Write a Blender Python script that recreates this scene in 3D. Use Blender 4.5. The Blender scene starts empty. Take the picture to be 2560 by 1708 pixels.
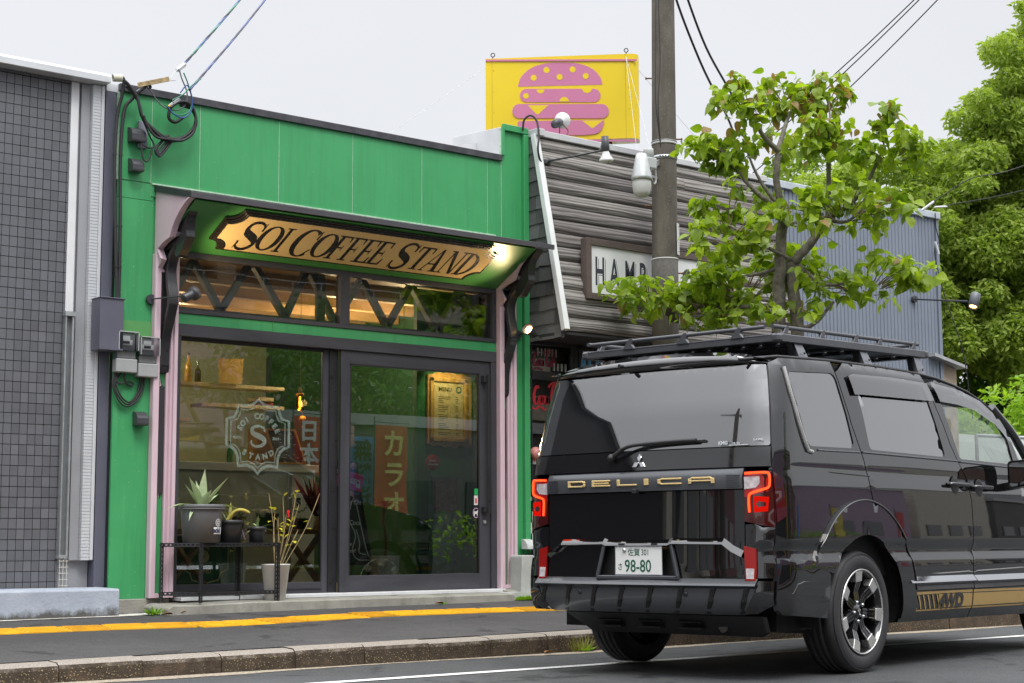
import bpy, bmesh, math, random
from math import sin, cos, pi, radians, sqrt, atan2, hypot
from mathutils import Vector, Matrix, geometry
random.seed(7)
sc = bpy.context.scene
COL = sc.collection

# ------------------------------------------------------------------ camera
cam_d = bpy.data.cameras.new("camera")
cam = bpy.data.objects.new("camera", cam_d)
COL.objects.link(cam)
cam_d.sensor_width = 36.0
cam_d.lens = 4100.0 / 2560.0 * 36.0
cam_d.clip_start = 0.05
cam_d.clip_end = 1500
YAW, PITCH, ROLL = radians(50.5134), radians(7.0249), radians(-0.2527)
Fv = Vector((cos(YAW) * cos(PITCH), sin(YAW) * cos(PITCH), sin(PITCH)))
Rv = Fv.cross(Vector((0, 0, 1))).normalized()
Uv = Rv.cross(Fv)
R2 = Rv * cos(ROLL) + Uv * sin(ROLL)
U2 = -Rv * sin(ROLL) + Uv * cos(ROLL)
mw = Matrix((R2, U2, -Fv)).transposed().to_4x4()
mw.translation = Vector((0, 0, 0.77))
cam.matrix_world = mw
sc.camera = cam

# ------------------------------------------------------------------ world: overcast daylight
world = bpy.data.worlds.new("World")
sc.world = world
world.use_nodes = True
wt = world.node_tree
for n in list(wt.nodes):
    wt.nodes.remove(n)
def wn(t, **k):
    n = wt.nodes.new(t)
    for a, b in k.items():
        setattr(n, a, b)
    return n
SUN_EL, SUN_AZ = radians(58), radians(250)
sky = wn("ShaderNodeTexSky", sky_type='NISHITA')
sky.sun_disc = False
sky.sun_elevation = SUN_EL
sky.sun_rotation = radians(90) - SUN_AZ
bg1 = wn("ShaderNodeBackground")
bg1.inputs[1].default_value = 0.10
wt.links.new(sky.outputs[0], bg1.inputs[0])
tc = wn("ShaderNodeTexCoord")
sep = wn("ShaderNodeSeparateXYZ")
wt.links.new(tc.outputs['Generated'], sep.inputs[0])
ramp = wn("ShaderNodeMapRange", interpolation_type='SMOOTHSTEP')
ramp.inputs[1].default_value = 0.32
ramp.inputs[2].default_value = 0.9
ramp.inputs[3].default_value = 0.66
ramp.inputs[4].default_value = 2.5
wt.links.new(sep.outputs[2], ramp.inputs[0])
nz = wn("ShaderNodeTexNoise")
nz.inputs['Scale'].default_value = 1.6
nz.inputs['Detail'].default_value = 4
wt.links.new(tc.outputs['Generated'], nz.inputs[0])
cr = wn("ShaderNodeMapRange")
cr.inputs[1].default_value = 0.3; cr.inputs[2].default_value = 0.7
cr.inputs[3].default_value = 0.95; cr.inputs[4].default_value = 1.05
wt.links.new(nz.outputs[0], cr.inputs[0])
mul = wn("ShaderNodeMath", operation='MULTIPLY')
wt.links.new(ramp.outputs[0], mul.inputs[0]); wt.links.new(cr.outputs[0], mul.inputs[1])
bg2 = wn("ShaderNodeBackground")
bg2.inputs[0].default_value = (0.925, 0.935, 0.968, 1)
wt.links.new(mul.outputs[0], bg2.inputs[1])
mixw = wn("ShaderNodeMixShader")
mixw.inputs[0].default_value = 0.93
wt.links.new(bg1.outputs[0], mixw.inputs[1]); wt.links.new(bg2.outputs[0], mixw.inputs[2])
wo = wn("ShaderNodeOutputWorld")
wt.links.new(mixw.outputs[0], wo.inputs[0])

# ------------------------------------------------------------------ sun behind the cloud: wide and weak
sun_d = bpy.data.lights.new("sun", 'SUN')
sun_d.energy = 1.4
sun_d.angle = radians(22)
sun_d.color = (1.0, 0.97, 0.93)
sun = bpy.data.objects.new("sun", sun_d)
COL.objects.link(sun)
sd = Vector((cos(SUN_AZ) * cos(SUN_EL), sin(SUN_AZ) * cos(SUN_EL), sin(SUN_EL)))
sun.rotation_euler = sd.to_track_quat('Z', 'Y').to_euler()
sun.location = (0, -10, 30)

sc.view_settings.view_transform = 'Standard'
sc.view_settings.look = 'None'
sc.view_settings.gamma = 1.0
sc.view_settings.use_curve_mapping = False
sc.view_settings.exposure = 0.5
sc.cycles.max_bounces = 10
sc.cycles.transparent_max_bounces = 24
sc.cycles.caustics_reflective = False
sc.cycles.caustics_refractive = False
sc.cycles.sample_clamp_indirect = 6.0

# ------------------------------------------------------------------ helpers: materials
MATS = {}
class NT:
    def __init__(s, name):
        s.m = bpy.data.materials.new(name); s.m.use_nodes = True
        s.t = s.m.node_tree
        for n in list(s.t.nodes): s.t.nodes.remove(n)
        s.o = s.n("ShaderNodeOutputMaterial")
        MATS[name] = s.m
    def n(s, t, ins=None, **k):
        n = s.t.nodes.new(t)
        for a, b in k.items(): setattr(n, a, b)
        if ins:
            for a, b in ins.items():
                if hasattr(b, 'is_output') or isinstance(b, bpy.types.NodeSocket): s.t.links.new(b, n.inputs[a])
                else: n.inputs[a].default_value = b
        return n
    def l(s, a, b): s.t.links.new(a, b)
    def coord(s, scale=(1, 1, 1), rnd=False, rot=(0, 0, 0)):
        c = s.n("ShaderNodeTexCoord")
        mp = s.n("ShaderNodeMapping", {0: c.outputs['Object']})
        mp.inputs['Scale'].default_value = scale
        mp.inputs['Rotation'].default_value = rot
        if rnd:
            oi = s.n("ShaderNodeObjectInfo")
            mm = s.n("ShaderNodeMath", {0: oi.outputs['Random'], 1: 37.0}, operation='MULTIPLY')
            cb = s.n("ShaderNodeCombineXYZ", {0: mm.outputs[0], 1: mm.outputs[0], 2: mm.outputs[0]})
            s.l(cb.outputs[0], mp.inputs['Location'])
        return mp.outputs[0]
    def noise(s, co, scale, detail=4, rough=.55, dist=0):
        return s.n("ShaderNodeTexNoise", {0: co, 'Scale': scale, 'Detail': detail, 'Roughness': rough, 'Distortion': dist}).outputs[0]
    def ramp(s, fac, stops):
        r = s.n("ShaderNodeValToRGB", {0: fac})
        e = r.color_ramp.elements
        while len(e) < len(stops): e.new(0.5)
        for i, (p, c) in enumerate(stops):
            e[i].position = p; e[i].color = (c[0], c[1], c[2], 1)
        return r.outputs[0]
    def rng(s, v, a, b, c, d):
        return s.n("ShaderNodeMapRange", {0: v, 1: a, 2: b, 3: c, 4: d}).outputs[0]
    def mix(s, f, a, b, bt='MIX'):
        m = s.n("ShaderNodeMix", data_type='RGBA', blend_type=bt)
        for i, v in ((0, f), (6, a), (7, b)):
            if isinstance(v, bpy.types.NodeSocket): s.l(v, m.inputs[i])
            else: m.inputs[i].default_value = v if i == 0 else (v[0], v[1], v[2], 1)
        return m.outputs[2]
    def bump(s, h, strength=.3, dist=.01):
        return s.n("ShaderNodeBump", {'Height': h, 'Strength': strength, 'Distance': dist}).outputs[0]
    def bsdf(s, col, rough=.5, metal=0, normal=None, spec=.5, coat=0, **k):
        b = s.n("ShaderNodeBsdfPrincipled")
        for i, v in (('Base Color', col), ('Roughness', rough), ('Metallic', metal), ('Specular IOR Level', spec), ('Coat Weight', coat)):
            if isinstance(v, bpy.types.NodeSocket): s.l(v, b.inputs[i])
            else: b.inputs[i].default_value = (v[0], v[1], v[2], 1) if i == 'Base Color' else v
        if normal is not None: s.l(normal, b.inputs['Normal'])
        for a, v in k.items():
            a = a.replace('_', ' ')
            if isinstance(v, bpy.types.NodeSocket): s.l(v, b.inputs[a])
            else: b.inputs[a].default_value = v
        s.l(b.outputs[0], s.o.inputs[0])
        return b

def simple(name, col, rough=.5, metal=0, var=.12, scale=6, bump=0, bscale=80, rnd=False, coat=0, spec=.5, dirt=None, stretch=(1, 1, 1)):
    if name in MATS: return MATS[name]
    t = NT(name)
    co = t.coord(stretch, rnd)
    n = t.noise(co, scale, 5)
    lo = [c * (1 - var) for c in col]; hi = [min(1, c * (1 + var)) for c in col]
    c = t.ramp(n, [(.3, lo), (.7, hi)])
    if rnd:
        oi = t.n("ShaderNodeObjectInfo")
        k = t.rng(oi.outputs['Random'], 0, 1, 1 - var * 1.3, 1 + var * 1.3)
        hs = t.n("ShaderNodeHueSaturation", {'Color': c, 'Value': k, 'Hue': .5, 'Saturation': 1.0})
        c = hs.outputs[0]
    if dirt:
        d = t.noise(t.coord((1, 1, .35)), 3.2, 7, .7)
        f = t.rng(d, dirt[1], dirt[1] + .18, 0, dirt[2] if len(dirt) > 2 else .8)
        c = t.mix(f, c, dirt[0])
    r = t.rng(t.noise(co, scale * 2.3, 3), .3, .7, max(0, rough - .07), min(1, rough + .07))
    nm = None
    if bump:
        nm = t.bump(t.noise(t.coord(stretch, rnd), bscale, 6, .65), bump, .01)
    t.bsdf(c, r, metal, nm, spec, coat)
    return t.m

def emit(name, col, strength):
    if name in MATS: return MATS[name]
    t = NT(name)
    e = t.n("ShaderNodeEmission", {0: (col[0], col[1], col[2], 1), 1: strength})
    t.l(e.outputs[0], t.o.inputs[0])
    return t.m

def glass(name, tint=(.93, .97, .95), boost=1.0, dark=0.0, rough=0.0, ior=1.5):
    if name in MATS: return MATS[name]
    t = NT(name)
    fr = t.n("ShaderNodeFresnel", {'IOR': ior})
    f = t.n("ShaderNodeMath", {0: fr.outputs[0], 1: boost}, operation='MULTIPLY', use_clamp=True)
    tr = t.n("ShaderNodeBsdfTransparent", {0: (tint[0] * (1 - dark), tint[1] * (1 - dark), tint[2] * (1 - dark), 1)})
    wob = t.bump(t.noise(t.coord(), 1.3, 2), .03, .012)
    gl = t.n("ShaderNodeBsdfGlossy", {0: (1, 1, 1, 1), 1: rough, 'Normal': wob})
    mx = t.n("ShaderNodeMixShader", {0: f.outputs[0], 1: tr.outputs[0], 2: gl.outputs[0]})
    t.l(mx.outputs[0], t.o.inputs[0])
    return t.m

# ------------------------------------------------------------------ helpers: meshes
class MB:
    def __init__(s): s.v = []; s.f = []; s.sm = []
    def add(s, vs, fs, smooth=False):
        o = len(s.v); s.v += [tuple(v) for v in vs]
        s.f += [tuple(i + o for i in f) for f in fs]; s.sm += [smooth] * len(fs)
        return s
    def box(s, x0, x1, y0, y1, z0, z1):
        return s.add([(x0, y0, z0), (x1, y0, z0), (x1, y1, z0), (x0, y1, z0), (x0, y0, z1), (x1, y0, z1), (x1, y1, z1), (x0, y1, z1)],
                     [(0, 3, 2, 1), (4, 5, 6, 7), (0, 1, 5, 4), (1, 2, 6, 5), (2, 3, 7, 6), (3, 0, 4, 7)])
    def obox(s, c, sz, rot):
        m = Matrix.Translation(c) @ rot.to_4x4()
        a, b, d = sz[0] / 2, sz[1] / 2, sz[2] / 2
        vs = [m @ Vector(q) for q in [(-a, -b, -d), (a, -b, -d), (a, b, -d), (-a, b, -d), (-a, -b, d), (a, -b, d), (a, b, d), (-a, b, d)]]
        return s.add(vs, [(0, 3, 2, 1), (4, 5, 6, 7), (0, 1, 5, 4), (1, 2, 6, 5), (2, 3, 7, 6), (3, 0, 4, 7)])
    def bar(s, p0, p1, w, d, up=(0, 0, 1)):
        p0 = Vector(p0); p1 = Vector(p1); ax = (p1 - p0); L = ax.length; ax.normalize()
        up = Vector(up); sd_ = ax.cross(up)
        if sd_.length < 1e-4: sd_ = ax.cross(Vector((1, 0, 0)))
        sd_.normalize(); u = sd_.cross(ax)
        rot = Matrix((ax, sd_, u)).transposed()
        return s.obox((p0 + p1) / 2, (L, w, d), rot)
    def cyl(s, p0, p1, r0, r1=None, n=14, caps=True, smooth=True):
        r1 = r0 if r1 is None else r1
        return s.tube([p0, p1], [r0, r1], n, caps, smooth)
    def tube(s, pts, r, n=8, caps=True, smooth=True):
        pts = [Vector(p) for p in pts]
        rs = r if isinstance(r, (list, tuple)) else [r] * len(pts)
        vs = []; fs = []
        prev = None
        for i, p in enumerate(pts):
            d = (pts[min(i + 1, len(pts) - 1)] - pts[max(i - 1, 0)])
            if d.length < 1e-9: d = Vector((0, 0, 1))
            d.normalize()
            if prev is None:
                a = d.orthogonal().normalized()
            else:
                a = prev - d * prev.dot(d)
                a = a.normalized() if a.length > 1e-6 else d.orthogonal().normalized()
            prev = a; b = d.cross(a)
            for k in range(n):
                an = 2 * pi * k / n
                vs.append(p + (a * cos(an) + b * sin(an)) * rs[i])
        for i in range(len(pts) - 1):
            for k in range(n):
                fs.append((i * n + k, i * n + (k + 1) % n, (i + 1) * n + (k + 1) % n, (i + 1) * n + k))
        s.add(vs, fs, smooth)
        if caps:
            s.add([vs[k] for k in range(n)], [tuple(reversed(range(n)))])
            s.add([vs[(len(pts) - 1) * n + k] for k in range(n)], [tuple(range(n))])
        return s
    def lathe(s, prof, c=(0, 0, 0), n=24, rot=None, smooth=True):
        # prof: (r, z) list ; axis z
        vs = []; fs = []
        for r, z in prof:
            for k in range(n):
                an = 2 * pi * k / n
                v = Vector((r * cos(an), r * sin(an), z))
                if rot: v = rot @ v
                vs.append(v + Vector(c))
        for i in range(len(prof) - 1):
            for k in range(n):
                fs.append((i * n + k, i * n + (k + 1) % n, (i + 1) * n + (k + 1) % n, (i + 1) * n + k))
        return s.add(vs, fs, smooth)
    def prism(s, poly, fn0, fn1):
        # polygon (list of 2d) mapped by fn0 and fn1 to two faces
        n = len(poly)
        tri = geometry.tessellate_polygon([[Vector((p[0], p[1], 0)) for p in poly]])
        a = [fn0(*p) for p in poly]; b = [fn1(*p) for p in poly]
        ar = sum(poly[i][0] * poly[(i + 1) % n][1] - poly[(i + 1) % n][0] * poly[i][1] for i in range(n))
        fs = []
        for t in tri:
            fs.append(tuple(t)); fs.append(tuple(i + n for i in reversed(t)))
        fs += [(i, (i + 1) % n, (i + 1) % n + n, i + n) for i in range(n)]
        return s.add(a + b, fs)
    def build(s, name, mat, parent=None, bev=0, smooth=None, kind=None, label=None, local=False, seg=1):
        me = bpy.data.meshes.new(name)
        off = Vector((0, 0, 0))
        if parent is not None and not local: off = Vector(parent.get('_o', (0, 0, 0)))
        elif parent is None and s.v and not local:
            xs = [v[0] for v in s.v]; ys = [v[1] for v in s.v]; zs = [v[2] for v in s.v]
            off = Vector(((min(xs) + max(xs)) / 2, (min(ys) + max(ys)) / 2, min(zs)))
        me.from_pydata([(v[0] - off[0], v[1] - off[1], v[2] - off[2]) for v in s.v], [], s.f)
        for i, p in enumerate(me.polygons):
            p.use_smooth = s.sm[i] if smooth is None else smooth
        bm = bmesh.new(); bm.from_mesh(me)
        bmesh.ops.recalc_face_normals(bm, faces=bm.faces)
        bm.to_mesh(me); bm.free()
        me.materials.append(mat)
        o = bpy.data.objects.new(name, me)
        COL.objects.link(o)
        if parent is not None:
            o.parent = parent
            o['_o'] = tuple(off)
        else:
            o.location = off; o['_o'] = tuple(off)
        if bev:
            b = o.modifiers.new("bevel", 'BEVEL'); b.width = bev; b.segments = seg; b.limit_method = 'ANGLE'; b.angle_limit = radians(40)
            b.harden_normals = False
        if kind: o['kind'] = kind
        if label: o['label'] = label
        return o

def thing(name, label, cat, loc=(0, 0, 0), group=None, kind=None):
    o = bpy.data.objects.new(name, None); COL.objects.link(o)
    o.empty_display_size = .1
    o.location = loc; o['_o'] = tuple(loc)
    o['label'] = label
    if kind: o['kind'] = kind
    else: o['category'] = cat
    if group: o['group'] = group
    return o
def tag(o, label, cat, group=None):
    o['label'] = label; o['category'] = cat
    if group: o['group'] = group
    return o
def struct(o): o['kind'] = 'structure'; return o
def inst(src, name, parent, loc=None, rotz=0, scale=None):
    o = src.copy(); o.name = name; COL.objects.link(o)
    if parent is not None: o.parent = parent
    if loc is not None: o.location = loc
    o.rotation_euler = (0, 0, rotz)
    if scale: o.scale = scale
    return o
def dup(root, loc, rotz=None, label=None, group=None):
    r = root.copy(); COL.objects.link(r); r.location = loc
    if rotz is not None: r.rotation_euler = (0, 0, rotz)
    if label: r['label'] = label
    if group: r['group'] = group
    for ch in list(root.children):
        c = ch.copy(); COL.objects.link(c); c.parent = r
        for g in list(ch.children):
            d = g.copy(); COL.objects.link(d); d.parent = c
    return r

def smooth_path(pts, n=6):
    pts = [Vector(p) for p in pts]
    out = []
    P = [pts[0] * 2 - pts[1]] + pts + [pts[-1] * 2 - pts[-2]]
    for i in range(1, len(P) - 2):
        for k in range(n):
            t = k / n
            a, b, c, d = P[i - 1], P[i], P[i + 1], P[i + 2]
            out.append(.5 * ((2 * b) + (c - a) * t + (2 * a - 5 * b + 4 * c - d) * t * t + (-a + 3 * b - 3 * c + d) * t ** 3))
    out.append(pts[-1])
    return out
def sm2(pts, n=6):
    return [(p.x, p.y) for p in smooth_path([(a, b, 0) for a, b in pts], n)]

# text -> mesh (built-in fonts only)
def text_mb(txt, size, fn, depth=.002, bold=0.0, shear=0.0, sx=1.0, align='LEFT', space=1.0):
    cu = bpy.data.curves.new("txt", 'FONT')
    cu.body = txt; cu.size = size; cu.offset = bold; cu.shear = shear
    cu.align_x = align; cu.space_character = space; cu.resolution_u = 3
    cu.fill_mode = 'FRONT'
    o = bpy.data.objects.new("txt", cu); COL.objects.link(o)
    dg = bpy.context.evaluated_depsgraph_get()
    me = bpy.data.meshes.new_from_object(o.evaluated_get(dg))
    mb = MB()
    if len(me.vertices):
        vs = [(v.co.x * sx, v.co.y) for v in me.vertices]
        mb.add([fn(x, y, depth) for x, y in vs], [tuple(p.vertices) for p in me.polygons])
    bpy.data.objects.remove(o); bpy.data.curves.remove(cu); bpy.data.meshes.remove(me)
    return mb
# broad-nib stroke lettering: list of strokes; each = (points, thick, thin) in a 2D em space
def ribbon(mb, pts, fn, wfun, depth, closed=False):
    n = len(pts); L = []; Rr = []
    for i in range(n):
        a = pts[i - 1] if (i > 0 or closed) else pts[0]
        b = pts[(i + 1) % n] if (i < n - 1 or closed) else pts[-1]
        dx, dy = b[0] - a[0], b[1] - a[1]; l = hypot(dx, dy) or 1
        dx /= l; dy /= l
        w = wfun(i / (n - 1 if n > 1 else 1), dx, dy) / 2
        L.append((pts[i][0] - dy * w, pts[i][1] + dx * w)); Rr.append((pts[i][0] + dy * w, pts[i][1] - dx * w))
    vs = [fn(x, y, depth) for x, y in L] + [fn(x, y, depth) for x, y in Rr]
    m = n if closed else n - 1
    mb.add(vs, [(i, (i + 1) % n, (i + 1) % n + n, i + n) for i in range(m)])
# ------------------------------------------------------------------ materials
def m_asphalt(name, base, warm=(.1, .09, .07), speck=.5, sc_=260):
    t = NT(name); co = t.coord()
    n1 = t.noise(co, .55, 5, .6); n2 = t.noise(co, 5, 6, .7); n3 = t.noise(co, sc_, 2, .5)
    c = t.ramp(n1, [(.3, [b * .70 for b in base]), (.5, base), (.72, [b * 1.35 for b in base])])
    c = t.mix(t.rng(n2, .35, .75, 0, .35), c, warm)
    vo = t.n("ShaderNodeTexVoronoi", {0: co, 'Scale': sc_ * .55})
    c = t.mix(t.rng(vo.outputs['Distance'], 0, .35, speck, 0), c, [b * 2.6 for b in base])
    c = t.mix(t.rng(n3, .58, .7, 0, .55), c, [b * .45 for b in base])
    # cracks and tar joints
    v2 = t.n("ShaderNodeTexVoronoi", {0: co, 'Scale': .55}, feature='DISTANCE_TO_EDGE')
    w = t.noise(co, 3, 6, .75)
    cc = t.n("ShaderNodeMath", {0: v2.outputs['Distance'], 1: t.rng(w, .3, .7, -.06, .07)}, operation='ADD')
    c = t.mix(t.rng(cc.outputs[0], 0, .010, .75, 0), c, [b * .35 for b in base])
    nm = t.bump(t.n("ShaderNodeMath", {0: n3, 1: vo.outputs['Distance']}, operation='ADD').outputs[0], .55, .006)
    t.bsdf(c, t.rng(n2, .3, .7, .62, .85), 0, nm, .4)
    return t.m
ROAD = m_asphalt("road_asphalt", (.055, .059, .063), (.09, .083, .066), .9, 95)
WALK = m_asphalt("pavement_asphalt", (.064, .062, .062), (.045, .042, .040), .7, 130)
def m_kerb():
    t = NT("kerb_concrete"); co = t.coord((1, 1, 1), True)
    n = t.noise(co, 7, 6, .7)
    c = t.ramp(n, [(.3, (.035, .026, .018)), (.55, (.075, .055, .038)), (.75, (.13, .085, .05))])
    vo = t.n("ShaderNodeTexVoronoi", {0: co, 'Scale': 62}); 
    sp = t.n("ShaderNodeMath", {0: t.rng(vo.outputs['Distance'], .0, .34, 1, 0), 1: t.rng(vo.outputs['Color'], .25, .6, 0, 1)}, operation='MULTIPLY')
    c = t.mix(sp.outputs[0], c, (.50, .40, .22))
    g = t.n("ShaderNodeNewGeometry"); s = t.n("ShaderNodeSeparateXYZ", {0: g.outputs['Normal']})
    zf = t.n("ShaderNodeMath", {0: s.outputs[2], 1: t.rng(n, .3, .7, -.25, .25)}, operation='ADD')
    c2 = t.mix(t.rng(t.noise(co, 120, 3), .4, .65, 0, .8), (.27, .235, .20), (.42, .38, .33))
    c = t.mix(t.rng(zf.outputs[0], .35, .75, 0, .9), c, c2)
    t.bsdf(c, .85, 0, t.bump(t.n("ShaderNodeMath", {0: sp.outputs[0], 1: t.noise(co, 90, 4)}, operation='ADD').outputs[0], .7, .008), .3)
    return t.m
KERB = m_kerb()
LINE_W = simple("road_paint_white", (.72, .72, .70), .7, var=.1, scale=30, bump=.3, bscale=200, dirt=((.2, .2, .19), .62, .7))
YEL = simple("tactile_yellow", (.72, .38, .012), .6, var=.16, scale=9, bump=.25, bscale=150, rnd=True, dirt=((.30, .17, .03), .58, .6))
CONC = simple("concrete", (.30, .29, .25), .85, var=.22, scale=4, bump=.4, bscale=60, dirt=((.12, .105, .07), .52, .75))
CONC_L = simple("pale_concrete", (.44, .45, .43), .85, var=.12, scale=5, bump=.35, bscale=50, dirt=((.25, .24, .2), .64, .6))
MORTAR = simple("grout", (.022, .021, .026), .9, var=.1)
GREYTILE = simple("grey_wall_tile", (.118, .122, .134), .40, var=.10, scale=3, bump=.12, bscale=40, rnd=True)
ALU = simple("pale_aluminium", (.63, .65, .67), .38, .2, var=.05, scale=3, bump=.05, bscale=20, dirt=((.35, .35, .34), .66, .5))
ALU_D = simple("grey_aluminium", (.36, .37, .39), .4, .2, var=.06, scale=3)
NAVY = simple("navy_grey_panel", (.105, .108, .145), .45, var=.08, scale=3, bump=.05)
def m_green():
    t = NT("green_wall_paint"); co = t.coord()
    c = t.ramp(t.noise(co, .9, 5, .6), [(.3, (.040, .295, .098)), (.7, (.058, .355, .130))])
    st = t.noise(t.coord((7, 7, .35)), 2.2, 5, .7)
    c = t.mix(t.rng(st, .50, .72, 0, .38), c, (.030, .19, .075))
    st2 = t.noise(t.coord((11, 11, .6)), 3.1, 4, .6)
    c = t.mix(t.rng(st2, .58, .74, 0, .30), c, (.13, .42, .21))
    sp = t.noise(co, 55, 2, .4)
    c = t.mix(t.rng(sp, .73, .76, 0, .6), c, (.30, .50, .34))
    nm = t.bump(t.n("ShaderNodeMath", {0: t.noise(co, 2.2, 3), 1: t.rng(t.noise(co, 180, 3), 0, 1, 0, .25)}, operation='ADD').outputs[0], .16, .02)
    t.bsdf(c, t.rng(t.noise(co, 5, 4), .3, .7, .38, .56), 0, nm, .5); return t.m
GREEN = m_green()
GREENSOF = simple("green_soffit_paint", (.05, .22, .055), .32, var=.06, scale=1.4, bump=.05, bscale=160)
SEAM = simple("pale_seam_filler", (.42, .60, .44), .7, var=.2, scale=30)
BLK = simple("black_satin_trim", (.022, .022, .025), .33, var=.2, scale=5, bump=.08, bscale=50, coat=.25)
CHAR = simple("charcoal_stained_wood", (.045, .046, .055), .48, var=.28, scale=6, bump=.25, bscale=40, stretch=(.15, 1, 1))
CHARV = simple("charcoal_stained_wood_upright", (.045, .046, .055), .48, var=.28, scale=6, bump=.25, bscale=40, stretch=(1, 1, .15))
PINK = simple("pale_pink_paint", (.63, .47, .53), .5, var=.05, scale=3, bump=.1, bscale=90)
FLASH = simple("grey_flashing", (.55, .56, .57), .55, .1, var=.08, scale=4, dirt=((.24, .22, .19), .60, .7))
CAPB = simple("black_capping", (.05, .05, .058), .5, var=.35, scale=14, bump=.2, bscale=30)
RUB = simple("black_rubber", (.022, .022, .024), .6, var=.15, bump=.1, bscale=90)
STEELG = simple("galvanised_steel", (.48, .50, .50), .4, .7, var=.15, scale=12)
RUST = simple("rusty_steel", (.20, .09, .045), .8, .2, var=.35, scale=14, bump=.3)

# ------------------------------------------------------------------ ground, road, pavement, kerb
g = MB(); g.add([(-400, -400, -.12), (600, -400, -.12), (600, 600, -.12), (-400, 600, -.12)], [(0, 1, 2, 3)])
struct(g.build("ground", simple("dark_soil", (.09, .085, .07), .95, var=.3, scale=.4)))
def road_z(y):
    if y > 3: return .017 - .0085 * (y - 6.16)
    return .0437 - .0085 * (3 - y) * .6
r = MB()
for x0 in range(-60, 160, 10):
    ys = [-2.2, 0, 3, 6.16, 8.95, 9.02]
    for a, b in zip(ys, ys[1:]):
        r.add([(x0, a, road_z(a)), (x0 + 10, a, road_z(a)), (x0 + 10, b, road_z(b)), (x0, b, road_z(b))], [(0, 1, 2, 3)])
struct(r.build("road", ROAD))
ln = MB()
for x0 in range(-60, 150, 5):
    ln.add([(x0, 7.775, road_z(7.775) + .004), (x0 + 5, 7.775, road_z(7.775) + .004), (x0 + 5, 7.89, road_z(7.89) + .004), (x0, 7.89, road_z(7.89) + .004)], [(0, 1, 2, 3)])
struct(ln.build("edge_line", LINE_W))
ln = MB()
for x0 in range(-60, 150, 10):
    ln.add([(x0, 3.0, road_z(3) + .004), (x0 + 5, 3.0, road_z(3) + .004), (x0 + 5, 3.14, road_z(3.14) + .004), (x0, 3.14, road_z(3.14) + .004)], [(0, 1, 2, 3)])
struct(ln.build("centre_line", LINE_W))
# gutter grit strip
GRIT = simple("gutter_grit", (.33, .28, .21), .95, var=.35, scale=40, bump=.5, bscale=140)
gr = MB(); random.seed(5)
prev = None
for i in range(0, 330):
    x = 2 + i * .08; w = .10 + .07 * sin(x * 1.7) + random.uniform(-.018, .018)
    cur = (x, 8.94, 8.94 - max(.02, w))
    if prev: gr.add([(prev[0], prev[2], road_z(prev[2]) + .003), (cur[0], cur[2], road_z(cur[2]) + .003), (cur[0], cur[1], road_z(8.94) + .006), (prev[0], prev[1], road_z(8.94) + .006)], [(0, 1, 2, 3)])
    prev = cur
struct(gr.build("gutter_grit", GRIT))
def pave_z(x, y):
    xx = min(max(x, -6), 16)
    return .132 + .007 * (xx - 7.8) + .058 * (min(y, 11.4) - 8.95)
pv = MB()
xs = [-60, -20, -6] + [-5 + i for i in range(0, 21)] + [40, 160]
ys = [9.10, 9.7, 10.3, 10.9, 11.4, 13.0]
idx = {}
vs = []
for i, x in enumerate(xs):
    for j, y in enumerate(ys):
        idx[i, j] = len(vs); vs.append((x, y, pave_z(x, y) + random.uniform(-.0015, .0015)))
fs = [(idx[i, j], idx[i + 1, j], idx[i + 1, j + 1], idx[i, j + 1]) for i in range(len(xs) - 1) for j in range(len(ys) - 1)]
pv.add(vs, fs)
pavement = struct(pv.build("pavement", WALK))
# thin pale mortar line where the pavement meets the buildings
ml = MB(); prev = None; random.seed(8)
for i in range(0, 56):
    x = 3 + i * .13; w = .028 + random.uniform(-.012, .014)
    cur = (x, 11.29, 11.28 - w)
    if prev: ml.add([(prev[0], prev[2], pave_z(prev[0], prev[2]) + .004), (cur[0], cur[2], pave_z(cur[0], cur[2]) + .004), (cur[0], cur[1] + .1, pave_z(*cur[:2]) + .010), (prev[0], prev[1] + .1, pave_z(*prev[:2]) + .010)], [(0, 1, 2, 3)])
    prev = cur
struct(ml.build("mortar_line", simple("pale_mortar", (.55, .53, .48), .9, var=.25, scale=20)))
# kerb stones
kroot = thing("kerb", "", "", (0, 8.95, 0), kind='structure'); del kroot['label']
for k in range(-8, 30):
    x0 = 5.08 + .5235 * k; x1 = x0 + .5175
    zt = lambda x: .132 + .007 * (min(max(x, -6), 16) - 7.8)
    b = MB(); dy = random.uniform(-.004, .004); dz = random.uniform(-.004, .004)
    prof = [(8.945, -.08), (8.953, zt(x0) - .035), (8.962, zt(x0) - .014), (8.985, zt(x0)), (9.10, zt(x0) + .006), (9.10, -.08)]
    n = len(prof)
    va = [(x0, y + dy, z + dz) for y, z in prof]; vb = [(x1, y + dy, z + dz + .0035 * (z > 0)) for y, z in prof]
    b.add(va + vb, [(i, (i + 1) % n, (i + 1) % n + n, i + n) for i in range(n)] + [tuple(range(n)), tuple(range(n, 2 * n))])
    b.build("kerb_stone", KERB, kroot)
bk = MB(); bk.box(-60, 160, 8.99, 9.10, -.1, .09); bk.build("kerb_bed", MORTAR, kroot)
for xa, xb in ((-60, .88), (20.8, 160)):
    b = MB(); b.box(xa, xb, 8.95, 9.10, -.08, .13); b.build("kerb_run", KERB, kroot)
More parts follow.
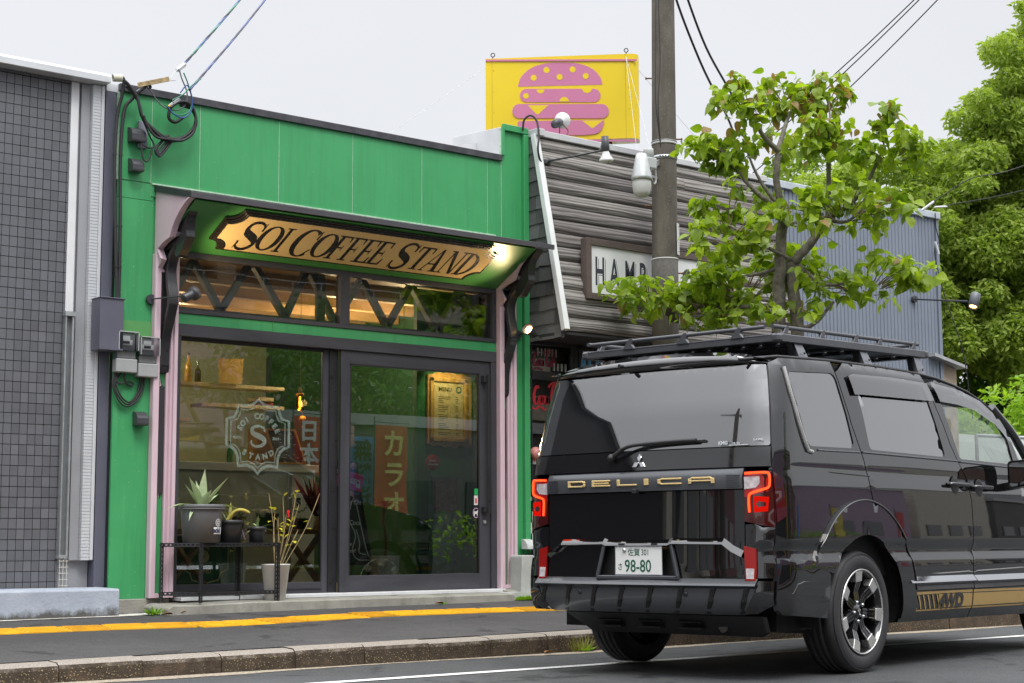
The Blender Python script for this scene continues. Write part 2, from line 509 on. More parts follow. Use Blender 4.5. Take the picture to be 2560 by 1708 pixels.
# tactile paving, 30 cm blocks with four long bars
troot = thing("tactile_paving", "", "", (0, 10.6, 0), kind='structure'); del troot['label']
def tac_y(x):
    pts = [(3.0, 10.63), (4.4, 10.61), (5.0, 10.575), (5.45, 10.53), (5.8, 10.46), (6.1, 10.47), (6.6, 10.53), (7.4, 10.61), (8.3, 10.545), (9.2, 10.44), (10.5, 10.38), (13, 10.4)]
    for (a, ya), (b_, yb) in zip(pts, pts[1:]):
        if a <= x <= b_: return ya + (yb - ya) * (x - a) / (b_ - a)
    return pts[-1][1]
k = 0; x = 3.3
while x < 12.6:
    yc = tac_y(x + .15); y2 = tac_y(x + .45); ang = atan2(y2 - yc, .3)
    zc = pave_z(x + .15, yc)
    b = MB(); R = Matrix.Rotation(ang, 3, 'Z') @ Matrix.Rotation(radians(3.32), 3, 'X')
    c = Vector((x + .15, yc, zc + .002 + random.uniform(-.002, .002)))
    b.obox(c, (.297, .297, .012), R)
    for q in (-.1125, -.0375, .0375, .1125):
        b.obox(c + R @ Vector((0, q, .0085)), (.262, .026, .006), R)
    b.build("tactile_block", YEL, troot)
    x += .3 * cos(ang); k += 1

# ------------------------------------------------------------------ left building (grey tiles)
LB = thing("tiled_building", "dark grey tiled building with pale metal coping at the left edge", "building", (2, 11.7, .25))
w = MB(); w.box(-6, 5.235, 11.712, 16, .2, 4.36); w.build("wall", MORTAR, LB)
w = MB(); w.box(5.235, 5.50, 11.76, 16, .2, 4.30); w.build("side_wall", ALU_D, LB)
PW, PH = .0622, .0778
tile_me = None; rest = MB(); cnt = 0; random.seed(11)
cols = [5.235 - .018 - PW * (i + 1) for i in range(10)]
for r_ in range(51):
    z0 = 4.345 - .022 - PH * (r_ + 1) if r_ else 4.345 - .022
    for ci in range(-1, 10):
        x0 = 5.235 - .018 if ci < 0 else cols[ci]
        wd = .018 - .003 if ci < 0 else PW - .005
        hh = PH - .005
        zz = 4.343 - .025 - PH * (r_ + 1)
        if r_ == 50: continue
        dy = random.uniform(0, .0015)
        if ci >= 0 and cnt < 300 and ci <= 5:
            if tile_me is None:
                t_ = MB(); t_.box(0, wd, 0, .008, 0, hh)
                o = t_.build("tile", GREYTILE, LB, local=True); tile_me = o
            else:
                o = inst(tile_me, "tile", LB)
            o.location = (x0 - 2, 11.704 - dy - 11.7, zz - .25); cnt += 1
        else:
            rest.box(x0, x0 + wd, 11.704 - dy, 11.712, zz, zz + hh)
for ci in range(10, 96):
    for r_ in range(50):
        zz = 4.343 - .025 - PH * (r_ + 1); x0 = 5.235 - .018 - PW * (ci + 1)
        if ci < 40: rest.box(x0, x0 + PW - .0035, 11.704, 11.712, zz, zz + PH - .0035)
for ci in range(-1, 40):
    x0 = 5.217 - PW * (ci + 1) if ci >= 0 else 5.217
    rest.box(x0, x0 + (PW - .0035 if ci >= 0 else .015), 11.704, 11.712, 4.3215, 4.3425)
ro = rest.build("wall_tiles", GREYTILE, LB, kind='stuff')
b = MB(); b.prism([(11.58, 4.345), (11.58, 4.40), (11.62, 4.425), (16, 4.43), (16, 4.345)], lambda y, z: (-6, y, z), lambda y, z: (5.505, y, z)); b.build("coping", ALU, LB, bev=.004)
b = MB(); b.box(5.507, 5.64, 11.66, 16, 4.305, 4.365); b.build("low_coping", ALU, LB)
b = MB(); b.box(5.2355, 5.300, 11.700, 11.76, 2.51, 4.34); b.build("white_post", simple("white_enamel", (.72, .73, .74), .4, var=.05), LB, bev=.003)
b = MB(); b.box(5.302, 5.325, 11.74, 11.76, .66, 4.34); b.build("dark_joint", ALU_D, LB)
b = MB(); b.box(5.327, 5.400, 11.715, 11.76, .66, 4.34); b.build("grey_post", ALU_D, LB)
b = MB()
nrib = 150
for i in range(nrib):
    z0 = .66 + i * (3.68 / nrib)
    b.box(5.402, 5.470, 11.672, 11.76, z0, z0 + 3.68 / nrib * .72)
    b.box(5.404, 5.468, 11.675, 11.76, z0 + 3.68 / nrib * .72, z0 + 3.68 / nrib)
b.build("ribbed_post", ALU, LB)
b = MB(); b.box(5.472, 5.498, 11.665, 11.76, .66, 4.34); b.build("edge_post", ALU, LB, bev=.003)
b = MB(); b.box(5.505, 5.592, 11.66, 12.2, .44, 4.304); b.build("navy_panel", NAVY, LB, bev=.003)
dp = thing("drain_channel", "open galvanised drain channel beside the white ribbed post", "drain channel", (5.255, 11.68, .7))
b = MB(); b.box(5.222, 5.232, 11.655, 11.70, .70, 2.50); b.build("flange", STEELG, dp)
b = MB(); b.box(5.276, 5.290, 11.655, 11.70, .70, 2.50); b.build("flange", STEELG, dp)
b = MB(); b.box(5.232, 5.276, 11.690, 11.698, .70, 2.50); b.build("web", simple("shadow_grey_steel", (.19, .21, .22), .5, .3), dp)
b = MB(); b.box(5.215, 5.295, 11.645, 11.70, 2.50, 2.535); b.build("top_cap", STEELG, dp)
b = MB(); b.box(5.215, 5.285, 11.645, 11.70, .675, .70); b.build("bottom_cap", STEELG, dp)
lm = MB()
for i in range(3): lm.tube([(5.222 + i * .028, 11.64, .46), (5.222 + i * .028, 11.64, .665)], .0022, 5)
for i in range(5): lm.tube([(5.215, 11.638, .475 + i * .045), (5.29, 11.638, .475 + i * .045)], .0022, 5)
tag(lm.build("wire_grille", simple("cream_wire", (.62, .60, .50), .5)), "small cream wire grille above the white plinth", "grille")
# painted plinth in front
def m_plinth():
    t = NT("stained_white_plinth"); co = t.coord()
    c = t.ramp(t.noise(co, 4, 6, .65), [(.3, (.30, .34, .41)), (.7, (.43, .47, .53))])
    s = t.n("ShaderNodeSeparateXYZ", {0: t.n("ShaderNodeTexCoord").outputs['Object']})
    n = t.noise(t.coord((1, 1, .8)), 7, 8, .72); n2 = t.noise(co, 1.3, 3)
    edge = t.n("ShaderNodeMath", {0: t.rng(n, .3, .75, .02, .16), 1: t.rng(n2, .35, .65, .35, 1.25)}, operation='MULTIPLY')
    d = t.n("ShaderNodeMath", {0: edge.outputs[0], 1: s.outputs[2]}, operation='SUBTRACT')
    c = t.mix(t.rng(d.outputs[0], -.02, .035, 0, .92), c, (.052, .047, .035))
    t.bsdf(c, .8, 0, t.bump(t.noise(co, 45, 5), .35, .01))
    return t.m
b = MB(); b.prism([(11.30, .10), (11.30, .443), (11.31, .452), (11.66, .458), (11.66, .10)], lambda y, z: (-6, y, z + .02), lambda y, z: (5.545, y, z))
pl = b.build("low_plinth", m_plinth(), bev=.006)
# keep its object origin at pavement level for the stain height
me = pl.data
for v in me.vertices: v.co.z += (pl.location.z - .24)
pl.location.z = .24
tag(pl, "whitewashed low wall with black mould stains at its foot, left edge", "low wall")
# ------------------------------------------------------------------ green coffee stand
SHOP = thing("coffee_stand", "bright green shop building with glazed sliding front and black capped parapet", "building", (7.7, 11.6, .36))
SP = SHOP
random.seed(21)
# upper panels, proud of a pale joint backing
b = MB(); b.box(5.60, 5.875, 11.6016, 11.75, 3.606, 4.30); b.box(5.8751, 9.73, 11.6016, 11.75, 3.50, 4.30); b.box(9.44, 9.73, 11.6016, 11.75, 4.301, 4.60); b.build("joint_backing", SEAM, SP)
def panel(x0, x1, z0, z1, y=11.6):
    b = MB(); b.box(x0 + .0026, x1 - .0026, y, y + .0012 + .022 * (y > 11.6), z0, z1); return b.build("wall_panel", GREEN, SP)
for x0, x1, z0, z1 in [(5.59, 5.873, 3.607, 4.305), (5.873, 6.300, 3.50, 4.305), (6.300, 7.041, 3.50, 4.305), (7.041, 7.781, 3.5, 4.305), (7.781, 8.523, 3.5, 4.305), (8.523, 9.272, 3.5, 4.305), (9.272, 9.436, 3.5, 4.305), (9.437, 9.739, 3.50, 4.62)]:
    panel(x0, x1, z0, z1)
panel(5.597, 5.905, 3.466, 3.603, 11.606); panel(5.597, 5.905, .365, 3.462, 11.606)
panel(9.56, 9.737, .365, 3.497, 11.603)
# lintel and the painted strips behind the pilaster frames
b = MB(); b.box(6.108, 7.0, 11.603, 11.7, 2.512, 2.594); b.build("lintel_panel", GREEN, SP)
b = MB(); b.box(7.003, 9.367, 11.603, 11.7, 2.512, 2.594); b.build("lintel_panel", GREEN, SP)
for x0, x1 in ((5.905, 6.108), (9.367, 9.56)):
    b = MB(); b.box(x0, x1, 11.616, 11.7, .37, 3.5); b.build("pilaster_panel", GREEN, SP)
b = MB(); b.box(9.68, 9.742, 11.56, 11.64, .68, 4.59); b.box(9.44, 9.75, 11.57, 11.60, 4.60, 4.66); b.box(9.436, 9.462, 11.572, 11.6, 4.36, 4.64); b.build("corner_trim", GREEN, SP, bev=.003)
# capping
b = MB(); b.box(5.585, 9.433, 11.575, 11.62, 4.302, 4.362); b.build("front_capping", CAPB, SP, bev=.003)
b = MB(); b.box(5.60, 9.44, 11.621, 11.86, 4.30, 4.372); b.build("roof_flashing", FLASH, SP)
b = MB(); b.prism([(11.63, 4.40), (11.63, 4.655), (12.35, 4.70), (12.35, 4.38)], lambda y, z: (9.438, y, z - .02), lambda y, z: (9.73, y, z)); b.build("step_flashing", FLASH, SP, bev=.004)
b = MB(); b.prism([(8.3, 4.372), (9.437, 4.372), (9.437, 4.55), (9.25, 4.50)], lambda x, z: (x, 11.97, z), lambda x, z: (x, 12.0, z)); b.build("back_flashing", FLASH, SP)
# side and back walls, roof
b = MB(); b.box(5.60, 5.70, 11.75, 16.2, .2, 4.3); b.build("side_wall", NAVY, SP)
b = MB(); b.box(9.64, 9.735, 11.75, 16.2, .2, 4.3); b.build("side_wall", simple("inner_dark_green", (.02, .085, .035), .5), SP)
b = MB(); b.box(5.70, 9.64, 16.1, 16.2, .2, 4.3); b.build("back_wall", simple("cream_plaster", (.36, .36, .26), .8, var=.06), SP)
b = MB(); b.box(5.60, 9.735, 11.87, 16.2, 4.3, 4.34); b.build("roof", FLASH, SP)
b = MB(); b.box(5.70, 9.64, 11.76, 16.1, .30, .372); b.build("shop_floor", simple("shop_floor_concrete", (.26, .25, .23), .55, var=.15, scale=2), SP)
b = MB(); b.box(5.70, 9.64, 11.76, 16.1, 3.12, 3.15); b.build("ceiling", simple("ceiling_wood", (.30, .19, .10), .5, var=.25, scale=5, stretch=(.2, 1, 1)), SP)
WOODW = simple("warm_wood", (.42, .26, .12), .5, var=.3, scale=7, bump=.15, stretch=(.15, 1, 1))
WOODO = simple("amber_wood", (.50, .27, .08), .4, var=.3, scale=9, bump=.15, stretch=(1, 1, .2))
for i in range(6):
    b = MB(); y = 12.3 + i * .6; b.box(5.71, 9.63, y, y + .09, 2.99, 3.118); b.build("ceiling_beam", WOODW, SP)
# base and step
b = MB(); b.box(5.60, 6.10, 11.585, 11.75, .10, .364); b.build("base_block", CONC, SP, bev=.006)
b = MB(); b.box(9.37, 9.80, 11.585, 11.75, .10, .364); b.build("base_block", CONC_L, SP, bev=.006)
st = MB()
st.prism([(5.887, .10), (5.887, .300), (5.93, .326), (6.15, .322), (6.6, .334), (7.4, .336), (9.247, .338), (9.250, .10)], lambda x, z: (x, 11.195, z - .004), lambda x, z: (x, 11.6, z + .006))
st.build("entrance_step", CONC, SP, bev=.008)
b = MB(); b.box(6.15, 9.38, 11.48, 11.70, .340, .3695); b.build("door_sill", simple("white_sill", (.62, .63, .64), .7, var=.08, scale=7, dirt=((.3, .3, .29), .6, .6)), SP, bev=.004)
b = MB(); b.prism([(9.34, .36), (9.57, .36), (9.57, .375), (9.34, .371)], lambda x, z: (x, 11.42, z - .02), lambda x, z: (x, 11.6, z)); b.build("sill_patch", CONC, SP)

# door frame
FR = thing  # alias not used
b = MB(); b.box(6.108, 9.367, 11.592, 11.74, 2.413, 2.510); b.build("door_head", CHAR, SP, bev=.003)
b = MB(); b.box(6.108, 6.166, 11.594, 11.74, .371, 2.412); b.build("door_jamb", CHARV, SP, bev=.003)
b = MB(); b.box(9.306, 9.369, 11.594, 11.74, .371, 2.412); b.build("door_jamb", CHARV, SP, bev=.003)
GLS = glass("shop_glass", (.80, .86, .82), 2.3)
def leaf(name, x0, x1, z0, z1, gx0, gx1, gz0, gz1, y):
    b = MB(); b.box(x0, gx0, y, y + .036, z0, z1); d = b.build(name, CHARV, SP, bev=.002)
    d['_o'] = tuple(Vector(SP['_o']))
    b = MB(); b.box(gx1, x1, y + .0005, y + .0355, z0, z1); s1 = b.build("stile", CHARV, d, bev=.002)
    b = MB(); b.box(gx0, gx1, y + .001, y + .035, gz1, z1); b.build("top_rail", CHAR, d, bev=.002)
    b = MB(); b.box(gx0, gx1, y + .001, y + .035, z0, gz0); b.build("bottom_rail", CHAR, d, bev=.002)
    b = MB(); b.box(gx0 - .003, gx1 + .003, y + .012, y + .018, gz0 - .003, gz1 + .003); b.build("glass_pane", GLS, d)
    b = MB()
    b.box(gx0, gx0 + .012, y + .002, y + .011, gz0, gz1); b.box(gx1 - .012, gx1, y + .002, y + .011, gz0, gz1); b.box(gx0, gx1, y + .002, y + .011, gz1 - .012, gz1)
    b.build("glazing_bead", BLK, d)
    return d
leaf("sliding_door", 7.688, 9.304, .373, 2.411, 7.777, 9.184, .509, 2.300, 11.612)
leaf("fixed_light", 6.168, 7.687, .373, 2.411, 6.172, 7.545, .462, 2.398, 11.668)
b = MB(); b.box(7.60, 7.686, 11.655, 11.667, .373, 2.41); b.box(6.167, 7.545, 11.662, 11.667, .400, .408); b.build("track_channel", BLK, SP)
# pull handle
hd = MB(); hd.box(9.232, 9.262, 11.545, 11.56, 1.04, 2.295); hd.build("pull_handle", BLK, SP, bev=.003)
hd = MB(); hd.box(9.20, 9.262, 11.56, 11.615, 2.22, 2.285); hd.box(9.20, 9.262, 11.56, 11.615, 1.05, 1.10); hd.build("handle_bracket", BLK, SP, bev=.003)
lk = MB(); lk.cyl((9.235, 11.60, .965), (9.235, 11.613, .965), .016, n=16); lk.build("door_lock", STEELG, SP)
lk = MB(); lk.cyl((9.437, 11.60, 1.10), (9.437, 11.617, 1.10), .018, n=16); lk.build("key_switch", STEELG, SP)
# transom window
b = MB(); b.box(6.108, 9.360, 11.588, 11.66, 3.048, 3.092); b.build("transom_head", CHAR, SP, bev=.002)
b = MB(); b.box(6.108, 9.360, 11.588, 11.66, 2.596, 2.630); b.build("transom_sill", CHAR, SP, bev=.002)
for x0, x1 in ((6.108, 6.128), (7.660, 7.756), (9.322, 9.360)):
    b = MB(); b.box(x0, x1, 11.590, 11.66, 2.630, 3.048); b.build("transom_stile", CHARV, SP, bev=.002)
for x0, x1 in ((6.128, 7.660), (7.756, 9.322)):
    b = MB(); b.box(x0, x1, 11.63, 11.636, 2.630, 3.048); b.build("transom_pane", glass("transom_glass", (.90, .92, .88), 1.1), SP)
# lattice girder behind the transom
TR = simple("girder_grey_paint", (.10, .11, .115), .5, var=.15, scale=8)
pts = [(6.18, 2.69), (6.42, 3.08), (6.68, 2.69), (6.94, 3.10), (7.0, 3.10), (7.30, 2.69), (7.50, 3.10), (7.55, 3.10), (7.80, 2.69), (8.08, 3.10), (8.36, 2.69), (8.62, 3.10), (8.92, 2.69), (9.17, 3.10), (9.46, 2.70)]
for a, c in zip(pts, pts[1:]):
    if abs(a[0] - c[0]) < .1: continue
    b = MB(); b.bar((a[0], 11.90, a[1]), (c[0], 11.90, c[1]), .05, .062, (0, 1, 0)); b.build("girder_strut", TR, SP)
b = MB(); b.box(5.72, 9.62, 11.87, 11.93, 3.10, 3.118); b.box(5.72, 9.62, 11.87, 11.93, 2.60, 2.69); b.build("girder_chord", TR, SP)
b = MB(); b.box(7.60, 7.68, 11.86, 11.90, 2.6, 3.11); b.box(9.45, 9.55, 11.95, 12.05, .375, 3.1); b.build("girder_post", TR, SP)

# pink pilaster mouldings
def pink_frame(xa, xb):
    for (x0, x1, s) in ((xa, xa + .047, 1), (xb - .072, xb, -1)):
        if s == 1: prof = [(x0, 11.605), (x0, 11.545), (x0 + .012, 11.535), (x0 + .047, 11.535), (x0 + .047, 11.612)]
        else: prof = [(x0, 11.612), (x0, 11.585), (x0 + .012, 11.578), (x0 + .020, 11.588), (x0 + .028, 11.565), (x0 + .042, 11.565), (x0 + .044, 11.538), (x1, 11.535), (x1, 11.605)]
        top = 3.04 if s == 1 else 3.04
        b = MB(); b.prism(prof, lambda x, y: (x, y, .368), lambda x, y: (x, y, top)); b.build("pilaster_moulding", PINK, SP, bev=.002)
    b = MB(); b.box(xa + .047, xb - .03, 11.536, 11.614, .368, .402); b.build("pilaster_foot", PINK, SP, bev=.002)
    b = MB(); b.box(xa + .048, xa + .075, 11.54, 11.60, 2.895, 2.925); b.build("moulding_tab", PINK, SP, bev=.002)
pink_frame(5.905, 6.107); pink_frame(9.370, 9.561)
# black pilaster ornaments with pink underlay
def ornament(xc):
    half = sm2([(.0, 1.13), (.004, 1.165), (.030, 1.172), (.034, 1.20), (.030, 1.24), (.036, 1.42), (.043, 1.59), (.036, 1.78), (.030, 1.96), (.034, 1.985), (.018, 2.005), (.005, 2.01), (.0, 2.06)], 4)
    poly = [(xc + .006 + x, z) for x, z in half] + [(xc + .006 - x, z) for x, z in reversed(half[1:-1])]
    b = MB(); b.prism(poly, lambda x, z: (x, 11.603, z), lambda x, z: (x, 11.6155, z)); b.build("ornament", simple("ornament_black", (.03, .03, .033), .6, var=.1), SP)
    poly2 = [(x - .008, z + .002) for x, z in poly]
    b = MB(); b.prism(poly2, lambda x, z: (x, 11.608, z), lambda x, z: (x, 11.6157, z)); b.build("ornament_edge", PINK, SP)
ornament(6.004); ornament(9.444)

# canopy
b = MB()
b.prism([(11.00, 3.442), (11.6, 3.590), (11.6, 3.574), (11.004, 3.428)], lambda y, z: (5.905, y, z), lambda y, z: (9.560, y, z)); b.build("canopy_roof", CAPB, SP)
b = MB(); b.box(5.905, 9.560, 10.992, 11.004, 3.396, 3.441); b.build("canopy_fascia", simple("fascia_charcoal", (.065, .062, .07), .4, var=.12, scale=5), SP, bev=.0015)
for xs_ in ((5.903, 5.915), (9.550, 9.562)):
    b = MB(); b.prism([(11.005, 3.396), (11.005, 3.4405), (11.6, 3.588), (11.6, 3.542)], lambda y, z: (xs_[0], y, z), lambda y, z: (xs_[1], y, z)); b.build("canopy_side_fascia", simple("shaded_fascia_charcoal", (.03, .033, .036), .45, var=.12, scale=5), SP)  # shade on the canopy sides is painted in as a darker charcoal
b = MB(); b.bar((5.88, 11.594, 3.600), (9.36, 11.594, 3.592), .012, .012); b.build("canopy_sealant", SEAM, SP)
# green slanted soffit
Y0, Z0, Y1, Z1 = 11.6, 3.09, 11.02, 3.385
SLn = hypot(Y1 - Y0, Z1 - Z0)
def slant(x, v, off):
    return (x, Y0 + (Y1 - Y0) * v / SLn - (Z1 - Z0) / SLn * 0 + off * (-(Z1 - Z0) / SLn), Z0 + (Z1 - Z0) * v / SLn + off * ((Y1 - Y0) / SLn))
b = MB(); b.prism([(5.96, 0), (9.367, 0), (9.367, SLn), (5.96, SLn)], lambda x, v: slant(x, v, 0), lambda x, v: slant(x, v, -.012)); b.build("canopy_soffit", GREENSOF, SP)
# pink side boards
def board(xa, xb):
    front = [(11.573, 2.930), (11.535, 2.925), (11.468, 2.985), (11.53, 3.078), (11.44, 3.115), (11.33, 3.142)] + sm2([(11.33, 3.142), (11.285, 3.22), (11.225, 3.285), (11.15, 3.342), (11.075, 3.385), (11.01, 3.405)], 4)
    poly = [(11.6, 2.93)] + front + [(11.006, 3.43), (11.6, 3.572)]
    b = MB(); b.prism(poly, lambda y, z: (xa, y, z), lambda y, z: (xb, y, z)); b.build("canopy_side_board", PINK, SP, bev=.002)
    edge = MB()
    ribbon_pts = front[2:]
    for (ya, za), (yb, zb) in zip(ribbon_pts, ribbon_pts[1:]):
        edge.bar((xa - .004, ya, za), (xa - .004, yb, zb), .012, .022, (1, 0, 0)); 
    edge.build("side_board_bead", PINK, SP)
board(5.918, 5.957); board(9.369, 9.388)
# black scrolled brackets
def bracket(xa, xb):
    b = MB()
    # wall post
    b.prism(sm2([(11.607, 3.06), (11.52, 3.05), (11.50, 2.96), (11.545, 2.9), (11.56, 2.6), (11.57, 2.35), (11.565, 2.16), (11.58, 2.11)], 3) + [(11.612, 2.10), (11.612, 3.06)], lambda y, z: (xa, y, z), lambda y, z: (xb, y, z))
    o = b.build("canopy_bracket", BLK, SP, bev=.006, seg=2); 
    # head block up to the canopy
    b = MB()
    poly = sm2([(11.06, 3.398), (11.16, 3.30), (11.185, 3.20), (11.18, 3.13)], 4) + [(11.30, 3.00), (11.345, 2.99), (11.37, 3.02), (11.345, 3.055), (11.36, 3.09)] + [(11.42, 3.08), (11.56, 3.06), (11.47, 3.14)] + sm2([(11.42, 3.17), (11.33, 3.27), (11.24, 3.36), (11.17, 3.43)], 3)
    b.prism(poly, lambda y, z: (xa + .004, y, z), lambda y, z: (xb - .004, y, z)); b.build("bracket_head", BLK, o, bev=.005, seg=2)
    # sweeping arc members
    def sweep(pts, w, nm, xi=.012):
        p = sm2(pts, 6); L = []; R = []
        for i in range(len(p)):
            a = p[max(i - 1, 0)]; c = p[min(i + 1, len(p) - 1)]; dx, dy = c[0] - a[0], c[1] - a[1]; l = hypot(dx, dy)
            L.append((p[i][0] - dy / l * w, p[i][1] + dx / l * w)); R.append((p[i][0] + dy / l * w, p[i][1] - dx / l * w))
        m = MB(); m.prism(L + R[::-1], lambda y, z: (xa + xi, y, z), lambda y, z: (xb - xi, y, z)); m.build(nm, BLK, o, bev=.006, seg=2)
    sweep([(11.345, 3.10), (11.44, 3.03), (11.49, 2.93), (11.485, 2.82), (11.455, 2.70), (11.45, 2.63)], .020, "bracket_arc", 0)
    sweep([(11.45, 2.64), (11.50, 2.52), (11.55, 2.42), (11.575, 2.32), (11.58, 2.16)], .020, "bracket_arc", .002)
    # metal spacer
    m = MB(); m.cyl((xa - .01, 11.31, 3.165), (xb + .01, 11.31, 3.165), .022, n=12); m.build("bracket_spacer", simple("polished_collar", (.35, .35, .37), .2, .8), o)
    for z in (2.80, 2.5):
        m = MB(); m.cyl((xa - .006, 11.585, z), (xa + .002, 11.585, z), .009, n=8); m.build("bolt_head", STEELG, o)
bracket(5.968, 6.050); bracket(9.405, 9.495)

# ---- sign on the soffit
SG = thing("shop_sign", "long cream signboard reading SOI COFFEE STAND under the green canopy", "sign", slant(7.66, .365, 0))
def notch(x0, x1, v0, v1, r):
    pts = []
    def arc(cx, cv, a0, a1):
        for k in range(7):
            a = radians(a0 + (a1 - a0) * k / 6); pts.append((cx + r * cos(a), cv + r * sin(a)))
    arc(x0, v0, 90, 0); arc(x1, v0, 180, 90); arc(x1, v1, 270, 180); arc(x0, v1, 360, 270)
    return pts
for i, (d, r, o0, o1) in enumerate([(0, .115, .004, .020), (.014, .120, .020, .030), (.026, .124, .030, .036)]):
    b = MB(); b.prism(notch(6.285 + d, 9.018 - d, .105 + d, .628 - d, r), lambda x, v: slant(x, v, o0), lambda x, v: slant(x, v, o1)); b.build("sign_frame", simple("sign_black_moulding", (.018, .015, .013), .25, var=.1, coat=.3), SG, bev=.002)
b = MB(); b.prism(notch(6.285 + .040, 9.018 - .040, .145, .588, .128), lambda x, v: slant(x, v, .0362), lambda x, v: slant(x, v, .0385))
b.build("sign_face", simple("sign_cream_enamel", (.62, .47, .22), .16, var=.03, scale=2, coat=.6), SG)
INK = simple("sign_lettering_black", (.012, .010, .010), .3, var=.05)
GL = {}
TH, TN = .155, .045
def nib(th=TH, tn=TN):
    return lambda t, dx, dy: tn + (th - tn) * abs(dy) ** 1.4
def st_(x0, y0, x1, y1, w=None): return ('s', x0, y0, x1, y1, w)
def serif_glyph(ch, mb, X, V, w, h, off):
    fn = lambda x, y, d: slant(X + x * w, V + y * h, off + d)
    D = [0.0]
    def q(pts):
        D[0] += .00015; mb.add([fn(px, py, D[0]) for px, py in pts], [tuple(range(len(pts)))])
    def stem(x, y0=0, y1=1, t=.2, ser='tb', sl=.16):
        q([(x - t / 2, y0), (x + t / 2, y0), (x + t / 2, y1), (x - t / 2, y1)])
        if 'b' in ser: q([(x - t / 2 - sl, y0), (x + t / 2 + sl, y0), (x + t / 2 + sl, y0 + .045), (x - t / 2 - sl, y0 + .045)])
        if 't' in ser: q([(x - t / 2 - sl, y1 - .045), (x + t / 2 + sl, y1 - .045), (x + t / 2 + sl, y1), (x - t / 2 - sl, y1)])
    def curve(pts, tn=.07, th=.24):
        D[0] += .00015; ribbon(mb, sm2(pts, 7), lambda x, y, d: fn(x, y, d + D[0]), lambda t, dx, dy: (tn + (th - tn) * abs(dy) ** 1.5) * 1.0, 0)
    if ch == 'S':
        D[0] += .00015
        p = sm2([(.86, .74), (.80, .90), (.55, .985), (.27, .93), (.16, .76), (.26, .60), (.55, .49), (.80, .37), (.85, .20), (.66, .05), (.38, .015), (.17, .10), (.12, .27)], 7)
        def wf(t, dx, dy):
            c = math.exp(-((t - .5) / .22) ** 2); return .075 + .17 * c
        ribbon(mb, p, lambda x, y, d: fn(x, y, d + D[0]), wf, 0)
        q([(.80, .70), (.90, .70), (.90, .98), (.86, .98)]); q([(.08, .02), (.12, .02), (.18, .30), (.08, .30)])
    elif ch in 'OC':
        n = 40; a0, a1 = (0, 360) if ch == 'O' else (48, 312)
        P = [(.5 + .44 * cos(radians(a0 + (a1 - a0) * i / (n - 1))), .5 + .485 * sin(radians(a0 + (a1 - a0) * i / (n - 1)))) for i in range(n)]
        D[0] += .00015
        ribbon(mb, P, lambda x, y, d: fn(x, y, d + D[0]), lambda t, dx, dy: .055 + .19 * abs(dy) ** 2, 0)
        if ch == 'C': q([(.80, .66), (.88, .66), (.88, .97), (.83, .97)]); q([(.76, .12), (.90, .30), (.84, .31), (.70, .14)])
    elif ch == 'I': stem(.5, t=.34, sl=.28)
    elif ch == 'T':
        stem(.5, t=.22, ser='b'); q([(.02, .94), (.98, .94), (.98, 1), (.02, 1)]); q([(.02, .74), (.07, .74), (.12, .96), (.02, .96)]); q([(.93, .74), (.98, .74), (.98, .96), (.88, .96)])
    elif ch in 'EF':
        stem(.26, t=.22); q([(.2, .94), (.9, .94), (.9, 1), (.2, 1)]); q([(.85, .74), (.9, .74), (.9, .96), (.78, .96)])
        q([(.3, .47), (.68, .47), (.68, .53), (.3, .53)]); q([(.64, .38), (.69, .38), (.69, .62), (.64, .62)])
        if ch == 'E': q([(.2, 0), (.92, 0), (.92, .06), (.2, .06)]); q([(.78, .04), (.92, .04), (.95, .28), (.90, .28)])
    elif ch == 'A':
        q([(.02, 0), (.10, 0), (.52, 1), (.46, 1)]); q([(.68, 0), (.93, 0), (.56, 1), (.44, 1)]); q([(.22, .30), (.80, .30), (.80, .36), (.22, .36)])
        q([(-.05, 0), (.24, 0), (.24, .045), (-.05, .045)]); q([(.56, 0), (1.04, 0), (1.04, .045), (.56, .045)])
    elif ch == 'N':
        q([(.13, 0), (.20, 0), (.20, 1), (.13, 1)]); q([(.80, 0), (.88, 0), (.88, 1), (.80, 1)]); q([(.10, 1), (.30, 1), (.88, 0), (.72, 0)])
        q([(.0, 0), (.34, 0), (.34, .045), (.0, .045)]); q([(-.02, .955), (.3, .955), (.3, 1), (-.02, 1)]); q([(.66, .955), (1.02, .955), (1.02, 1), (.66, 1)])
    elif ch == 'D':
        stem(.22, t=.2, sl=.12); D[0] += .00015
        P = [(.22 + .64 * cos(radians(a)), .5 + .47 * sin(radians(a))) for a in range(-90, 91, 6)]
        ribbon(mb, P, lambda x, y, d: fn(x, y, d + D[0]), lambda t, dx, dy: .055 + .18 * abs(dy) ** 2, 0)
for ch, xc, big in zip("SOICOFFEESTAND", [6.585, 6.765, 6.892, 7.105, 7.285, 7.432, 7.568, 7.710, 7.848, 8.090, 8.272, 8.432, 8.612, 8.790], [1, 0, 0, 1, 0, 0, 0, 0, 0, 1, 0, 0, 0, 0]):
    h = .372 if big else .325
    w = {'S': .185, 'C': .20, 'O': .18, 'I': .085, 'F': .145, 'E': .15, 'T': .16, 'A': .175, 'N': .18, 'D': .18}[ch] * (1.05 if big else 1)
    m = MB(); serif_glyph(ch, m, xc - w / 2, .352 - h / 2, w, h, .0390)
    m.build("letter", INK, SG)
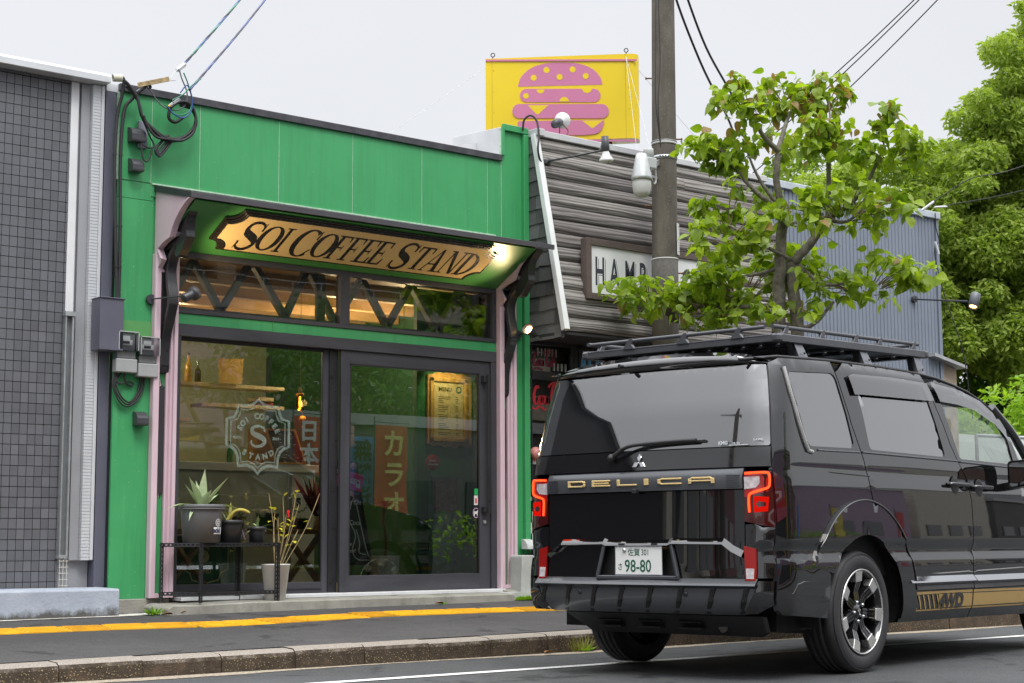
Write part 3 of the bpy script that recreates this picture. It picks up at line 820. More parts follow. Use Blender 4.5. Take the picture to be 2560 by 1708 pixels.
# ------------------------------------------------------------------ lights that the place has
def lamp_point(name, loc, energy, col=(1, .72, .42), r=.03):
    d = bpy.data.lights.new(name, 'POINT'); d.energy = energy; d.color = col; d.shadow_soft_size = r
    o = bpy.data.objects.new(name, d); COL.objects.link(o); o.location = loc; return o
def lamp_spot(name, loc, to, energy, ang, col=(1, .70, .38), r=.03):
    d = bpy.data.lights.new(name, 'SPOT'); d.energy = energy; d.color = col; d.shadow_soft_size = r; d.spot_size = radians(ang); d.spot_blend = .6
    o = bpy.data.objects.new(name, d); COL.objects.link(o); o.location = loc
    o.rotation_euler = (Vector(to) - Vector(loc)).to_track_quat('-Z', 'Y').to_euler(); return o
DKG = simple("dark_grey_plastic", (.045, .046, .052), .42, var=.08)
LGP = simple("light_grey_plastic", (.33, .34, .34), .45, var=.06)
GLOW = emit("warm_bulb", (1, .62, .25), 30)
GLOWA = emit("amber_filament", (1, .38, .05), 26)

# spot lamps on the canopy brackets
def spot(name_label, base, head_c, direc, lit, pos_wall):
    t = thing("spotlight", name_label, "spotlight", base, "spotlights aimed at the signboard")
    b = MB(); b.cyl(base, Vector(base) + Vector(pos_wall), .038, n=20); b.build("mount", DKG, t, bev=.003)
    b = MB(); s = Vector(base) + Vector(pos_wall); e = Vector(head_c)
    b.tube([s, s * .4 + e * .6, e], .006, 8); b.build("arm", DKG, t)
    d = Vector(direc).normalized()
    q = d.to_track_quat('Z', 'Y').to_matrix()
    b = MB(); b.lathe([(.0, -.075), (.030, -.075), (.033, -.070), (.033, .0), (.036, .012), (.052, .018), (.054, .024), (.054, .058), (.050, .058), (.047, .03), (.020, .022)], e, 24, q); b.build("lamp_head", DKG, t)
    b = MB(); b.lathe([(0, .034), (.030, .034), (.034, .028)], e, 20, q); b.build("bulb", GLOW, t)
    lamp_spot("spot_light", e + d * .065, e + d * 1.0, lit, 95)
    return t
spot("grey spotlight on the left bracket with its arm across the pink moulding", (5.885, 11.595, 2.677), (5.985, 11.12, 2.665), (.80, .12, .42), 26, (0, -.03, 0))
spot("lit spotlight beside the right bracket, its lens facing the street", (9.625, 11.597, 2.69), (9.585, 11.37, 2.695), (-.82, -.28, .33), 26, (-.0, -.02, 0))

# ------------------------------------------------------------------ vents, meters, cables on the green wall
def vent(label, x, z, w, h):
    o = MB()
    prof = [(0, 0), (0, -h), (-.085, -h), (-.088, -h + .015)] + [(-.088 * cos(radians(a)), -h * .62 + h * .62 * sin(radians(a)) - .0) for a in range(10, 91, 16)]
    n = len(prof)
    o.add([(x, 11.597 + y, z + zz) for y, zz in prof] + [(x + w, 11.597 + y, z + zz) for y, zz in prof], [tuple(range(n)), tuple(range(2 * n - 1, n - 1, -1))] + [(i, (i + 1) % n, (i + 1) % n + n, i + n) for i in range(n)])
    return tag(o.build("vent_hood", DKG, bev=.003), label, "vent hood", "vent hoods on the green wall")
vent("upper and largest black vent hood, under the cable coil", 5.662, 4.022, .118, .12)
vent("black vent hood just below the largest one", 5.672, 3.775, .10, .11)
vent("small black vent hood alone below the electric meters", 5.762, 1.795, .095, .11)
b = MB(); b.box(5.745, 5.82, 11.57, 11.598, 3.87, 4.085); tag(b.build("junction_box", simple("box_grey", (.22, .23, .27), .5), bev=.004), "flat grey junction box behind the coiled cables", "junction box")
nv = MB(); nv.box(5.428, 5.622, 11.50, 11.655, 2.245, 2.640); nv.box(5.423, 5.63, 11.49, 11.655, 2.640, 2.650); tag(nv.build("cable_box", NAVY, bev=.003), "navy sheet metal cable box where the two black pipes end", "cable box")
def meter(label, x0, x1, z0, z1):
    MBG = simple("meter_grey", (.20, .21, .21), .4)
    t = thing("electric_meter", label, "electric meter", ((x0 + x1) / 2, 11.6, z0), "electric meters on the green wall")
    w = x1 - x0
    b = MB(); b.box(x0, x1, 11.52, 11.598, z0, z0 + .105); b.build("terminal_cover", LGP, t, bev=.008, seg=2)
    b = MB(); b.box(x0 + .012, x1 - .01, 11.53, 11.598, z0 + .107, z0 + .165); b.build("terminal_block", simple("smoky_grey_plastic", (.16, .17, .17), .3, coat=.4), t, bev=.004)
    b = MB(); b.box(x0 + .02, x1 - .006, 11.56, 11.598, z0 + .17, z1 - .012); b.build("meter_body", MBG, t)
    b = MB(); b.box(x0 + .045, x1 - .03, 11.552, 11.559, z0 + .215, z0 + .255); b.box(x0 + .055, x1 - .05, 11.552, 11.559, z1 - .062, z1 - .028); b.build("display", simple("label_white", (.7, .7, .7), .5, var=.05), t)
    b = MB(); b.box(x0 + .058, x1 - .055, 11.549, 11.5515, z0 + .225, z0 + .245); b.build("digits_window", BLK, t)
    b = MB(); b.box(x0 + .006, x1, 11.50, 11.598, z0 + .168, z1); b.build("clear_cover", glass("clear_plastic", (.86, .90, .90), 1.3), t, bev=.008, seg=2)
    b = MB(); b.box(x0 + .006, x1, 11.498, 11.502, z1 - .006, z1); b.box(x1 - .005, x1, 11.498, 11.502, z0 + .17, z1); b.box(x0 + .006, x0 + .011, 11.498, 11.502, z0 + .17, z1); b.build("cover_rim", simple("cover_rim_grey", (.5, .52, .5), .3), t)
meter("left electric meter with clear cover over a grey terminal box", 5.580, 5.755, 2.085, 2.40)
meter("right electric meter overlapping the pink moulding", 5.765, 5.935, 2.06, 2.372)
b = MB(); b.box(5.60, 5.90, 11.594, 11.5985, 2.36, 2.50); b.build("wall_patch", simple("faded_green_patch", (.10, .33, .10), .6, var=.08), SHOP)
mc = thing("meter_cables", "black cables looping below the electric meters", "cable", (5.7, 11.57, 1.83))
for pts in ([(5.60, 2.08), (5.588, 1.98), (5.64, 1.885), (5.71, 1.845), (5.785, 1.90), (5.822, 1.98), (5.828, 2.07)], [(5.615, 2.08), (5.60, 2.0), (5.65, 1.90), (5.72, 1.862), (5.78, 1.92), (5.81, 2.0), (5.81, 2.07)], [(5.59, 2.08), (5.575, 1.99), (5.625, 1.875), (5.70, 1.828), (5.79, 1.88), (5.84, 1.97), (5.845, 2.07)],
            [(5.65, 2.09), (5.605, 2.02), (5.645, 2.0), (5.69, 2.02), (5.75, 2.012), (5.745, 1.99), (5.70, 2.0), (5.675, 2.03), (5.67, 2.09)]):
    b = MB(); b.tube(smooth_path([(x, 11.575 - .01 * sin(i), z) for i, (x, z) in enumerate(pts)], 5), .007, 7); b.build("cable_loop", RUB, mc)
pp = thing("cable_conduits", "pair of black corrugated conduits running down between the buildings", "conduit", (5.58, 11.58, 2.65))
for pts, nm in (([(5.505, 11.52, 4.358), (5.54, 11.50, 4.384), (5.573, 11.50, 4.36), (5.575, 11.53, 4.25), (5.553, 11.555, 4.10), (5.540, 11.56, 3.78), (5.552, 11.56, 3.4), (5.575, 11.56, 2.95), (5.59, 11.56, 2.652)], "conduit"),
                ([(5.80, 11.50, 4.345), (5.77, 11.48, 4.358), (5.72, 11.50, 4.31), (5.66, 11.53, 4.235), (5.605, 11.55, 4.128), (5.590, 11.56, 3.785), (5.600, 11.56, 3.3), (5.605, 11.56, 2.95), (5.605, 11.56, 2.652)], "conduit")):
    b = MB(); b.tube(smooth_path(pts, 6), .0135, 9); c = b.build(nm, RUB, pp)
    for z in (4.09, 3.78, 3.22, 2.9):
        q = MB(); x = {4.09: (.553, .604), 3.78: (.540, .590), 3.22: (.562, .602), 2.9: (.578, .605)}[z][0 if pts[0][0] < 5.6 else 1] + 5
        q.cyl((x, 11.56, z - .006), (x, 11.56, z + .006), .0165, n=10); q.build("conduit_joint", RUB, c)
b = MB(); b.cyl((5.49, 11.52, 4.372), (5.56, 11.505, 4.378), .030, .030, 16, caps=False); b.cyl((5.49, 11.52, 4.372), (5.56, 11.505, 4.378), .026, .026, 16, caps=False)
tag(b.build("cable_entry_pipe", simple("cream_pvc", (.55, .55, .42), .5)), "short cream pipe end where the cables enter over the roof edge", "pipe")
# coil of service cables
coil = thing("service_cable_coil", "tangle of black service cables with loops of green and blue wire at the roof corner", "cable", (5.95, 11.5, 3.8))
def cab(nm, pts, r, m, y=11.50, parent=coil, n=8, k=6):
    P = [(p[0], p[2] if len(p) > 2 else y, p[1]) for p in pts]
    b = MB(); b.tube(smooth_path([(q[0], q[1], q[2]) for q in P], k), r, n); return b.build(nm, m, parent)
S_ = 11.5 / 11.35
main = [(5.52, 4.375), (5.60, 4.345), (5.69, 4.24), (5.735, 4.10), (5.83, 4.02), (5.94, 3.965), (6.06, 3.975), (6.175, 4.05), (6.205, 4.155), (6.155, 4.25), (6.06, 4.27), (5.985, 4.225), (5.965, 4.13), (6.02, 4.10), (6.09, 4.15)]
cab("cable", main, .0135, RUB)
cab("cable", [(x + .018 * sin(i), z - .018) for i, (x, z) in enumerate(main[1:11])], .012, RUB, 11.515)
cab("cable", [(x - .012, z + .02 * cos(i)) for i, (x, z) in enumerate(main[2:12])], .011, RUB, 11.485)
cab("cable", [(5.735, 4.10), (5.765, 4.03), (5.84, 3.95), (5.95, 3.945), (6.07, 3.955), (6.165, 4.03), (6.19, 4.13)], .011, RUB, 11.47)
cab("cable", [(5.68, 4.29), (5.74, 4.34), (5.79, 4.33), (5.86, 4.25), (5.93, 4.205), (6.03, 4.20), (6.11, 4.26), (6.12, 4.36), (6.07, 4.47), (6.05, 4.53)], .006, simple("grey_cable", (.16, .16, .17), .5))
cab("cable", [(5.965, 3.985), (5.91, 3.93), (5.86, 3.86), (5.875, 3.815), (5.92, 3.86), (5.985, 3.96)], .012, RUB)
cab("cable", [(5.975, 3.965), (5.925, 3.91), (5.872, 3.84), (5.885, 3.80), (5.94, 3.86), (6.0, 3.95)], .008, RUB, 11.49)
cab("cable", [(5.75, 4.06), (5.80, 3.96), (5.845, 3.88), (5.79, 3.86), (5.73, 3.885)], .007, RUB)
cab("cable", [(5.735, 3.88), (5.745, 3.78), (5.78, 3.745), (5.81, 3.79), (5.83, 3.87)], .007, RUB)
GW = simple("green_wire", (.03, .20, .13), .4); BW = simple("blue_wire", (.02, .07, .25), .4)
cab("green_wire", [(5.90, 4.215), (5.96, 4.165), (6.04, 4.15), (6.12, 4.20), (6.14, 4.30), (6.10, 4.42), (6.06, 4.50)], .0055, GW, 11.45)
cab("blue_wire", [(5.92, 4.195), (5.98, 4.145), (6.06, 4.13), (6.125, 4.19), (6.135, 4.29), (6.09, 4.40), (6.03, 4.33)], .0055, BW, 11.44)
cab("cable_strand", [(5.95, 4.25), (6.04, 4.31), (6.12, 4.40), (6.20, 4.47)], .005, GW, 11.42)
b = MB(); b.obox((5.995, 11.44, 4.255), (.075, .02, .022), Matrix.Rotation(radians(-40), 3, 'Y')); b.obox((5.955, 11.44, 4.225), (.05, .02, .018), Matrix.Rotation(radians(-40), 3, 'Y')); b.build("connector", simple("connector_grey", (.5, .5, .52), .4), coil, bev=.003)
b = MB(); b.cyl((5.93, 11.44, 4.20), (5.945, 11.44, 4.215), .010, n=8); b.build("tape_end", YEL, coil)
b = MB(); b.bar((5.69, 11.50, 4.345), (5.90, 11.38, 4.405), .006, .038, (0, 0, 1)); ab = b.build("anchor_strap", simple("rusty_galvanised", (.36, .27, .14), .6, .4, var=.5, scale=25), bev=.001)
tag(ab, "short rusty perforated steel strap holding the service drop", "anchor strap")
# service drop rising to the right
sd_ = thing("service_drop", "twisted blue and green service wires rising from the roof corner", "cable", (6.05, 11.6, 4.5))
def drop(nm, a, b_, r, m, amp, ph, n=30):
    P = []
    for i in range(n + 1):
        t = i / n; p = Vector(a).lerp(Vector(b_), t); p.z -= .10 * sin(pi * t)
        p += Vector((0, amp * cos(t * 60 + ph), amp * sin(t * 60 + ph))); P.append(p)
    m_ = MB(); m_.tube(P, r, 6); m_.build(nm, m, sd_)
A1, B1 = (6.13, 11.62, 4.60), (9.4, 14.5, 8.05)
A2, B2 = (6.10, 11.42, 4.36), (9.7, 14.9, 7.95)
for i, m in enumerate((RUB, BW, GW)):
    drop("wire", A1, B1, .0075, m, .008, i * 2.1); drop("wire", A2, B2, .0075, simple("dark_wire", (.03, .03, .06), .5) if i != 1 else BW, .006, i * 2.1)
b = MB(); b.bar((6.06, 11.56, 4.545), (6.18, 11.66, 4.64), .03, .035); b.build("insulator_clamp", STEELG, sd_, bev=.008)
b = MB(); b.tube([(5.92, 11.40, 4.415), (5.97, 11.45, 4.475), (6.07, 11.56, 4.56)], .003, 6); b.tube([(5.92, 11.40, 4.40), (5.985, 11.44, 4.42), (6.09, 11.57, 4.545)], .003, 6); b.build("wire_link", STEELG, sd_)

# ------------------------------------------------------------------ interior of the coffee stand
def put(mb, name, mat, label, cat, group=None, bev=0): return tag(mb.build(name, mat, bev=bev), label, cat, group)
CREAM = simple("cream_laminate", (.55, .52, .42), .5, var=.04)
WHITEL = simple("white_laminate", (.70, .70, .68), .4, var=.03)
ct = thing("counter", "white topped coffee counter seen through the left window", "counter", (7.4, 13.2, .37))
b = MB(); b.box(5.9, 8.335, 12.95, 13.5, 1.43, 1.502); b.build("worktop", WHITEL, ct, bev=.004)
b = MB(); b.box(5.9, 8.03, 13.0, 13.45, .372, 1.43); b.build("front_panel", CREAM, ct)
b = MB(); b.box(8.03, 8.32, 12.99, 13.45, .372, 1.43); b.build("end_panel", WHITEL, ct)
for i in range(3):
    b = MB(); b.box(8.04 + .01 * i, 8.046 + .01 * i, 12.984, 12.99, .4, 1.42); b.build("end_batten", LGP, ct)
def arc_text(txt, cx, cz, r, a0, a1, size, y, mat, parent, up=1, nm="letter", bold=.002):
    n = len(txt)
    for i, chh in enumerate(txt):
        if chh == ' ': continue
        a = radians(a0 + (a1 - a0) * i / (n - 1))
        px, pz = cx + r * sin(a), cz + r * cos(a) * up
        ca, sa = cos(-a * up), sin(-a * up)
        m = text_mb(chh, size, lambda x, yy, d: (px + x * ca - yy * sa, y - d, pz + x * sa + yy * ca), .0004, bold, align='CENTER')
        m.build(nm, mat, parent)
bd = thing("counter_badge", "round black S badge printed on the white end of the counter", "badge", (8.15, 12.98, 1.15))
b = MB(); ribbon(b, [(8.15 + (.088 + .006 * cos(12 * t)) * cos(t), 1.16 + (.088 + .006 * cos(12 * t)) * sin(t)) for t in [i * pi / 36 for i in range(72)]], lambda x, z, d: (x, 12.9885, z), lambda t, dx, dy: .008, 0, True); b.build("badge_ring", INK, bd)
text_mb("S", .10, lambda x, y, d: (8.118 + x, 12.9883, 1.125 + y), 0, .006).build("badge_letter", INK, bd)
for i, (x0, x1, z, y) in enumerate([(6.2, 8.29, 2.255, 13.5), (8.0, 8.175, 2.148, 13.5), (7.4, 8.29, 2.07, 13.5), (5.9, 7.5, 1.95, 13.9)]):
    b = MB(); b.box(x0, x1, y, y + .22, z - .022, z + .012)
    put(b, "wall_shelf", simple("pale_shelf_wood", (.50, .38, .22), .5, var=.2, stretch=(.2, 1, 1)), ["long pale wood shelf, the highest behind the left window", "short pale shelf above the red box", "pale wood shelf just above the window emblem", "low pale shelf at the far left inside the window"][i], "shelf", "shelves inside the coffee stand", .003)
b = MB(); b.box(8.0, 8.2, 13.55, 13.68, 2.083, 2.12); put(b, "storage_box", simple("dark_red_box", (.22, .02, .03), .5), "dark red box on the shelf above the window emblem", "box")
b = MB(); b.add([(7.56, 13.46, 2.268), (7.80, 13.46, 2.268), (7.835, 13.50, 2.515), (7.575, 13.50, 2.50), (7.56, 13.47, 2.268), (7.80, 13.47, 2.268), (7.835, 13.51, 2.515), (7.575, 13.51, 2.50)], [(0, 1, 2, 3), (7, 6, 5, 4), (0, 3, 7, 4), (1, 5, 6, 2), (3, 2, 6, 7), (0, 4, 5, 1)])
put(b, "paper_bag_poster", simple("kraft_gold", (.50, .27, .04), .5, var=.1), "golden kraft poster standing on the top shelf", "poster")
def bottle(x, y, z, h, r, mat, label, cap=BLK):
    t = thing("bottle", label, "bottle", (x, y, z), "bottles inside the coffee stand")
    b = MB(); b.lathe([(0, 0), (r, 0), (r, h * .55), (r * .35, h * .75), (r * .32, h * .95)], (x, y, z), 14); b.build("bottle_body", mat, t)
    b = MB(); b.lathe([(r * .38, h * .93), (r * .38, h), (0, h)], (x, y, z), 12); b.build("bottle_cap", cap, t)
AMB = simple("amber_syrup", (.45, .25, .05), .15, coat=.5)
bottle(7.30, 13.58, 2.268, .27, .035, AMB, "amber bottle at the left end of the top shelf")
bottle(7.42, 13.62, 2.268, .2, .03, simple("brown_glass", (.12, .05, .02), .1, coat=.6), "short brown bottle beside the golden poster")
bottle(7.62, 13.35, 1.502, .22, .03, simple("green_bottle", (.03, .14, .05), .1, coat=.6), "green bottle on the counter behind the window emblem")
# framed chalk menu on the counter
cm = thing("menu_easel", "amber framed blackboard leaning on the counter", "menu board", (7.95, 13.0, 1.502))
def eq(mb, x, z, y0, y1): pass
FX = [(7.78, 1.815), (8.085, 1.82), (8.185, 1.515), (7.875, 1.510)]
def quad_bar(a, c, w=.018): 
    m = MB(); m.bar((a[0], 12.985 + (1.82 - a[1]) * -.1, a[1]), (c[0], 12.985 + (1.82 - c[1]) * -.1, c[1]), w, w * 1.2, (0, 1, 0)); m.build("frame_bar", WOODO, cm)
for i in range(4): quad_bar(FX[i], FX[(i + 1) % 4])
b = MB(); b.add([(x, 12.995 + (1.82 - z) * -.1, z) for x, z in FX], [(0, 1, 2, 3)]); b.build("blackboard", simple("slate_brown", (.05, .04, .03), .6, var=.3, scale=30), cm)
b = MB(); b.add([(7.66, 13.1, 1.51), (7.86, 12.97, 1.51), (7.77, 12.99, 1.815), (7.66, 13.1, 1.815)], [(0, 1, 2, 3)]); b.build("easel_side", simple("amber_side", (.42, .22, .03), .5), cm)
b = MB(); random.seed(4)
for i in range(26):
    x = 7.83 + random.random() * .24; z = 1.54 + random.random() * .25; x += (1.66 - z) * .33 + .03
    ribbon(b, [(x, z), (x + .008 + random.random() * .02, z + random.uniform(-.006, .006))], lambda a, c, d: (a, 12.988 + (1.82 - c) * -.1, c), lambda t, dx, dy: .004, 0)
b.build("chalk_writing", simple("chalk", (.7, .68, .6), .9), cm)
# bench with trestle legs under the window
bn = thing("trestle_bench", "rustic wooden bench with crossed legs inside the left window", "bench", (7.35, 12.5, .372))
RW = simple("rustic_wood", (.25, .14, .07), .6, var=.35, scale=8, bump=.3, stretch=(.15, 1, 1))
b = MB(); b.box(6.2, 8.10, 12.35, 12.65, .862, .905); b.build("bench_top", RW, bn, bev=.004)
b = MB(); b.box(6.45, 8.02, 12.43, 12.47, .40, .438); b.build("foot_rail", simple("honey_rail", (.42, .25, .10), .5, var=.2, stretch=(.2, 1, 1)), bn)
for x in (6.72, 7.86):
    for sgn in (-1, 1):
        b = MB(); b.bar((x - .20 * sgn, 12.46 + .03 * sgn, .375), (x + .20 * sgn, 12.46 + .03 * sgn, .862), .03, .072, (0, 1, 0)); b.build("crossed_leg", RW, bn)
gb = thing("green_logo_board", "dark green board with cream S emblem standing under the bench", "board", (7.02, 12.75, .4))
b = MB(); b.box(6.55, 7.42, 12.74, 12.76, .42, .85); b.build("board_face", simple("deep_green", (.012, .11, .04), .5), gb)
CRM = simple("cream_print", (.55, .48, .28), .6)
text_mb("S", .22, lambda x, y, d: (6.98 + x, 12.7385, .63 + y), 0, .012).build("emblem_letter", CRM, gb)
text_mb("STAND", .055, lambda x, y, d: (6.93 + x, 12.7385, .53 + y), 0, .003).build("emblem_word", CRM, gb)
b = MB(); ribbon(b, [(6.83, .83), (7.27, .83), (7.27, .56), (7.2, .53), (7.18, .47), (7.05, .44), (6.92, .47), (6.9, .53), (6.83, .56)], lambda x, z, d: (x, 12.7385, z), lambda t, dx, dy: .012, 0, True); b.build("emblem_outline", CRM, gb)

# foliage helpers
def blade(mb, base, direc, L, w, droop=.3, up=(0, 0, 1), n=6, fold=.25, curl=0):
    base = Vector(base); d = Vector(direc).normalized(); sd = d.cross(Vector(up))
    if sd.length < .05: sd = Vector((1, 0, 0))
    sd.normalize(); p = base.copy(); vs = []; 
    for i in range(n + 1):
        t = i / n
        ww = w * (sin(pi * min(1, t * .9 + .12)) ** .8) * (1 - t) ** .35 if t < 1 else 0
        nrm = sd.cross(d)
        vs += [p - sd * ww / 2 + nrm * ww * fold * .5, p - nrm * ww * fold * .15, p + sd * ww / 2 + nrm * ww * fold * .5]
        d = (d + Vector((0, 0, -droop / n))).normalized(); p = p + d * (L / n)
    fs = []
    for i in range(n):
        a = i * 3; fs += [(a, a + 1, a + 4, a + 3), (a + 1, a + 2, a + 5, a + 4)]
    mb.add(vs, fs, True)
def leafmat(name, a, b_, trans=.35, rough=.45, spec=.4):
    t = NT(name); co = t.coord()
    oi = t.n("ShaderNodeObjectInfo"); g = t.n("ShaderNodeNewGeometry")
    f = t.n("ShaderNodeMath", {0: g.outputs['Random Per Island'], 1: t.noise(co, 1.1, 2)}, operation='ADD')
    f2 = t.n("ShaderNodeMath", {0: f.outputs[0], 1: oi.outputs['Random']}, operation='ADD')
    c = t.ramp(t.rng(f2.outputs[0], .3, 2.2, 0, 1), [(0.1, a), (.9, b_)])
    c = t.mix(t.rng(t.noise(co, 40, 3), .3, .7, 0, .25), c, [x * .6 for x in a])
    p = t.bsdf(c, rough, 0, None, spec)
    tr = t.n("ShaderNodeBsdfTranslucent", {0: t.mix(1.0, c, (1.25, 1.35, .5), 'MULTIPLY')})
    mx = t.n("ShaderNodeMixShader", {0: trans, 1: p.outputs[0], 2: tr.outputs[0]})
    t.l(mx.outputs[0], t.o.inputs[0]); return t.m
SUCC = leafmat("succulent_leaf", (.16, .26, .11), (.36, .48, .24), .15)
AGAVE = leafmat("agave_leaf", (.30, .42, .22), (.52, .62, .38), .15, .5)
GRN = leafmat("green_leaf", (.05, .14, .03), (.12, .26, .06), .3)
DRYL = simple("dry_leaf", (.30, .22, .13), .8, var=.3, scale=30)
PURP = leafmat("dried_purple_leaf", (.07, .015, .03), (.22, .07, .10), .2)
POTB = simple("black_plastic_pot", (.022, .023, .026), .45, var=.1)
POTG = simple("dark_green_pot", (.02, .05, .03), .45, var=.1)
SOIL = simple("potting_soil", (.06, .045, .035), .95, var=.4, scale=80, bump=.5)
def pot(t, c, r0, r1, h, mat, lip=.006, n=28, nm="pot"):
    b = MB(); b.lathe([(0, 0), (r0, 0), (r1 - .004, h - .035), (r1 - .004, h - .03), (r1 + lip, h - .028), (r1 + lip, h), (r1 - .006, h), (r1 - .008, h - .03), (0, h - .03)], c, n); o = b.build(nm, mat, t)
    b = MB(); b.lathe([(0, h - .026), (r1 - .008, h - .028)], c, n); b.build("soil", SOIL, t); return o
def potted(label, c, r0, r1, h, mat, grow, group="potted plants on the bench inside"):
    t = thing("potted_plant", label, "potted plant", c, group); pot(t, c, r0, r1, h, mat); grow(t, Vector(c) + Vector((0, 0, h - .03))); return t
def g_rosette(n, L, w, mat, drop=.4, el=35, seed=1, nm="leaves"):
    def f(t, p):
        random.seed(seed); b = MB()
        for i in range(n):
            a = i * 2.4 + random.random() * .3; e = radians(el + random.uniform(-18, 22))
            blade(b, p + Vector((cos(a), sin(a), 0)) * .01, (cos(a) * cos(e), sin(a) * cos(e), sin(e)), L * random.uniform(.7, 1.1), w, drop)
        b.build(nm, mat, t)
    return f
def g_balls(n, r, mat, seed=2):
    def f(t, p):
        random.seed(seed)
        for i in range(n):
            b = MB(); c = p + Vector((random.uniform(-.06, .06) if n > 1 else 0, random.uniform(-.04, .04) if n > 1 else 0, r * .5))
            b.lathe([(r * cos(radians(a)), r * .9 * sin(radians(a))) for a in range(-60, 91, 15)], c, 14); b.build("cactus_ball", mat, t)
    return f
def g_pads(t, p):
    random.seed(9)
    for i in range(6):
        b = MB(); a = random.uniform(-.6, .6); c = p + Vector((random.uniform(-.05, .06), random.uniform(-.02, .02), .05 + i * .028))
        b.lathe([(.042 * cos(radians(q)), .010 * sin(radians(q))) for q in range(-90, 91, 30)], c, 14, Matrix.Rotation(pi / 2 + random.uniform(-.3, .3), 3, 'X') @ Matrix.Scale(1.3, 3, (0, 1, 0))); b.build("cactus_pad", SUCC, t)
potted("prickly pear cactus with a yellow flower in a black pot on the bench", (6.98, 12.52, .905), .05, .065, .12, POTB, g_pads)
potted("leafy succulent in a small black pot on the bench", (7.22, 12.5, .905), .05, .065, .11, POTB, g_rosette(12, .10, .04, SUCC, .3, 40, 4))
potted("white woolly ball cactus cluster in a wide dark green pot", (7.52, 12.5, .905), .065, .095, .14, POTG, g_balls(6, .045, simple("woolly_white", (.55, .52, .45), .9, var=.2, scale=90, bump=.6)))
potted("tiny cactus in a pink patterned pot on the bench", (7.75, 12.46, .905), .038, .045, .10, simple("pink_patterned_pot", (.50, .22, .25), .5, var=.45, scale=90), g_rosette(7, .06, .02, SUCC, .1, 65, 5))
potted("small echeveria in a dark green pot on the bench", (7.87, 12.5, .905), .04, .052, .095, POTG, g_rosette(14, .06, .03, SUCC, .1, 40, 6))
dv = thing("dried_flower_vase", "bunch of dried purple leaves in a small cream bottle on the bench", "vase", (8.0, 12.46, .905))
b = MB(); b.lathe([(0, 0), (.028, 0), (.030, .07), (.020, .10), (.022, .115)], (8.0, 12.46, .905), 16); b.build("vase", simple("cream_label_bottle", (.60, .52, .38), .4, var=.2, scale=40), dv)
b = MB(); random.seed(12)
for i in range(20):
    a = random.uniform(-.55, .55); blade(b, (8.0, 12.46, 1.01), (a, random.uniform(-.3, .3), 1), random.uniform(.28, .44), .045, .15, (0, 1, 0))
b.build("dried_leaves", PURP, dv)
# hanging amber lamp
pl_ = thing("pendant_lamp", "glowing amber glass tube lamp hanging inside the left window", "pendant lamp", (7.525, 12.0, 1.90))
b = MB(); b.tube([(7.525, 12.0, 3.12), (7.525, 12.0, 2.115)], .0025, 6); b.build("cord", simple("brown_cord", (.2, .1, .05), .6), pl_)
b = MB(); b.lathe([(.010, .21), (.018, .19), (.012, .17), (.032, .155)], (7.525, 12.0, 1.90), 14); b.build("lamp_cap", WOODO, pl_)
b = MB(); b.cyl((7.525, 12.0, 1.905), (7.525, 12.0, 2.055), .036, n=20, caps=False); b.build("glass_tube", glass("amber_glass", (1.0, .52, .10), 1.0), pl_)
b = MB(); b.tube([(7.525, 12.0, 2.03), (7.520, 12.0, 1.97), (7.526, 12.0, 1.93), (7.51, 12.0, 1.915)], .006, 8); b.build("filament", GLOWA, pl_)
b = MB(); b.tube([(7.552, 12.0, 1.905), (7.552, 12.0, 1.86)], .0015, 5); b.lathe([(.032 * cos(radians(q)), .030 * sin(radians(q))) for q in range(-90, 91, 18)], (7.552, 12.0, 1.84), 16); b.lathe([(0, -.03), (.008, -.01), (0, .0)], (7.548, 12.0, 1.785), 8); b.build("amber_bead", simple("amber_bead", (.75, .36, .03), .2, coat=.5), pl_)
lamp_point("pendant_light", (7.525, 11.93, 1.97), 2.5, (1, .55, .2), .03)
for i, (x, y, z) in enumerate([(6.6, 13.6, 2.70), (7.7, 14.6, 2.75), (8.6, 13.0, 2.78), (9.05, 12.6, 2.72)]):
    t = thing("ceiling_bulb", ["bare warm bulb seen in the left transom above the counter", "warm bulb far back in the left transom", "warm bulb in the middle of the right transom", "warm bulb near the right end of the right transom"][i], "ceiling lamp", (x, y, z), "warm bulbs hanging from the shop ceiling")
    b = MB(); b.tube([(x, y, 3.11), (x, y, z + .05)], .004, 6); b.build("cord", BLK, t)
    b = MB(); b.lathe([(.012, .06), (.014, .03), (.030, .0), (.026, -.02), (0, -.032)], (x, y, z), 14); b.build("bulb", emit("bulb_glow", (1, .66, .32), 14), t)
    lamp_point("bulb_light", (x, y, z - .07), 24, (1, .74, .45), .05)
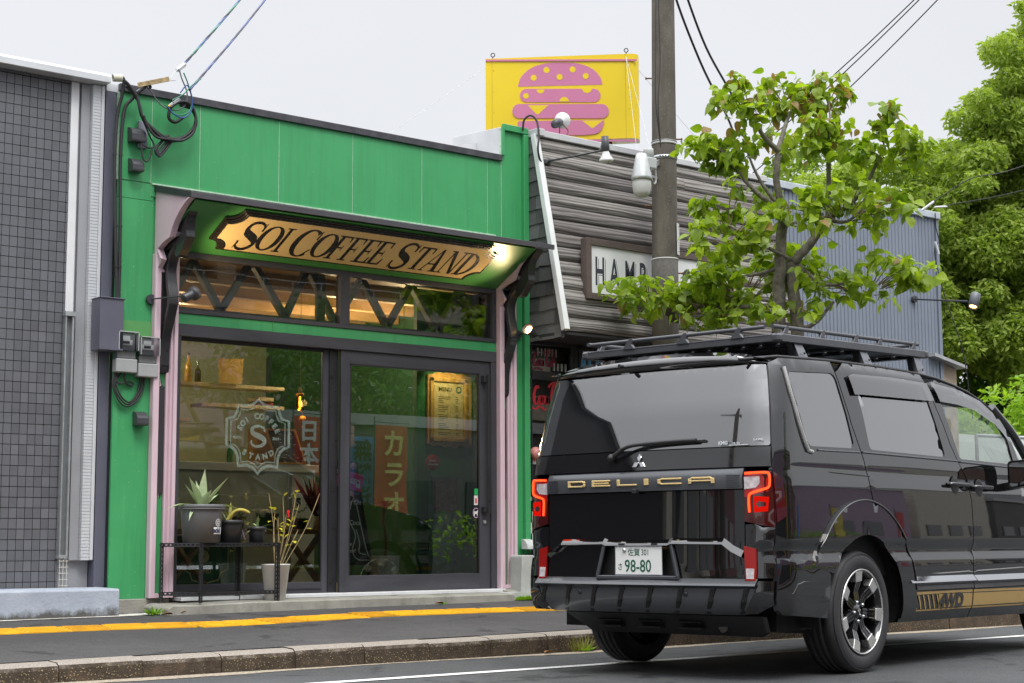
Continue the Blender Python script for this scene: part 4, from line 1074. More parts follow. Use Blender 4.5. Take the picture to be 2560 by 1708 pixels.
# menu on the green partition
b = MB(); b.box(8.80, 9.64, 12.05, 12.10, .372, 3.1); b.build("partition", simple("inner_green", (.025, .13, .045), .45, var=.06), SHOP)
mf = thing("framed_menu", "ornate golden brown frame holding a cream drinks MENU by the door", "menu board", (9.16, 12.03, 1.66))
b = MB(); b.box(8.905, 9.415, 12.02, 12.048, 1.675, 2.315); b.build("frame_back", WOODO, mf, bev=.004)
b = MB()
for (x0, x1, z0, z1) in ((8.925, 8.965, 1.70, 2.29), (9.315, 9.355, 1.70, 2.29), (8.925, 9.355, 2.25, 2.29), (8.925, 9.355, 1.70, 1.74)): b.box(x0, x1, 12.000, 12.0195, z0, z1)
b.build("frame_moulding", simple("golden_oak", (.58, .33, .09), .3, var=.2, stretch=(1, 1, .3), coat=.4), mf, bev=.006, seg=2)
b = MB(); b.prism(sm2([(8.93, 1.675), (8.97, 1.655), (9.03, 1.67), (9.10, 1.645), (9.16, 1.66), (9.22, 1.645), (9.29, 1.67), (9.35, 1.655), (9.40, 1.675)], 3), lambda x, z: (x, 12.022, z), lambda x, z: (x, 12.046, z)); b.prism(sm2([(8.95, 2.315), (9.03, 2.34), (9.09, 2.33), (9.16, 2.352), (9.24, 2.33), (9.31, 2.34), (9.38, 2.315)], 3), lambda x, z: (x, 12.022, z), lambda x, z: (x, 12.046, z)); b.build("frame_crest", WOODO, mf)
b = MB(); b.box(8.972, 9.308, 12.012, 12.016, 1.745, 2.245); b.build("menu_sheet", simple("gold_paper", (.66, .52, .24), .35, var=.08, scale=12, bump=.2, bscale=30), mf)
text_mb("MENU", .055, lambda x, y, d: (9.02 + x, 12.0112, 2.165 + y), 0, .001).build("menu_title", INK, mf)
b = MB(); random.seed(2)
for i in range(22):
    if i % 5 == 4: continue
    z = 2.11 - i * .0165; b.box(9.02, 9.02 + random.uniform(.05, .14), 12.0114, 12.0118, z, z + .005); b.box(9.22, 9.25, 12.0114, 12.0118, z, z + .005)
b.build("menu_lines", INK, mf)
b = MB(); ribbon(b, [(9.255 + .026 * cos(q * pi / 12), 2.185 + .026 * sin(q * pi / 12)) for q in range(24)], lambda x, z, d: (x, 12.0112, z), lambda t, dx, dy: .014, 0, True); b.build("menu_badge", simple("badge_teal", (.02, .10, .08), .5), mf)
lamp_spot("menu_light", (9.0, 11.72, 2.58), (9.16, 12.03, 1.95), 24, 80, (1, .78, .45))
# A-board, closed sign, plant, panel stand
ab_ = thing("chalk_a_board", "black chalkboard A-frame with white drawings behind the sliding door", "a-board", (8.1, 12.1, .372))
def abp(x, z): return (x, 12.1 + (z - .58) * .10, z)
b = MB(); b.add([abp(7.80, .60), abp(8.345, .60), abp(8.225, 1.49), abp(7.86, 1.49)], [(0, 1, 2, 3)]); b.add([tuple(Vector(abp(*q)) + Vector((0, .012, 0))) for q in [(7.80, .60), (8.345, .60), (8.225, 1.49), (7.86, 1.49)]], [(3, 2, 1, 0)]); b.build("chalkboard", simple("slate", (.035, .05, .055), .5, var=.25, scale=5), ab_)
b = MB()
for a, c in (((8.345, .60), (8.225, 1.49)), ((7.80, .60), (8.345, .60)), ((7.86, 1.49), (8.225, 1.49))): b.bar(abp(*a), abp(*c), .02, .02, (0, 1, 0))
b.build("board_frame", BLK, ab_)
for x in (7.82, 8.30):
    b = MB(); b.bar((x, 12.1, .60), (x + .01, 12.06, .375), .03, .03, (0, 1, 0)); b.build("leg", BLK, ab_)
CHK = simple("white_chalk", (.72, .76, .78), .9)
b = MB()
F_ = lambda x, z, d: tuple(Vector(abp(x, z)) + Vector((0, -.004, 0)))
W_ = lambda t, dx, dy: .009
ribbon(b, sm2([(8.17, 1.15), (8.13, 1.0), (8.19, .85), (8.15, .72), (8.20, .64), (8.33, .63)], 6), F_, W_, 0)
ribbon(b, sm2([(8.21, 1.15), (8.24, 1.0), (8.27, .85), (8.30, .72), (8.32, .66)], 6), F_, W_, 0)
ribbon(b, sm2([(8.20, .90), (8.23, .78), (8.22, .70), (8.29, .68)], 6), F_, W_, 0)
b.build("bottle_drawing", CHK, ab_)
for s_, x, z, h in (("Donut Choc", 8.02, 1.12, .055), ("Milk...", 8.02, 1.03, .05), ("Coca", 8.12, .94, .06), ("Coffee", 8.02, .76, .045), ("& Lime!", 8.04, .70, .045), ("Take out", 7.96, 1.40, .05)):
    text_mb(s_, h, lambda a, c, d: F_(x + a, z + c, 0), 0, .0012, .3).build("chalk_words", CHK, ab_)
cl = thing("closed_sign", "hot pink CLOSED sign hung at a slant on the chalkboard", "sign", (8.07, 12.0, 1.3))
R_ = Matrix.Rotation(radians(13), 3, 'Y')
b = MB(); b.obox((8.06, 12.02, 1.325), (.27, .006, .15), R_); b.build("sign_plate", simple("hot_pink", (.72, .05, .26), .4, var=.03), cl, bev=.004)
text_mb("CLOSED", .062, lambda x, y, d: tuple(Vector((8.06, 12.0155, 1.325)) + R_ @ Vector((x - .125, 0, y - .02))), 0, .0022).build("sign_word", WHITEL, cl)
b = MB(); b.obox((8.14, 12.0152, 1.275), (.045, .001, .03), R_); b.build("sign_note", WHITEL, cl)
b = MB(); b.tube([(8.06, 12.03, 1.49), (8.06, 12.02, 1.41)], .002, 5); b.build("hanging_string", INK, cl)
b = MB(); b.lathe([(0, 0), (.032, 0), (.032, .004), (0, .004)], (8.10, 12.03, 1.45), 18, Matrix.Rotation(pi / 2, 3, 'X')); put(b, "round_tag", simple("tag_pink", (.65, .45, .5), .5), "round pale pink tag at the top of the chalkboard", "tag")
wp = thing("potted_plant", "rubber plant in a white diamond textured pot behind the sliding door", "potted plant", (8.42, 12.0, .372))
b = MB(); n_ = 22; rows = 9; c0 = Vector((8.42, 12.0, .40)); vs = []; fs = []
for i in range(rows + 1):
    t = i / rows; r = .098 + .034 * t
    for k in range(n_):
        a = 2 * pi * (k + .5 * (i % 2)) / n_; rr = r + .006 * ((k + i) % 2)
        vs.append(c0 + Vector((cos(a) * rr, sin(a) * rr, t * .27)))
for i in range(rows):
    for k in range(n_):
        a = i * n_ + k; b1 = i * n_ + (k + 1) % n_; c1 = a + n_; d1 = b1 + n_
        if i % 2 == 0: fs += [(a, b1, c1), (b1, d1, c1)]
        else: fs += [(a, b1, d1), (a, d1, c1)]
b.add(vs, fs); b.build("pot", simple("white_ceramic", (.66, .66, .63), .4), wp)
b = MB(); b.lathe([(0, .25), (.125, .25)], c0, 20); b.build("soil", SOIL, wp)
b = MB(); b.tube(smooth_path([c0 + Vector((0, 0, .24)), c0 + Vector((.01, 0, .4)), c0 + Vector((-.02, 0, .58)), c0 + Vector((0, 0, .75))], 5), .012, 8); b.build("stem", simple("brown_stem", (.16, .09, .05), .7), wp)
g_rosette(13, .17, .10, GRN, .8, 30, 31)(wp, c0 + Vector((0, 0, .72)))
ps = thing("panel_stand", "green metal stand with three framed drink posters and a round red disc", "poster stand", (8.98, 11.9, .372))
GM = simple("green_metal", (.03, .12, .06), .4, var=.1)
b = MB(); b.tube([(8.845, 11.9, .375), (8.845, 11.9, 1.46)], .010, 8); b.tube([(9.16, 11.9, .375), (9.16, 11.9, 1.36)], .010, 8); b.build("stand_posts", GM, ps)
for i, (z0, z1, col) in enumerate([(1.06, 1.36, (.10, .035, .02)), (.76, 1.04, (.10, .14, .12)), (.44, .74, (.05, .10, .08))]):
    b = MB(); b.box(8.87, 9.14, 11.89, 11.90, z0, z1); b.build("poster", simple("poster_%d" % i, col, .3, var=.7, scale=14), ps)
    b = MB(); b.box(8.86, 9.15, 11.885, 11.905, z0 - .012, z0); b.box(8.86, 9.15, 11.885, 11.905, z1, z1 + .012); b.box(8.858, 8.87, 11.885, 11.905, z0, z1); b.box(9.14, 9.152, 11.885, 11.905, z0, z1); b.build("poster_frame", GM, ps)
b = MB(); b.lathe([(0, 0), (.072, 0), (.072, .01), (0, .01)], (8.865, 11.895, 1.50), 24, Matrix.Rotation(pi / 2, 3, 'X')); b.build("red_disc", simple("enamel_red", (.42, .03, .02), .25), ps)
text_mb("Drink", .03, lambda x, y, d: (8.825 + x, 11.8835, 1.505 + y), 0, .001, .3).build("disc_word", WHITEL, ps)
text_mb("Coca-Cola", .026, lambda x, y, d: (8.805 + x, 11.8835, 1.475 + y), 0, .001, .3).build("disc_word", WHITEL, ps)

# decals on the glass
FT = NT("frosted_vinyl"); _d = FT.n("ShaderNodeBsdfDiffuse", {0: (.30, .38, .33, 1)}); _tr = FT.n("ShaderNodeBsdfTransparent"); _m = FT.n("ShaderNodeMixShader", {0: FT.rng(FT.noise(FT.coord(), 9, 4), .3, .7, .30, .62), 1: _tr.outputs[0], 2: _d.outputs[0]}); FT.l(_m.outputs[0], FT.o.inputs[0]); FROST = FT.m
em = thing("window_emblem", "frosted SOI COFFEE STAND shield emblem on the left window", "window decal", (6.925, 11.678, 1.34))
half = [(0, 1.951), (.055, 1.907), (.12, 1.893), (.187, 1.90), (.198, 1.85), (.225, 1.80), (.293, 1.783), (.293, 1.57), (.25, 1.56), (.212, 1.53), (.188, 1.48), (.185, 1.405), (.10, 1.412), (.04, 1.39), (0, 1.346)]
full = half + [(-x, z) for x, z in reversed(half[1:-1])]
E_ = lambda x, z, d: (6.925 + x, 11.6775, z)
b = MB(); ribbon(b, full, E_, lambda t, dx, dy: .026, 0, True); b.build("shield_outline", FROST, em)
b = MB(); ribbon(b, [(x * .87, 1.655 + (z - 1.655) * .87) for x, z in full], E_, lambda t, dx, dy: .010, 0, True); b.build("shield_inner_line", FROST, em)
arc_text("SOI COFFEE", 6.925, 1.62, .175, -62, 66, .062, 11.6775, FROST, em, 1, "emblem_letter", .004)
m = MB()
def SG_fn(x, y, d): return (6.925 - .085 + x * .17, 11.6772 - d * .2, 1.565 + y * .175)
p_ = sm2([(.86, .70), (.80, .88), (.55, .97), (.27, .92), (.16, .76), (.26, .60), (.55, .49), (.80, .37), (.85, .20), (.66, .05), (.38, .015), (.17, .10), (.12, .30)], 7)
ribbon(m, p_, SG_fn, lambda t, dx, dy: .10 + .17 * math.exp(-((t - .5) / .22) ** 2), 0)
m.build("emblem_s", FROST, em)
text_mb("ESTD", .032, lambda x, y, d: (6.695 + x, 11.6775, 1.625 + y), 0, .0015).build("emblem_word", FROST, em)
text_mb("2019", .032, lambda x, y, d: (7.06 + x, 11.6775, 1.625 + y), 0, .0015).build("emblem_word", FROST, em)
for i, c in enumerate("STAND"):
    a = radians(-32 + 16 * i); px = 6.925 + .26 * sin(a) ; pz = 1.72 - .26 * cos(a) + .0
    text_mb(c, .062, lambda x, y, d: (px + x * cos(a) - y * sin(a), 11.6775, pz + x * sin(a) + y * cos(a)), 0, .004, align='CENTER').build("emblem_letter", FROST, em)
for nm, lab, x0, x1, z0, z1, col in (("door_sticker", "green sticker on the door glass, topmost", 9.130, 9.172, 1.205, 1.262, (.02, .35, .10)), ("door_sticker", "white sticker with a red mark below the green one", 9.128, 9.170, 1.115, 1.20, (.72, .70, .70))):
    b = MB(); b.box(x0, x1, 11.6225, 11.6235, z0, z1); o = tag(b.build(nm, simple("sticker_%s" % col[0], col, .4)), lab, "sticker")
b = MB(); b.box(9.140, 9.158, 11.6215, 11.6224, 1.13, 1.175); put(b, "sticker_mark", simple("mark_red", (.6, .03, .03), .4), "small red mark printed on the white door sticker", "sticker")
ds = thing("dog_sticker", "round pink outlined sticker with a white dog silhouette on the door", "sticker", (9.15, 11.62, 1.04))
b = MB(); ribbon(b, [(9.150 + .034 * cos(q * pi / 14), 1.045 + .042 * sin(q * pi / 14)) for q in range(28)], lambda x, z, d: (x, 11.6225, z), lambda t, dx, dy: .006, 0, True); b.build("ring", simple("sticker_pink", (.65, .42, .62), .4), ds)
b = MB(); b.prism([(9.128, 1.02), (9.135, 1.02), (9.137, 1.036), (9.158, 1.036), (9.16, 1.02), (9.167, 1.02), (9.168, 1.05), (9.178, 1.058), (9.172, 1.07), (9.16, 1.062), (9.135, 1.055), (9.128, 1.068), (9.125, 1.05)], lambda x, z: (x, 11.6218, z), lambda x, z: (x, 11.6226, z)); b.build("dog_shape", WHITEL, ds)

# ------------------------------------------------------------------ plants and rack outside
rk = thing("plant_rack", "low black slotted steel rack holding potted plants outside the window", "rack", (6.4, 11.35, .335))
def angle(mb, p0, p1, w=.028, th=.0025, flip=1):
    p0 = Vector(p0); p1 = Vector(p1); d = (p1 - p0).normalized()
    if abs(d.z) > .5: ax1, ax2 = Vector((flip, 0, 0)), Vector((0, -1, 0))
    elif abs(d.x) > .5: ax1, ax2 = Vector((0, 0, -1)), Vector((0, -1, 0)) * -1
    else: ax1, ax2 = Vector((0, 0, -1)), Vector((flip, 0, 0))
    L = (p1 - p0).length; n = max(2, int(L / .032))
    def strip(a):
        # two rails and bridges leave slots between
        b_ = a.cross(d).normalized()
        for lo, hi in ((0, .34), (.62, 1.0)):
            q = [p0 + a * w * lo, p0 + a * w * hi, p1 + a * w * hi, p1 + a * w * lo]
            o = [v + b_ * th for v in q]
            mb.add(q + o, [(0, 1, 2, 3), (7, 6, 5, 4), (0, 4, 5, 1), (1, 5, 6, 2), (2, 6, 7, 3), (3, 7, 4, 0)])
        for i in range(n + 1):
            c = p0 + d * (L * i / n); hw = d * (.006 if 0 < i < n else .004)
            q = [c - hw + a * w * .34, c - hw + a * w * .62, c + hw + a * w * .62, c + hw + a * w * .34]; o = [v + b_ * th for v in q]
            mb.add(q + o, [(0, 1, 2, 3), (7, 6, 5, 4), (0, 4, 5, 1), (1, 5, 6, 2), (2, 6, 7, 3), (3, 7, 4, 0)])
    strip(ax1); strip(ax2)
RX0, RX1, RY0, RY1 = 5.915, 6.865, 11.22, 11.52
# the rack stands askew: front left leg comes forward
legs = [(6.160, 11.20, 1), (6.860, 11.23, -1), (6.075, 11.50, 1), (6.800, 11.53, -1)]
legs = [(6.155, 11.215, 1), (6.86, 11.235, -1), (5.95, 11.46, 1), (6.66, 11.50, -1)]
LM = [((x), y, .334 if y < 11.3 else .340) for x, y, f in legs]
for (x, y, f), l in zip(legs, LM):
    b = MB(); angle(b, (x, y, l[2]), (x, y, .786), .030, .003, f); b.build("leg", BLK, rk)
for z in (.784, .415):
    for i, j in ((0, 1), (2, 3), (0, 2), (1, 3)):
        b = MB(); p0 = Vector((legs[i][0], legs[i][1], z)); p1 = Vector((legs[j][0], legs[j][1], z))
        d = (p1 - p0).normalized(); side_ = Vector((0, 0, -1)); L = (p1 - p0).length; n = int(L / .034)
        for lo, hi in ((0, .3), (.62, 1)):
            q = [p0 + side_ * .028 * lo, p0 + side_ * .028 * hi, p1 + side_ * .028 * hi, p1 + side_ * .028 * lo]; off = d.cross(side_).normalized() * .003; o = [v + off for v in q]
            b.add(q + o, [(0, 1, 2, 3), (7, 6, 5, 4), (0, 4, 5, 1), (1, 5, 6, 2), (2, 6, 7, 3), (3, 7, 4, 0)])
        for k in range(n + 1):
            c = p0 + d * (L * k / n); hw = d * .007; q = [c - hw + side_ * .0084, c - hw + side_ * .0175, c + hw + side_ * .0175, c + hw + side_ * .0084]; o = [v + off for v in q]
            b.add(q + o, [(0, 1, 2, 3), (7, 6, 5, 4), (0, 4, 5, 1), (1, 5, 6, 2), (2, 6, 7, 3), (3, 7, 4, 0)])
        b.build("rail", BLK, rk)
b = MB(); b.add([(legs[i][0], legs[i][1], .7865) for i in (0, 1, 3, 2)] + [(legs[i][0], legs[i][1], .7825) for i in (0, 1, 3, 2)], [(0, 1, 2, 3), (7, 6, 5, 4), (0, 4, 5, 1), (1, 5, 6, 2), (2, 6, 7, 3), (3, 7, 4, 0)]); b.build("shelf_board", BLK, rk)
PG = simple("slate_grey_pot", (.125, .128, .135), .5, var=.05, bump=.04)
ag = thing("agave_plant", "large pale agave in a square shouldered grey pot on the rack", "potted plant", (6.235, 11.34, .787))
c = Vector((6.235, 11.34, .787))
pot(ag, c, .143, .165, .292, PG, .010, 36)
b = MB(); b.lathe([(.165, .252), (.178, .254), (.178, .262), (.165, .264)], c, 36); b.build("pot_rim", PG, ag)
LBLW = simple("print_white", (.68, .70, .72), .5, var=.04)
def onpot(x, z, r=.1555, d=.0): 
    a = -pi / 2 + x / r + .42; return tuple(c + Vector((cos(a) * (r + d), sin(a) * (r + d), z)))
b = MB(); ribbon(b, [(.026 * cos(q * pi / 16), .152 + .026 * sin(q * pi / 16)) for q in range(32)], lambda x, z, d: onpot(x, z, .1555, .002), lambda t, dx, dy: .0055, 0, True)
for q in range(6):
    a = q * pi / 3 + pi / 6; ribbon(b, [(.006 * cos(a), .152 + .006 * sin(a)), (.018 * cos(a), .152 + .018 * sin(a))], lambda x, z, d: onpot(x, z, .1555, .002), lambda t, dx, dy: .007, 0)
b.build("pot_emblem", LBLW, ag)
b = MB()
for i in range(10):
    x0 = -.045 + i * .009; b.add([onpot(x0, .066, .153, .0015), onpot(x0 + .009, .066, .153, .0015), onpot(x0 + .009, .118, .1545, .0015), onpot(x0, .118, .1545, .0015)], [(0, 1, 2, 3)])
b.build("pot_label", LBLW, ag)
text_mb("acid", .052, lambda x, y, d: onpot(x - .052, .077 + y, .1545, .0028), 0, .003, sx=.95).build("pot_label_word", simple("print_navy", (.03, .03, .06), .5), ag)
random.seed(3)
top = c + Vector((0, 0, .27))
for i, (az, el, L, w) in enumerate([(200, 62, .27, .085), (262, 84, .30, .085), (335, 55, .30, .08), (285, 60, .16, .095), (150, 60, .22, .08), (60, 60, .24, .08), (100, 75, .22, .08), (20, 35, .20, .07)]):
    b = MB(); a = radians(az) ; e = radians(el)
    blade(b, top + Vector((cos(a), sin(a), 0)) * .02, (cos(a) * cos(e), sin(a) * cos(e), sin(e)), L, w, .12, n=8, fold=.55); b.build("agave_leaf", AGAVE, ag)
for i, (az, el, L, w) in enumerate([(185, 24, .30, .055), (350, 22, .32, .055), (215, 15, .22, .05), (320, 12, .2, .05), (240, 5, .12, .04), (300, 0, .12, .04)]):
    b = MB(); a = radians(az); e = radians(el)
    blade(b, top + Vector((cos(a), sin(a), 0)) * .04, (cos(a) * cos(e), sin(a) * cos(e), sin(e)), L, w, .95 if i < 2 else 1.6, n=8, fold=.4); b.build("drooping_leaf", AGAVE if i < 4 else DRYL, ag)
p2_ = thing("striped_agave_plant", "yellow striped succulent in a black pot beside the grey pot", "potted plant", (6.495, 11.37, .787))
pot(p2_, Vector((6.495, 11.37, .787)), .088, .103, .175, POTB)
STR = leafmat("striped_leaf", (.42, .48, .12), (.65, .62, .22), .15)
for i, (az, el, L, w) in enumerate([(250, 82, .17, .035), (320, 70, .15, .03), (200, 60, .12, .03), (350, 8, .2, .03), (185, 15, .12, .035), (100, 60, .12, .03)]):
    b = MB(); a = radians(az); e = radians(el); blade(b, (6.495, 11.36, .94), (cos(a) * cos(e), sin(a) * cos(e), sin(e)), L, w, .15, n=6); b.build("striped_leaf", STR, p2_)
b = MB(); b.tube(smooth_path([(6.45, 11.33, .96), (6.50, 11.30, 1.03), (6.56, 11.28, 1.04), (6.62, 11.27, 1.015)], 5), [.013] * 15 + [.006], 8); b.build("yellow_stem", simple("yellow_cactus", (.50, .42, .08), .6, var=.15), p2_)
p3_ = thing("small_aloe_plant", "small aloe in a black pot at the right end of the rack", "potted plant", (6.745, 11.37, .787))
pot(p3_, Vector((6.745, 11.37, .787)), .058, .068, .125, POTB)
for i, (az, el, L, w) in enumerate([(200, 50, .12, .025), (250, 75, .13, .022), (330, 40, .15, .022), (190, 10, .13, .025), (350, 20, .16, .022), (300, 15, .1, .02), (80, 50, .12, .025)]):
    b = MB(); a = radians(az); e = radians(el); blade(b, (6.745, 11.37, .89), (cos(a) * cos(e), sin(a) * cos(e), sin(e)), L, w, .9, n=7); b.build("aloe_leaf", SUCC, p3_)
ap = MB(); random.seed(6)
for i in range(34):
    a = random.uniform(0, 2 * pi); e = random.uniform(-1.2, .8); blade(ap, (6.625, 11.40, .885), (cos(a) * cos(e), sin(a) * cos(e), sin(e)), random.uniform(.05, .11), .008, 1.5, n=6)
put(ap, "air_plant", simple("dry_mauve_root", (.20, .15, .16), .8, var=.3), "shaggy grey air plant wedged between the two black pots", "air plant")
yp = thing("yellow_leaf_plant", "bare stemmed plant with few yellow leaves in a tall white pot", "potted plant", (6.90, 11.34, .335))
c = Vector((6.905, 11.345, .335))
b = MB(); b.lathe([(0, 0), (.078, 0), (.112, .272), (.116, .274), (.116, .282), (.106, .282), (.102, .26), (0, .26)], c, 32); b.build("pot", simple("white_plastic", (.74, .74, .72), .35, var=.03), yp)
YL = leafmat("yellow_leaf", (.50, .50, .02), (.75, .68, .05), .35)
STEMY = simple("straw_stem", (.36, .28, .14), .7, var=.2, scale=20)
random.seed(15); sb = MB(); lb = MB()
for i in range(11):
    a = random.uniform(-.5, .55); bb = random.uniform(-.3, .2); L = random.uniform(.25, .62) if i > 2 else .62
    p0 = c + Vector((a * .1, bb * .1, .255)); p1 = p0 + Vector((a * L * .5, bb * .25, L * .5)); p2 = p0 + Vector((a * L * .75 + random.uniform(-.05, .05), bb * .4, L * .95))
    P = smooth_path([p0, p1, p2], 5); sb.tube(P, [.0032] * (len(P) - 1) + [.002], 5)
    for q in range(3):
        pp_ = P[random.randint(4, len(P) - 1)]
        dd = Vector((random.uniform(-1, 1), random.uniform(-.6, .2), random.uniform(-.2, .7))); sb.tube([pp_, pp_ + dd * .03], .0018, 4)
        if random.random() < .75: blade(lb, pp_ + dd * .03, dd, random.uniform(.03, .055), random.uniform(.028, .05), .4, n=4)
sb.build("stems", STEMY, yp); lb.build("leaves", YL, yp)
b = MB(); b.prism([(-.010, 0), (.012, .004), (.006, .03), (.016, .05), (.004, .06), (-.010, .054), (-.016, .04), (-.004, .028)], lambda x, z: (6.965 + x, 11.26, .985 + z), lambda x, z: (6.965 + x, 11.264, .985 + z)); b.build("red_tie", simple("red_ribbon", (.6, .02, .02), .5), yp)
# weeds at the foot of the wall and kerb
WEED = leafmat("weed_leaf", (.12, .30, .02), (.35, .55, .05), .35)
def weed(label, c, n, r, L, w, seed, mat=WEED, el=(20, 80), z0=None):
    random.seed(seed); b = MB()
    for i in range(n):
        a = random.uniform(0, 2 * pi); q = r * sqrt(random.random()); e = radians(random.uniform(*el))
        blade(b, Vector(c) + Vector((cos(a) * q, sin(a) * q * .4, 0)), (cos(a) * cos(e), sin(a) * cos(e) * .6, sin(e)), L * random.uniform(.5, 1.1), w * random.uniform(.6, 1.2), .5, n=3)
    return tag(b.build("weed_clump", mat), label, "weed", "weeds growing from the pavement joints")
weed("bright green moss like weed cushion at the right end of the step", (9.42, 11.22, .275), 420, .13, .045, .022, 41)
weed("small green weed beside the base block left of the step", (5.80, 11.24, .255), 30, .05, .07, .035, 42)
weed("tiny sprout at the foot of the step right of centre", (8.45, 11.17, .262), 9, .03, .035, .03, 43)
weed("tall thin weed against the kerb behind the van tyre", (7.98, 8.915, .0), 60, .09, .14, .010, 44, leafmat("dry_grass", (.22, .24, .05), (.45, .42, .15), .3), (50, 88))
weed("broad leaved green weed at the kerb behind the van tyre", (8.02, 8.905, .0), 12, .04, .07, .055, 45, WEED, (30, 70))
random.seed(77); litter_m = simple("fallen_leaf", (.42, .20, .06), .7, var=.4, scale=30, rnd=True)
for i, (x, y, z, lab) in enumerate([(5.90, 11.15, None, "curled brown leaf by the base block"), (5.99, 11.2, None, "second curled brown leaf nearer the step"), (7.62, 8.90, 'r', "orange dry leaf on the gutter by the kerb"), (8.4, 11.12, None, "brown leaf in front of the step")]):
    b = MB(); zz = (pave_z(x, y) if z is None else road_z(y)) + .008; a = random.uniform(0, 3)
    blade(b, (x, y, zz + .006), (cos(a) * .9, .1, .12), .085, .045, .3, n=5, fold=.6); tag(b.build("fallen_leaf", litter_m), lab, "leaf", "fallen leaves")
# ------------------------------------------------------------------ burger shop next door
HB = thing("burger_shop", "shop with weathered grey plank mansard and shingled side next to the green one", "building", (11.4, 11.6, .3))
def m_oldwood():
    t = NT("weathered_plank"); co = t.coord((.32, 3, 4.2), True)
    n = t.noise(co, 1.4, 3, .5, .8)
    w = t.n("ShaderNodeTexWave", {0: co, 'Scale': 2.0, 'Distortion': 14, 'Detail': 4, 'Detail Scale': .8}, wave_type='BANDS', bands_direction='Z')
    fine = t.noise(t.coord((1.2, 20, 60), True), 3, 4, .6)
    c = t.ramp(w.outputs[1], [(.02, (.13, .122, .115)), (.3, (.235, .225, .215)), (.95, (.36, .35, .34))])
    c = t.mix(t.rng(fine, .35, .65, 0, .5), c, (.11, .10, .09))
    c = t.mix(t.rng(n, .52, .75, 0, .55), c, (.13, .085, .06))
    oi = t.n("ShaderNodeObjectInfo")
    c = t.mix(1.0, c, t.ramp(oi.outputs['Random'], [(0, (.62, .60, .60)), (1, (1.1, 1.08, 1.05))]), 'MULTIPLY')
    v = t.n("ShaderNodeTexVoronoi", {0: t.coord((1.0, 3, 3), True), 'Scale': 2.3})
    kn = t.rng(v.outputs[0], .03, .09, .85, 0)
    c = t.mix(kn, c, (.045, .035, .03))
    h = t.n("ShaderNodeMath", {0: w.outputs[1], 1: fine}, operation='ADD')
    t.bsdf(c, .82, 0, t.bump(h.outputs[0], .35, .008), .25)
    return t.m
OLDW = m_oldwood()
SHING = simple("asphalt_shingle", (.105, .105, .105), .95, var=.3, scale=160, bump=.7, bscale=260, rnd=True)
YT, ZT, YB, ZB = 11.50, 4.572, 11.085, 2.682
random.seed(31)
NP = 14
for i in range(NP):
    z1 = ZT - (ZT - ZB) / NP * i; z0 = ZT - (ZT - ZB) / NP * (i + 1) + .007
    yy = lambda z: YT + (YB - YT) * (ZT - z) / (ZT - ZB)
    prof = []
    for k in range(7):
        t = k / 6; z = z0 + (z1 - z0) * t; bul = .026 * (1 - (2 * t - 1) ** 2) + (.004 if t < .5 else 0)
        prof.append((yy(z) - bul, z))
    prof += [(yy(z1) + .02, z1), (yy(z0) + .02, z0)]
    j = 0; xcuts = [9.765] + sorted([random.uniform(11.2, 12.4)]) + [12.95]
    for xa, xb in zip(xcuts, xcuts[1:]):
        b = MB(); n = len(prof)
        b.add([(xa + .001, y, z) for y, z in prof] + [(xb - .001, y + random.uniform(-.0, .002), z) for y, z in prof], [tuple(range(n)), tuple(range(2 * n - 1, n - 1, -1))] + [(q, (q + 1) % n, (q + 1) % n + n, q + n) for q in range(n)])
        b.build("plank", OLDW, HB)
b = MB(); b.prism([(11.6, 2.70), (YB + .05, 2.70), (YT + .05, 4.55), (11.6, 4.55)], lambda y, z: (9.758, y, z), lambda y, z: (12.95, y, z)); b.build("mansard_core", simple("dark_core", (.03, .028, .026), .9), HB)
# shingles on the triangular side
row = 0; z = 4.545
while z > 2.70:
    zb = z - .137; y_edge = YT + (YB - YT) * (ZT - (zb + .05)) / (ZT - ZB)
    y = 11.60; first = True
    while y > y_edge + .02:
        w = random.choice([.10, .13, .17, .21]); y2 = max(y - w, y_edge)
        if y2 - y_edge < .03: y2 = y_edge
        sag = random.uniform(-.004, .006); tilt = random.uniform(-.05, .05) * (1 if random.random() < .8 else 2.2)
        b = MB(); th = .006
        P = [(y - .002, z + .02), (y2 + .002, z + .02), (y2 + .002, zb + sag + tilt * (y - y2) * .5), (y - .002, zb + sag - tilt * (y - y2) * .5)]
        x_t, x_b = 9.752, 9.744 - random.uniform(0, .003)
        b.add([(x_t, P[0][0], P[0][1]), (x_t, P[1][0], P[1][1]), (x_b, P[2][0], P[2][1]), (x_b, P[3][0], P[3][1])] + [(x_t + th, P[0][0], P[0][1]), (x_t + th, P[1][0], P[1][1]), (x_b + th, P[2][0], P[2][1]), (x_b + th, P[3][0], P[3][1])], [(0, 1, 2, 3), (7, 6, 5, 4), (0, 4, 5, 1), (1, 5, 6, 2), (2, 6, 7, 3), (3, 7, 4, 0)])
        b.build("shingle", SHING, HB); y = y2
    z = zb; row += 1
b = MB(); b.bar((9.758, 11.492, 4.585), (9.753, 11.070, 2.690), .060, .062, (1, 0, 0)); b.build("corner_trim", simple("white_trim", (.70, .72, .71), .45, var=.05, dirt=((.4, .4, .38), .68, .5)), HB, bev=.004)
b = MB(); b.box(9.742, 9.83, 11.43, 11.66, 4.572, 4.640); b.box(9.83, 12.96, 11.455, 11.70, 4.572, 4.632); b.build("roof_edge_flashing", FLASH, HB, bev=.004)
b = MB(); b.box(9.745, 12.95, 11.09, 11.61, 2.655, 2.682); b.build("mansard_soffit", simple("soffit_dark", (.03, .03, .03), .7), HB)
b = MB(); b.box(9.74, 12.95, 11.66, 16.2, .2, 4.55); b.build("wall_core", simple("inner_dark_wall", (.05, .045, .04), .8), HB)
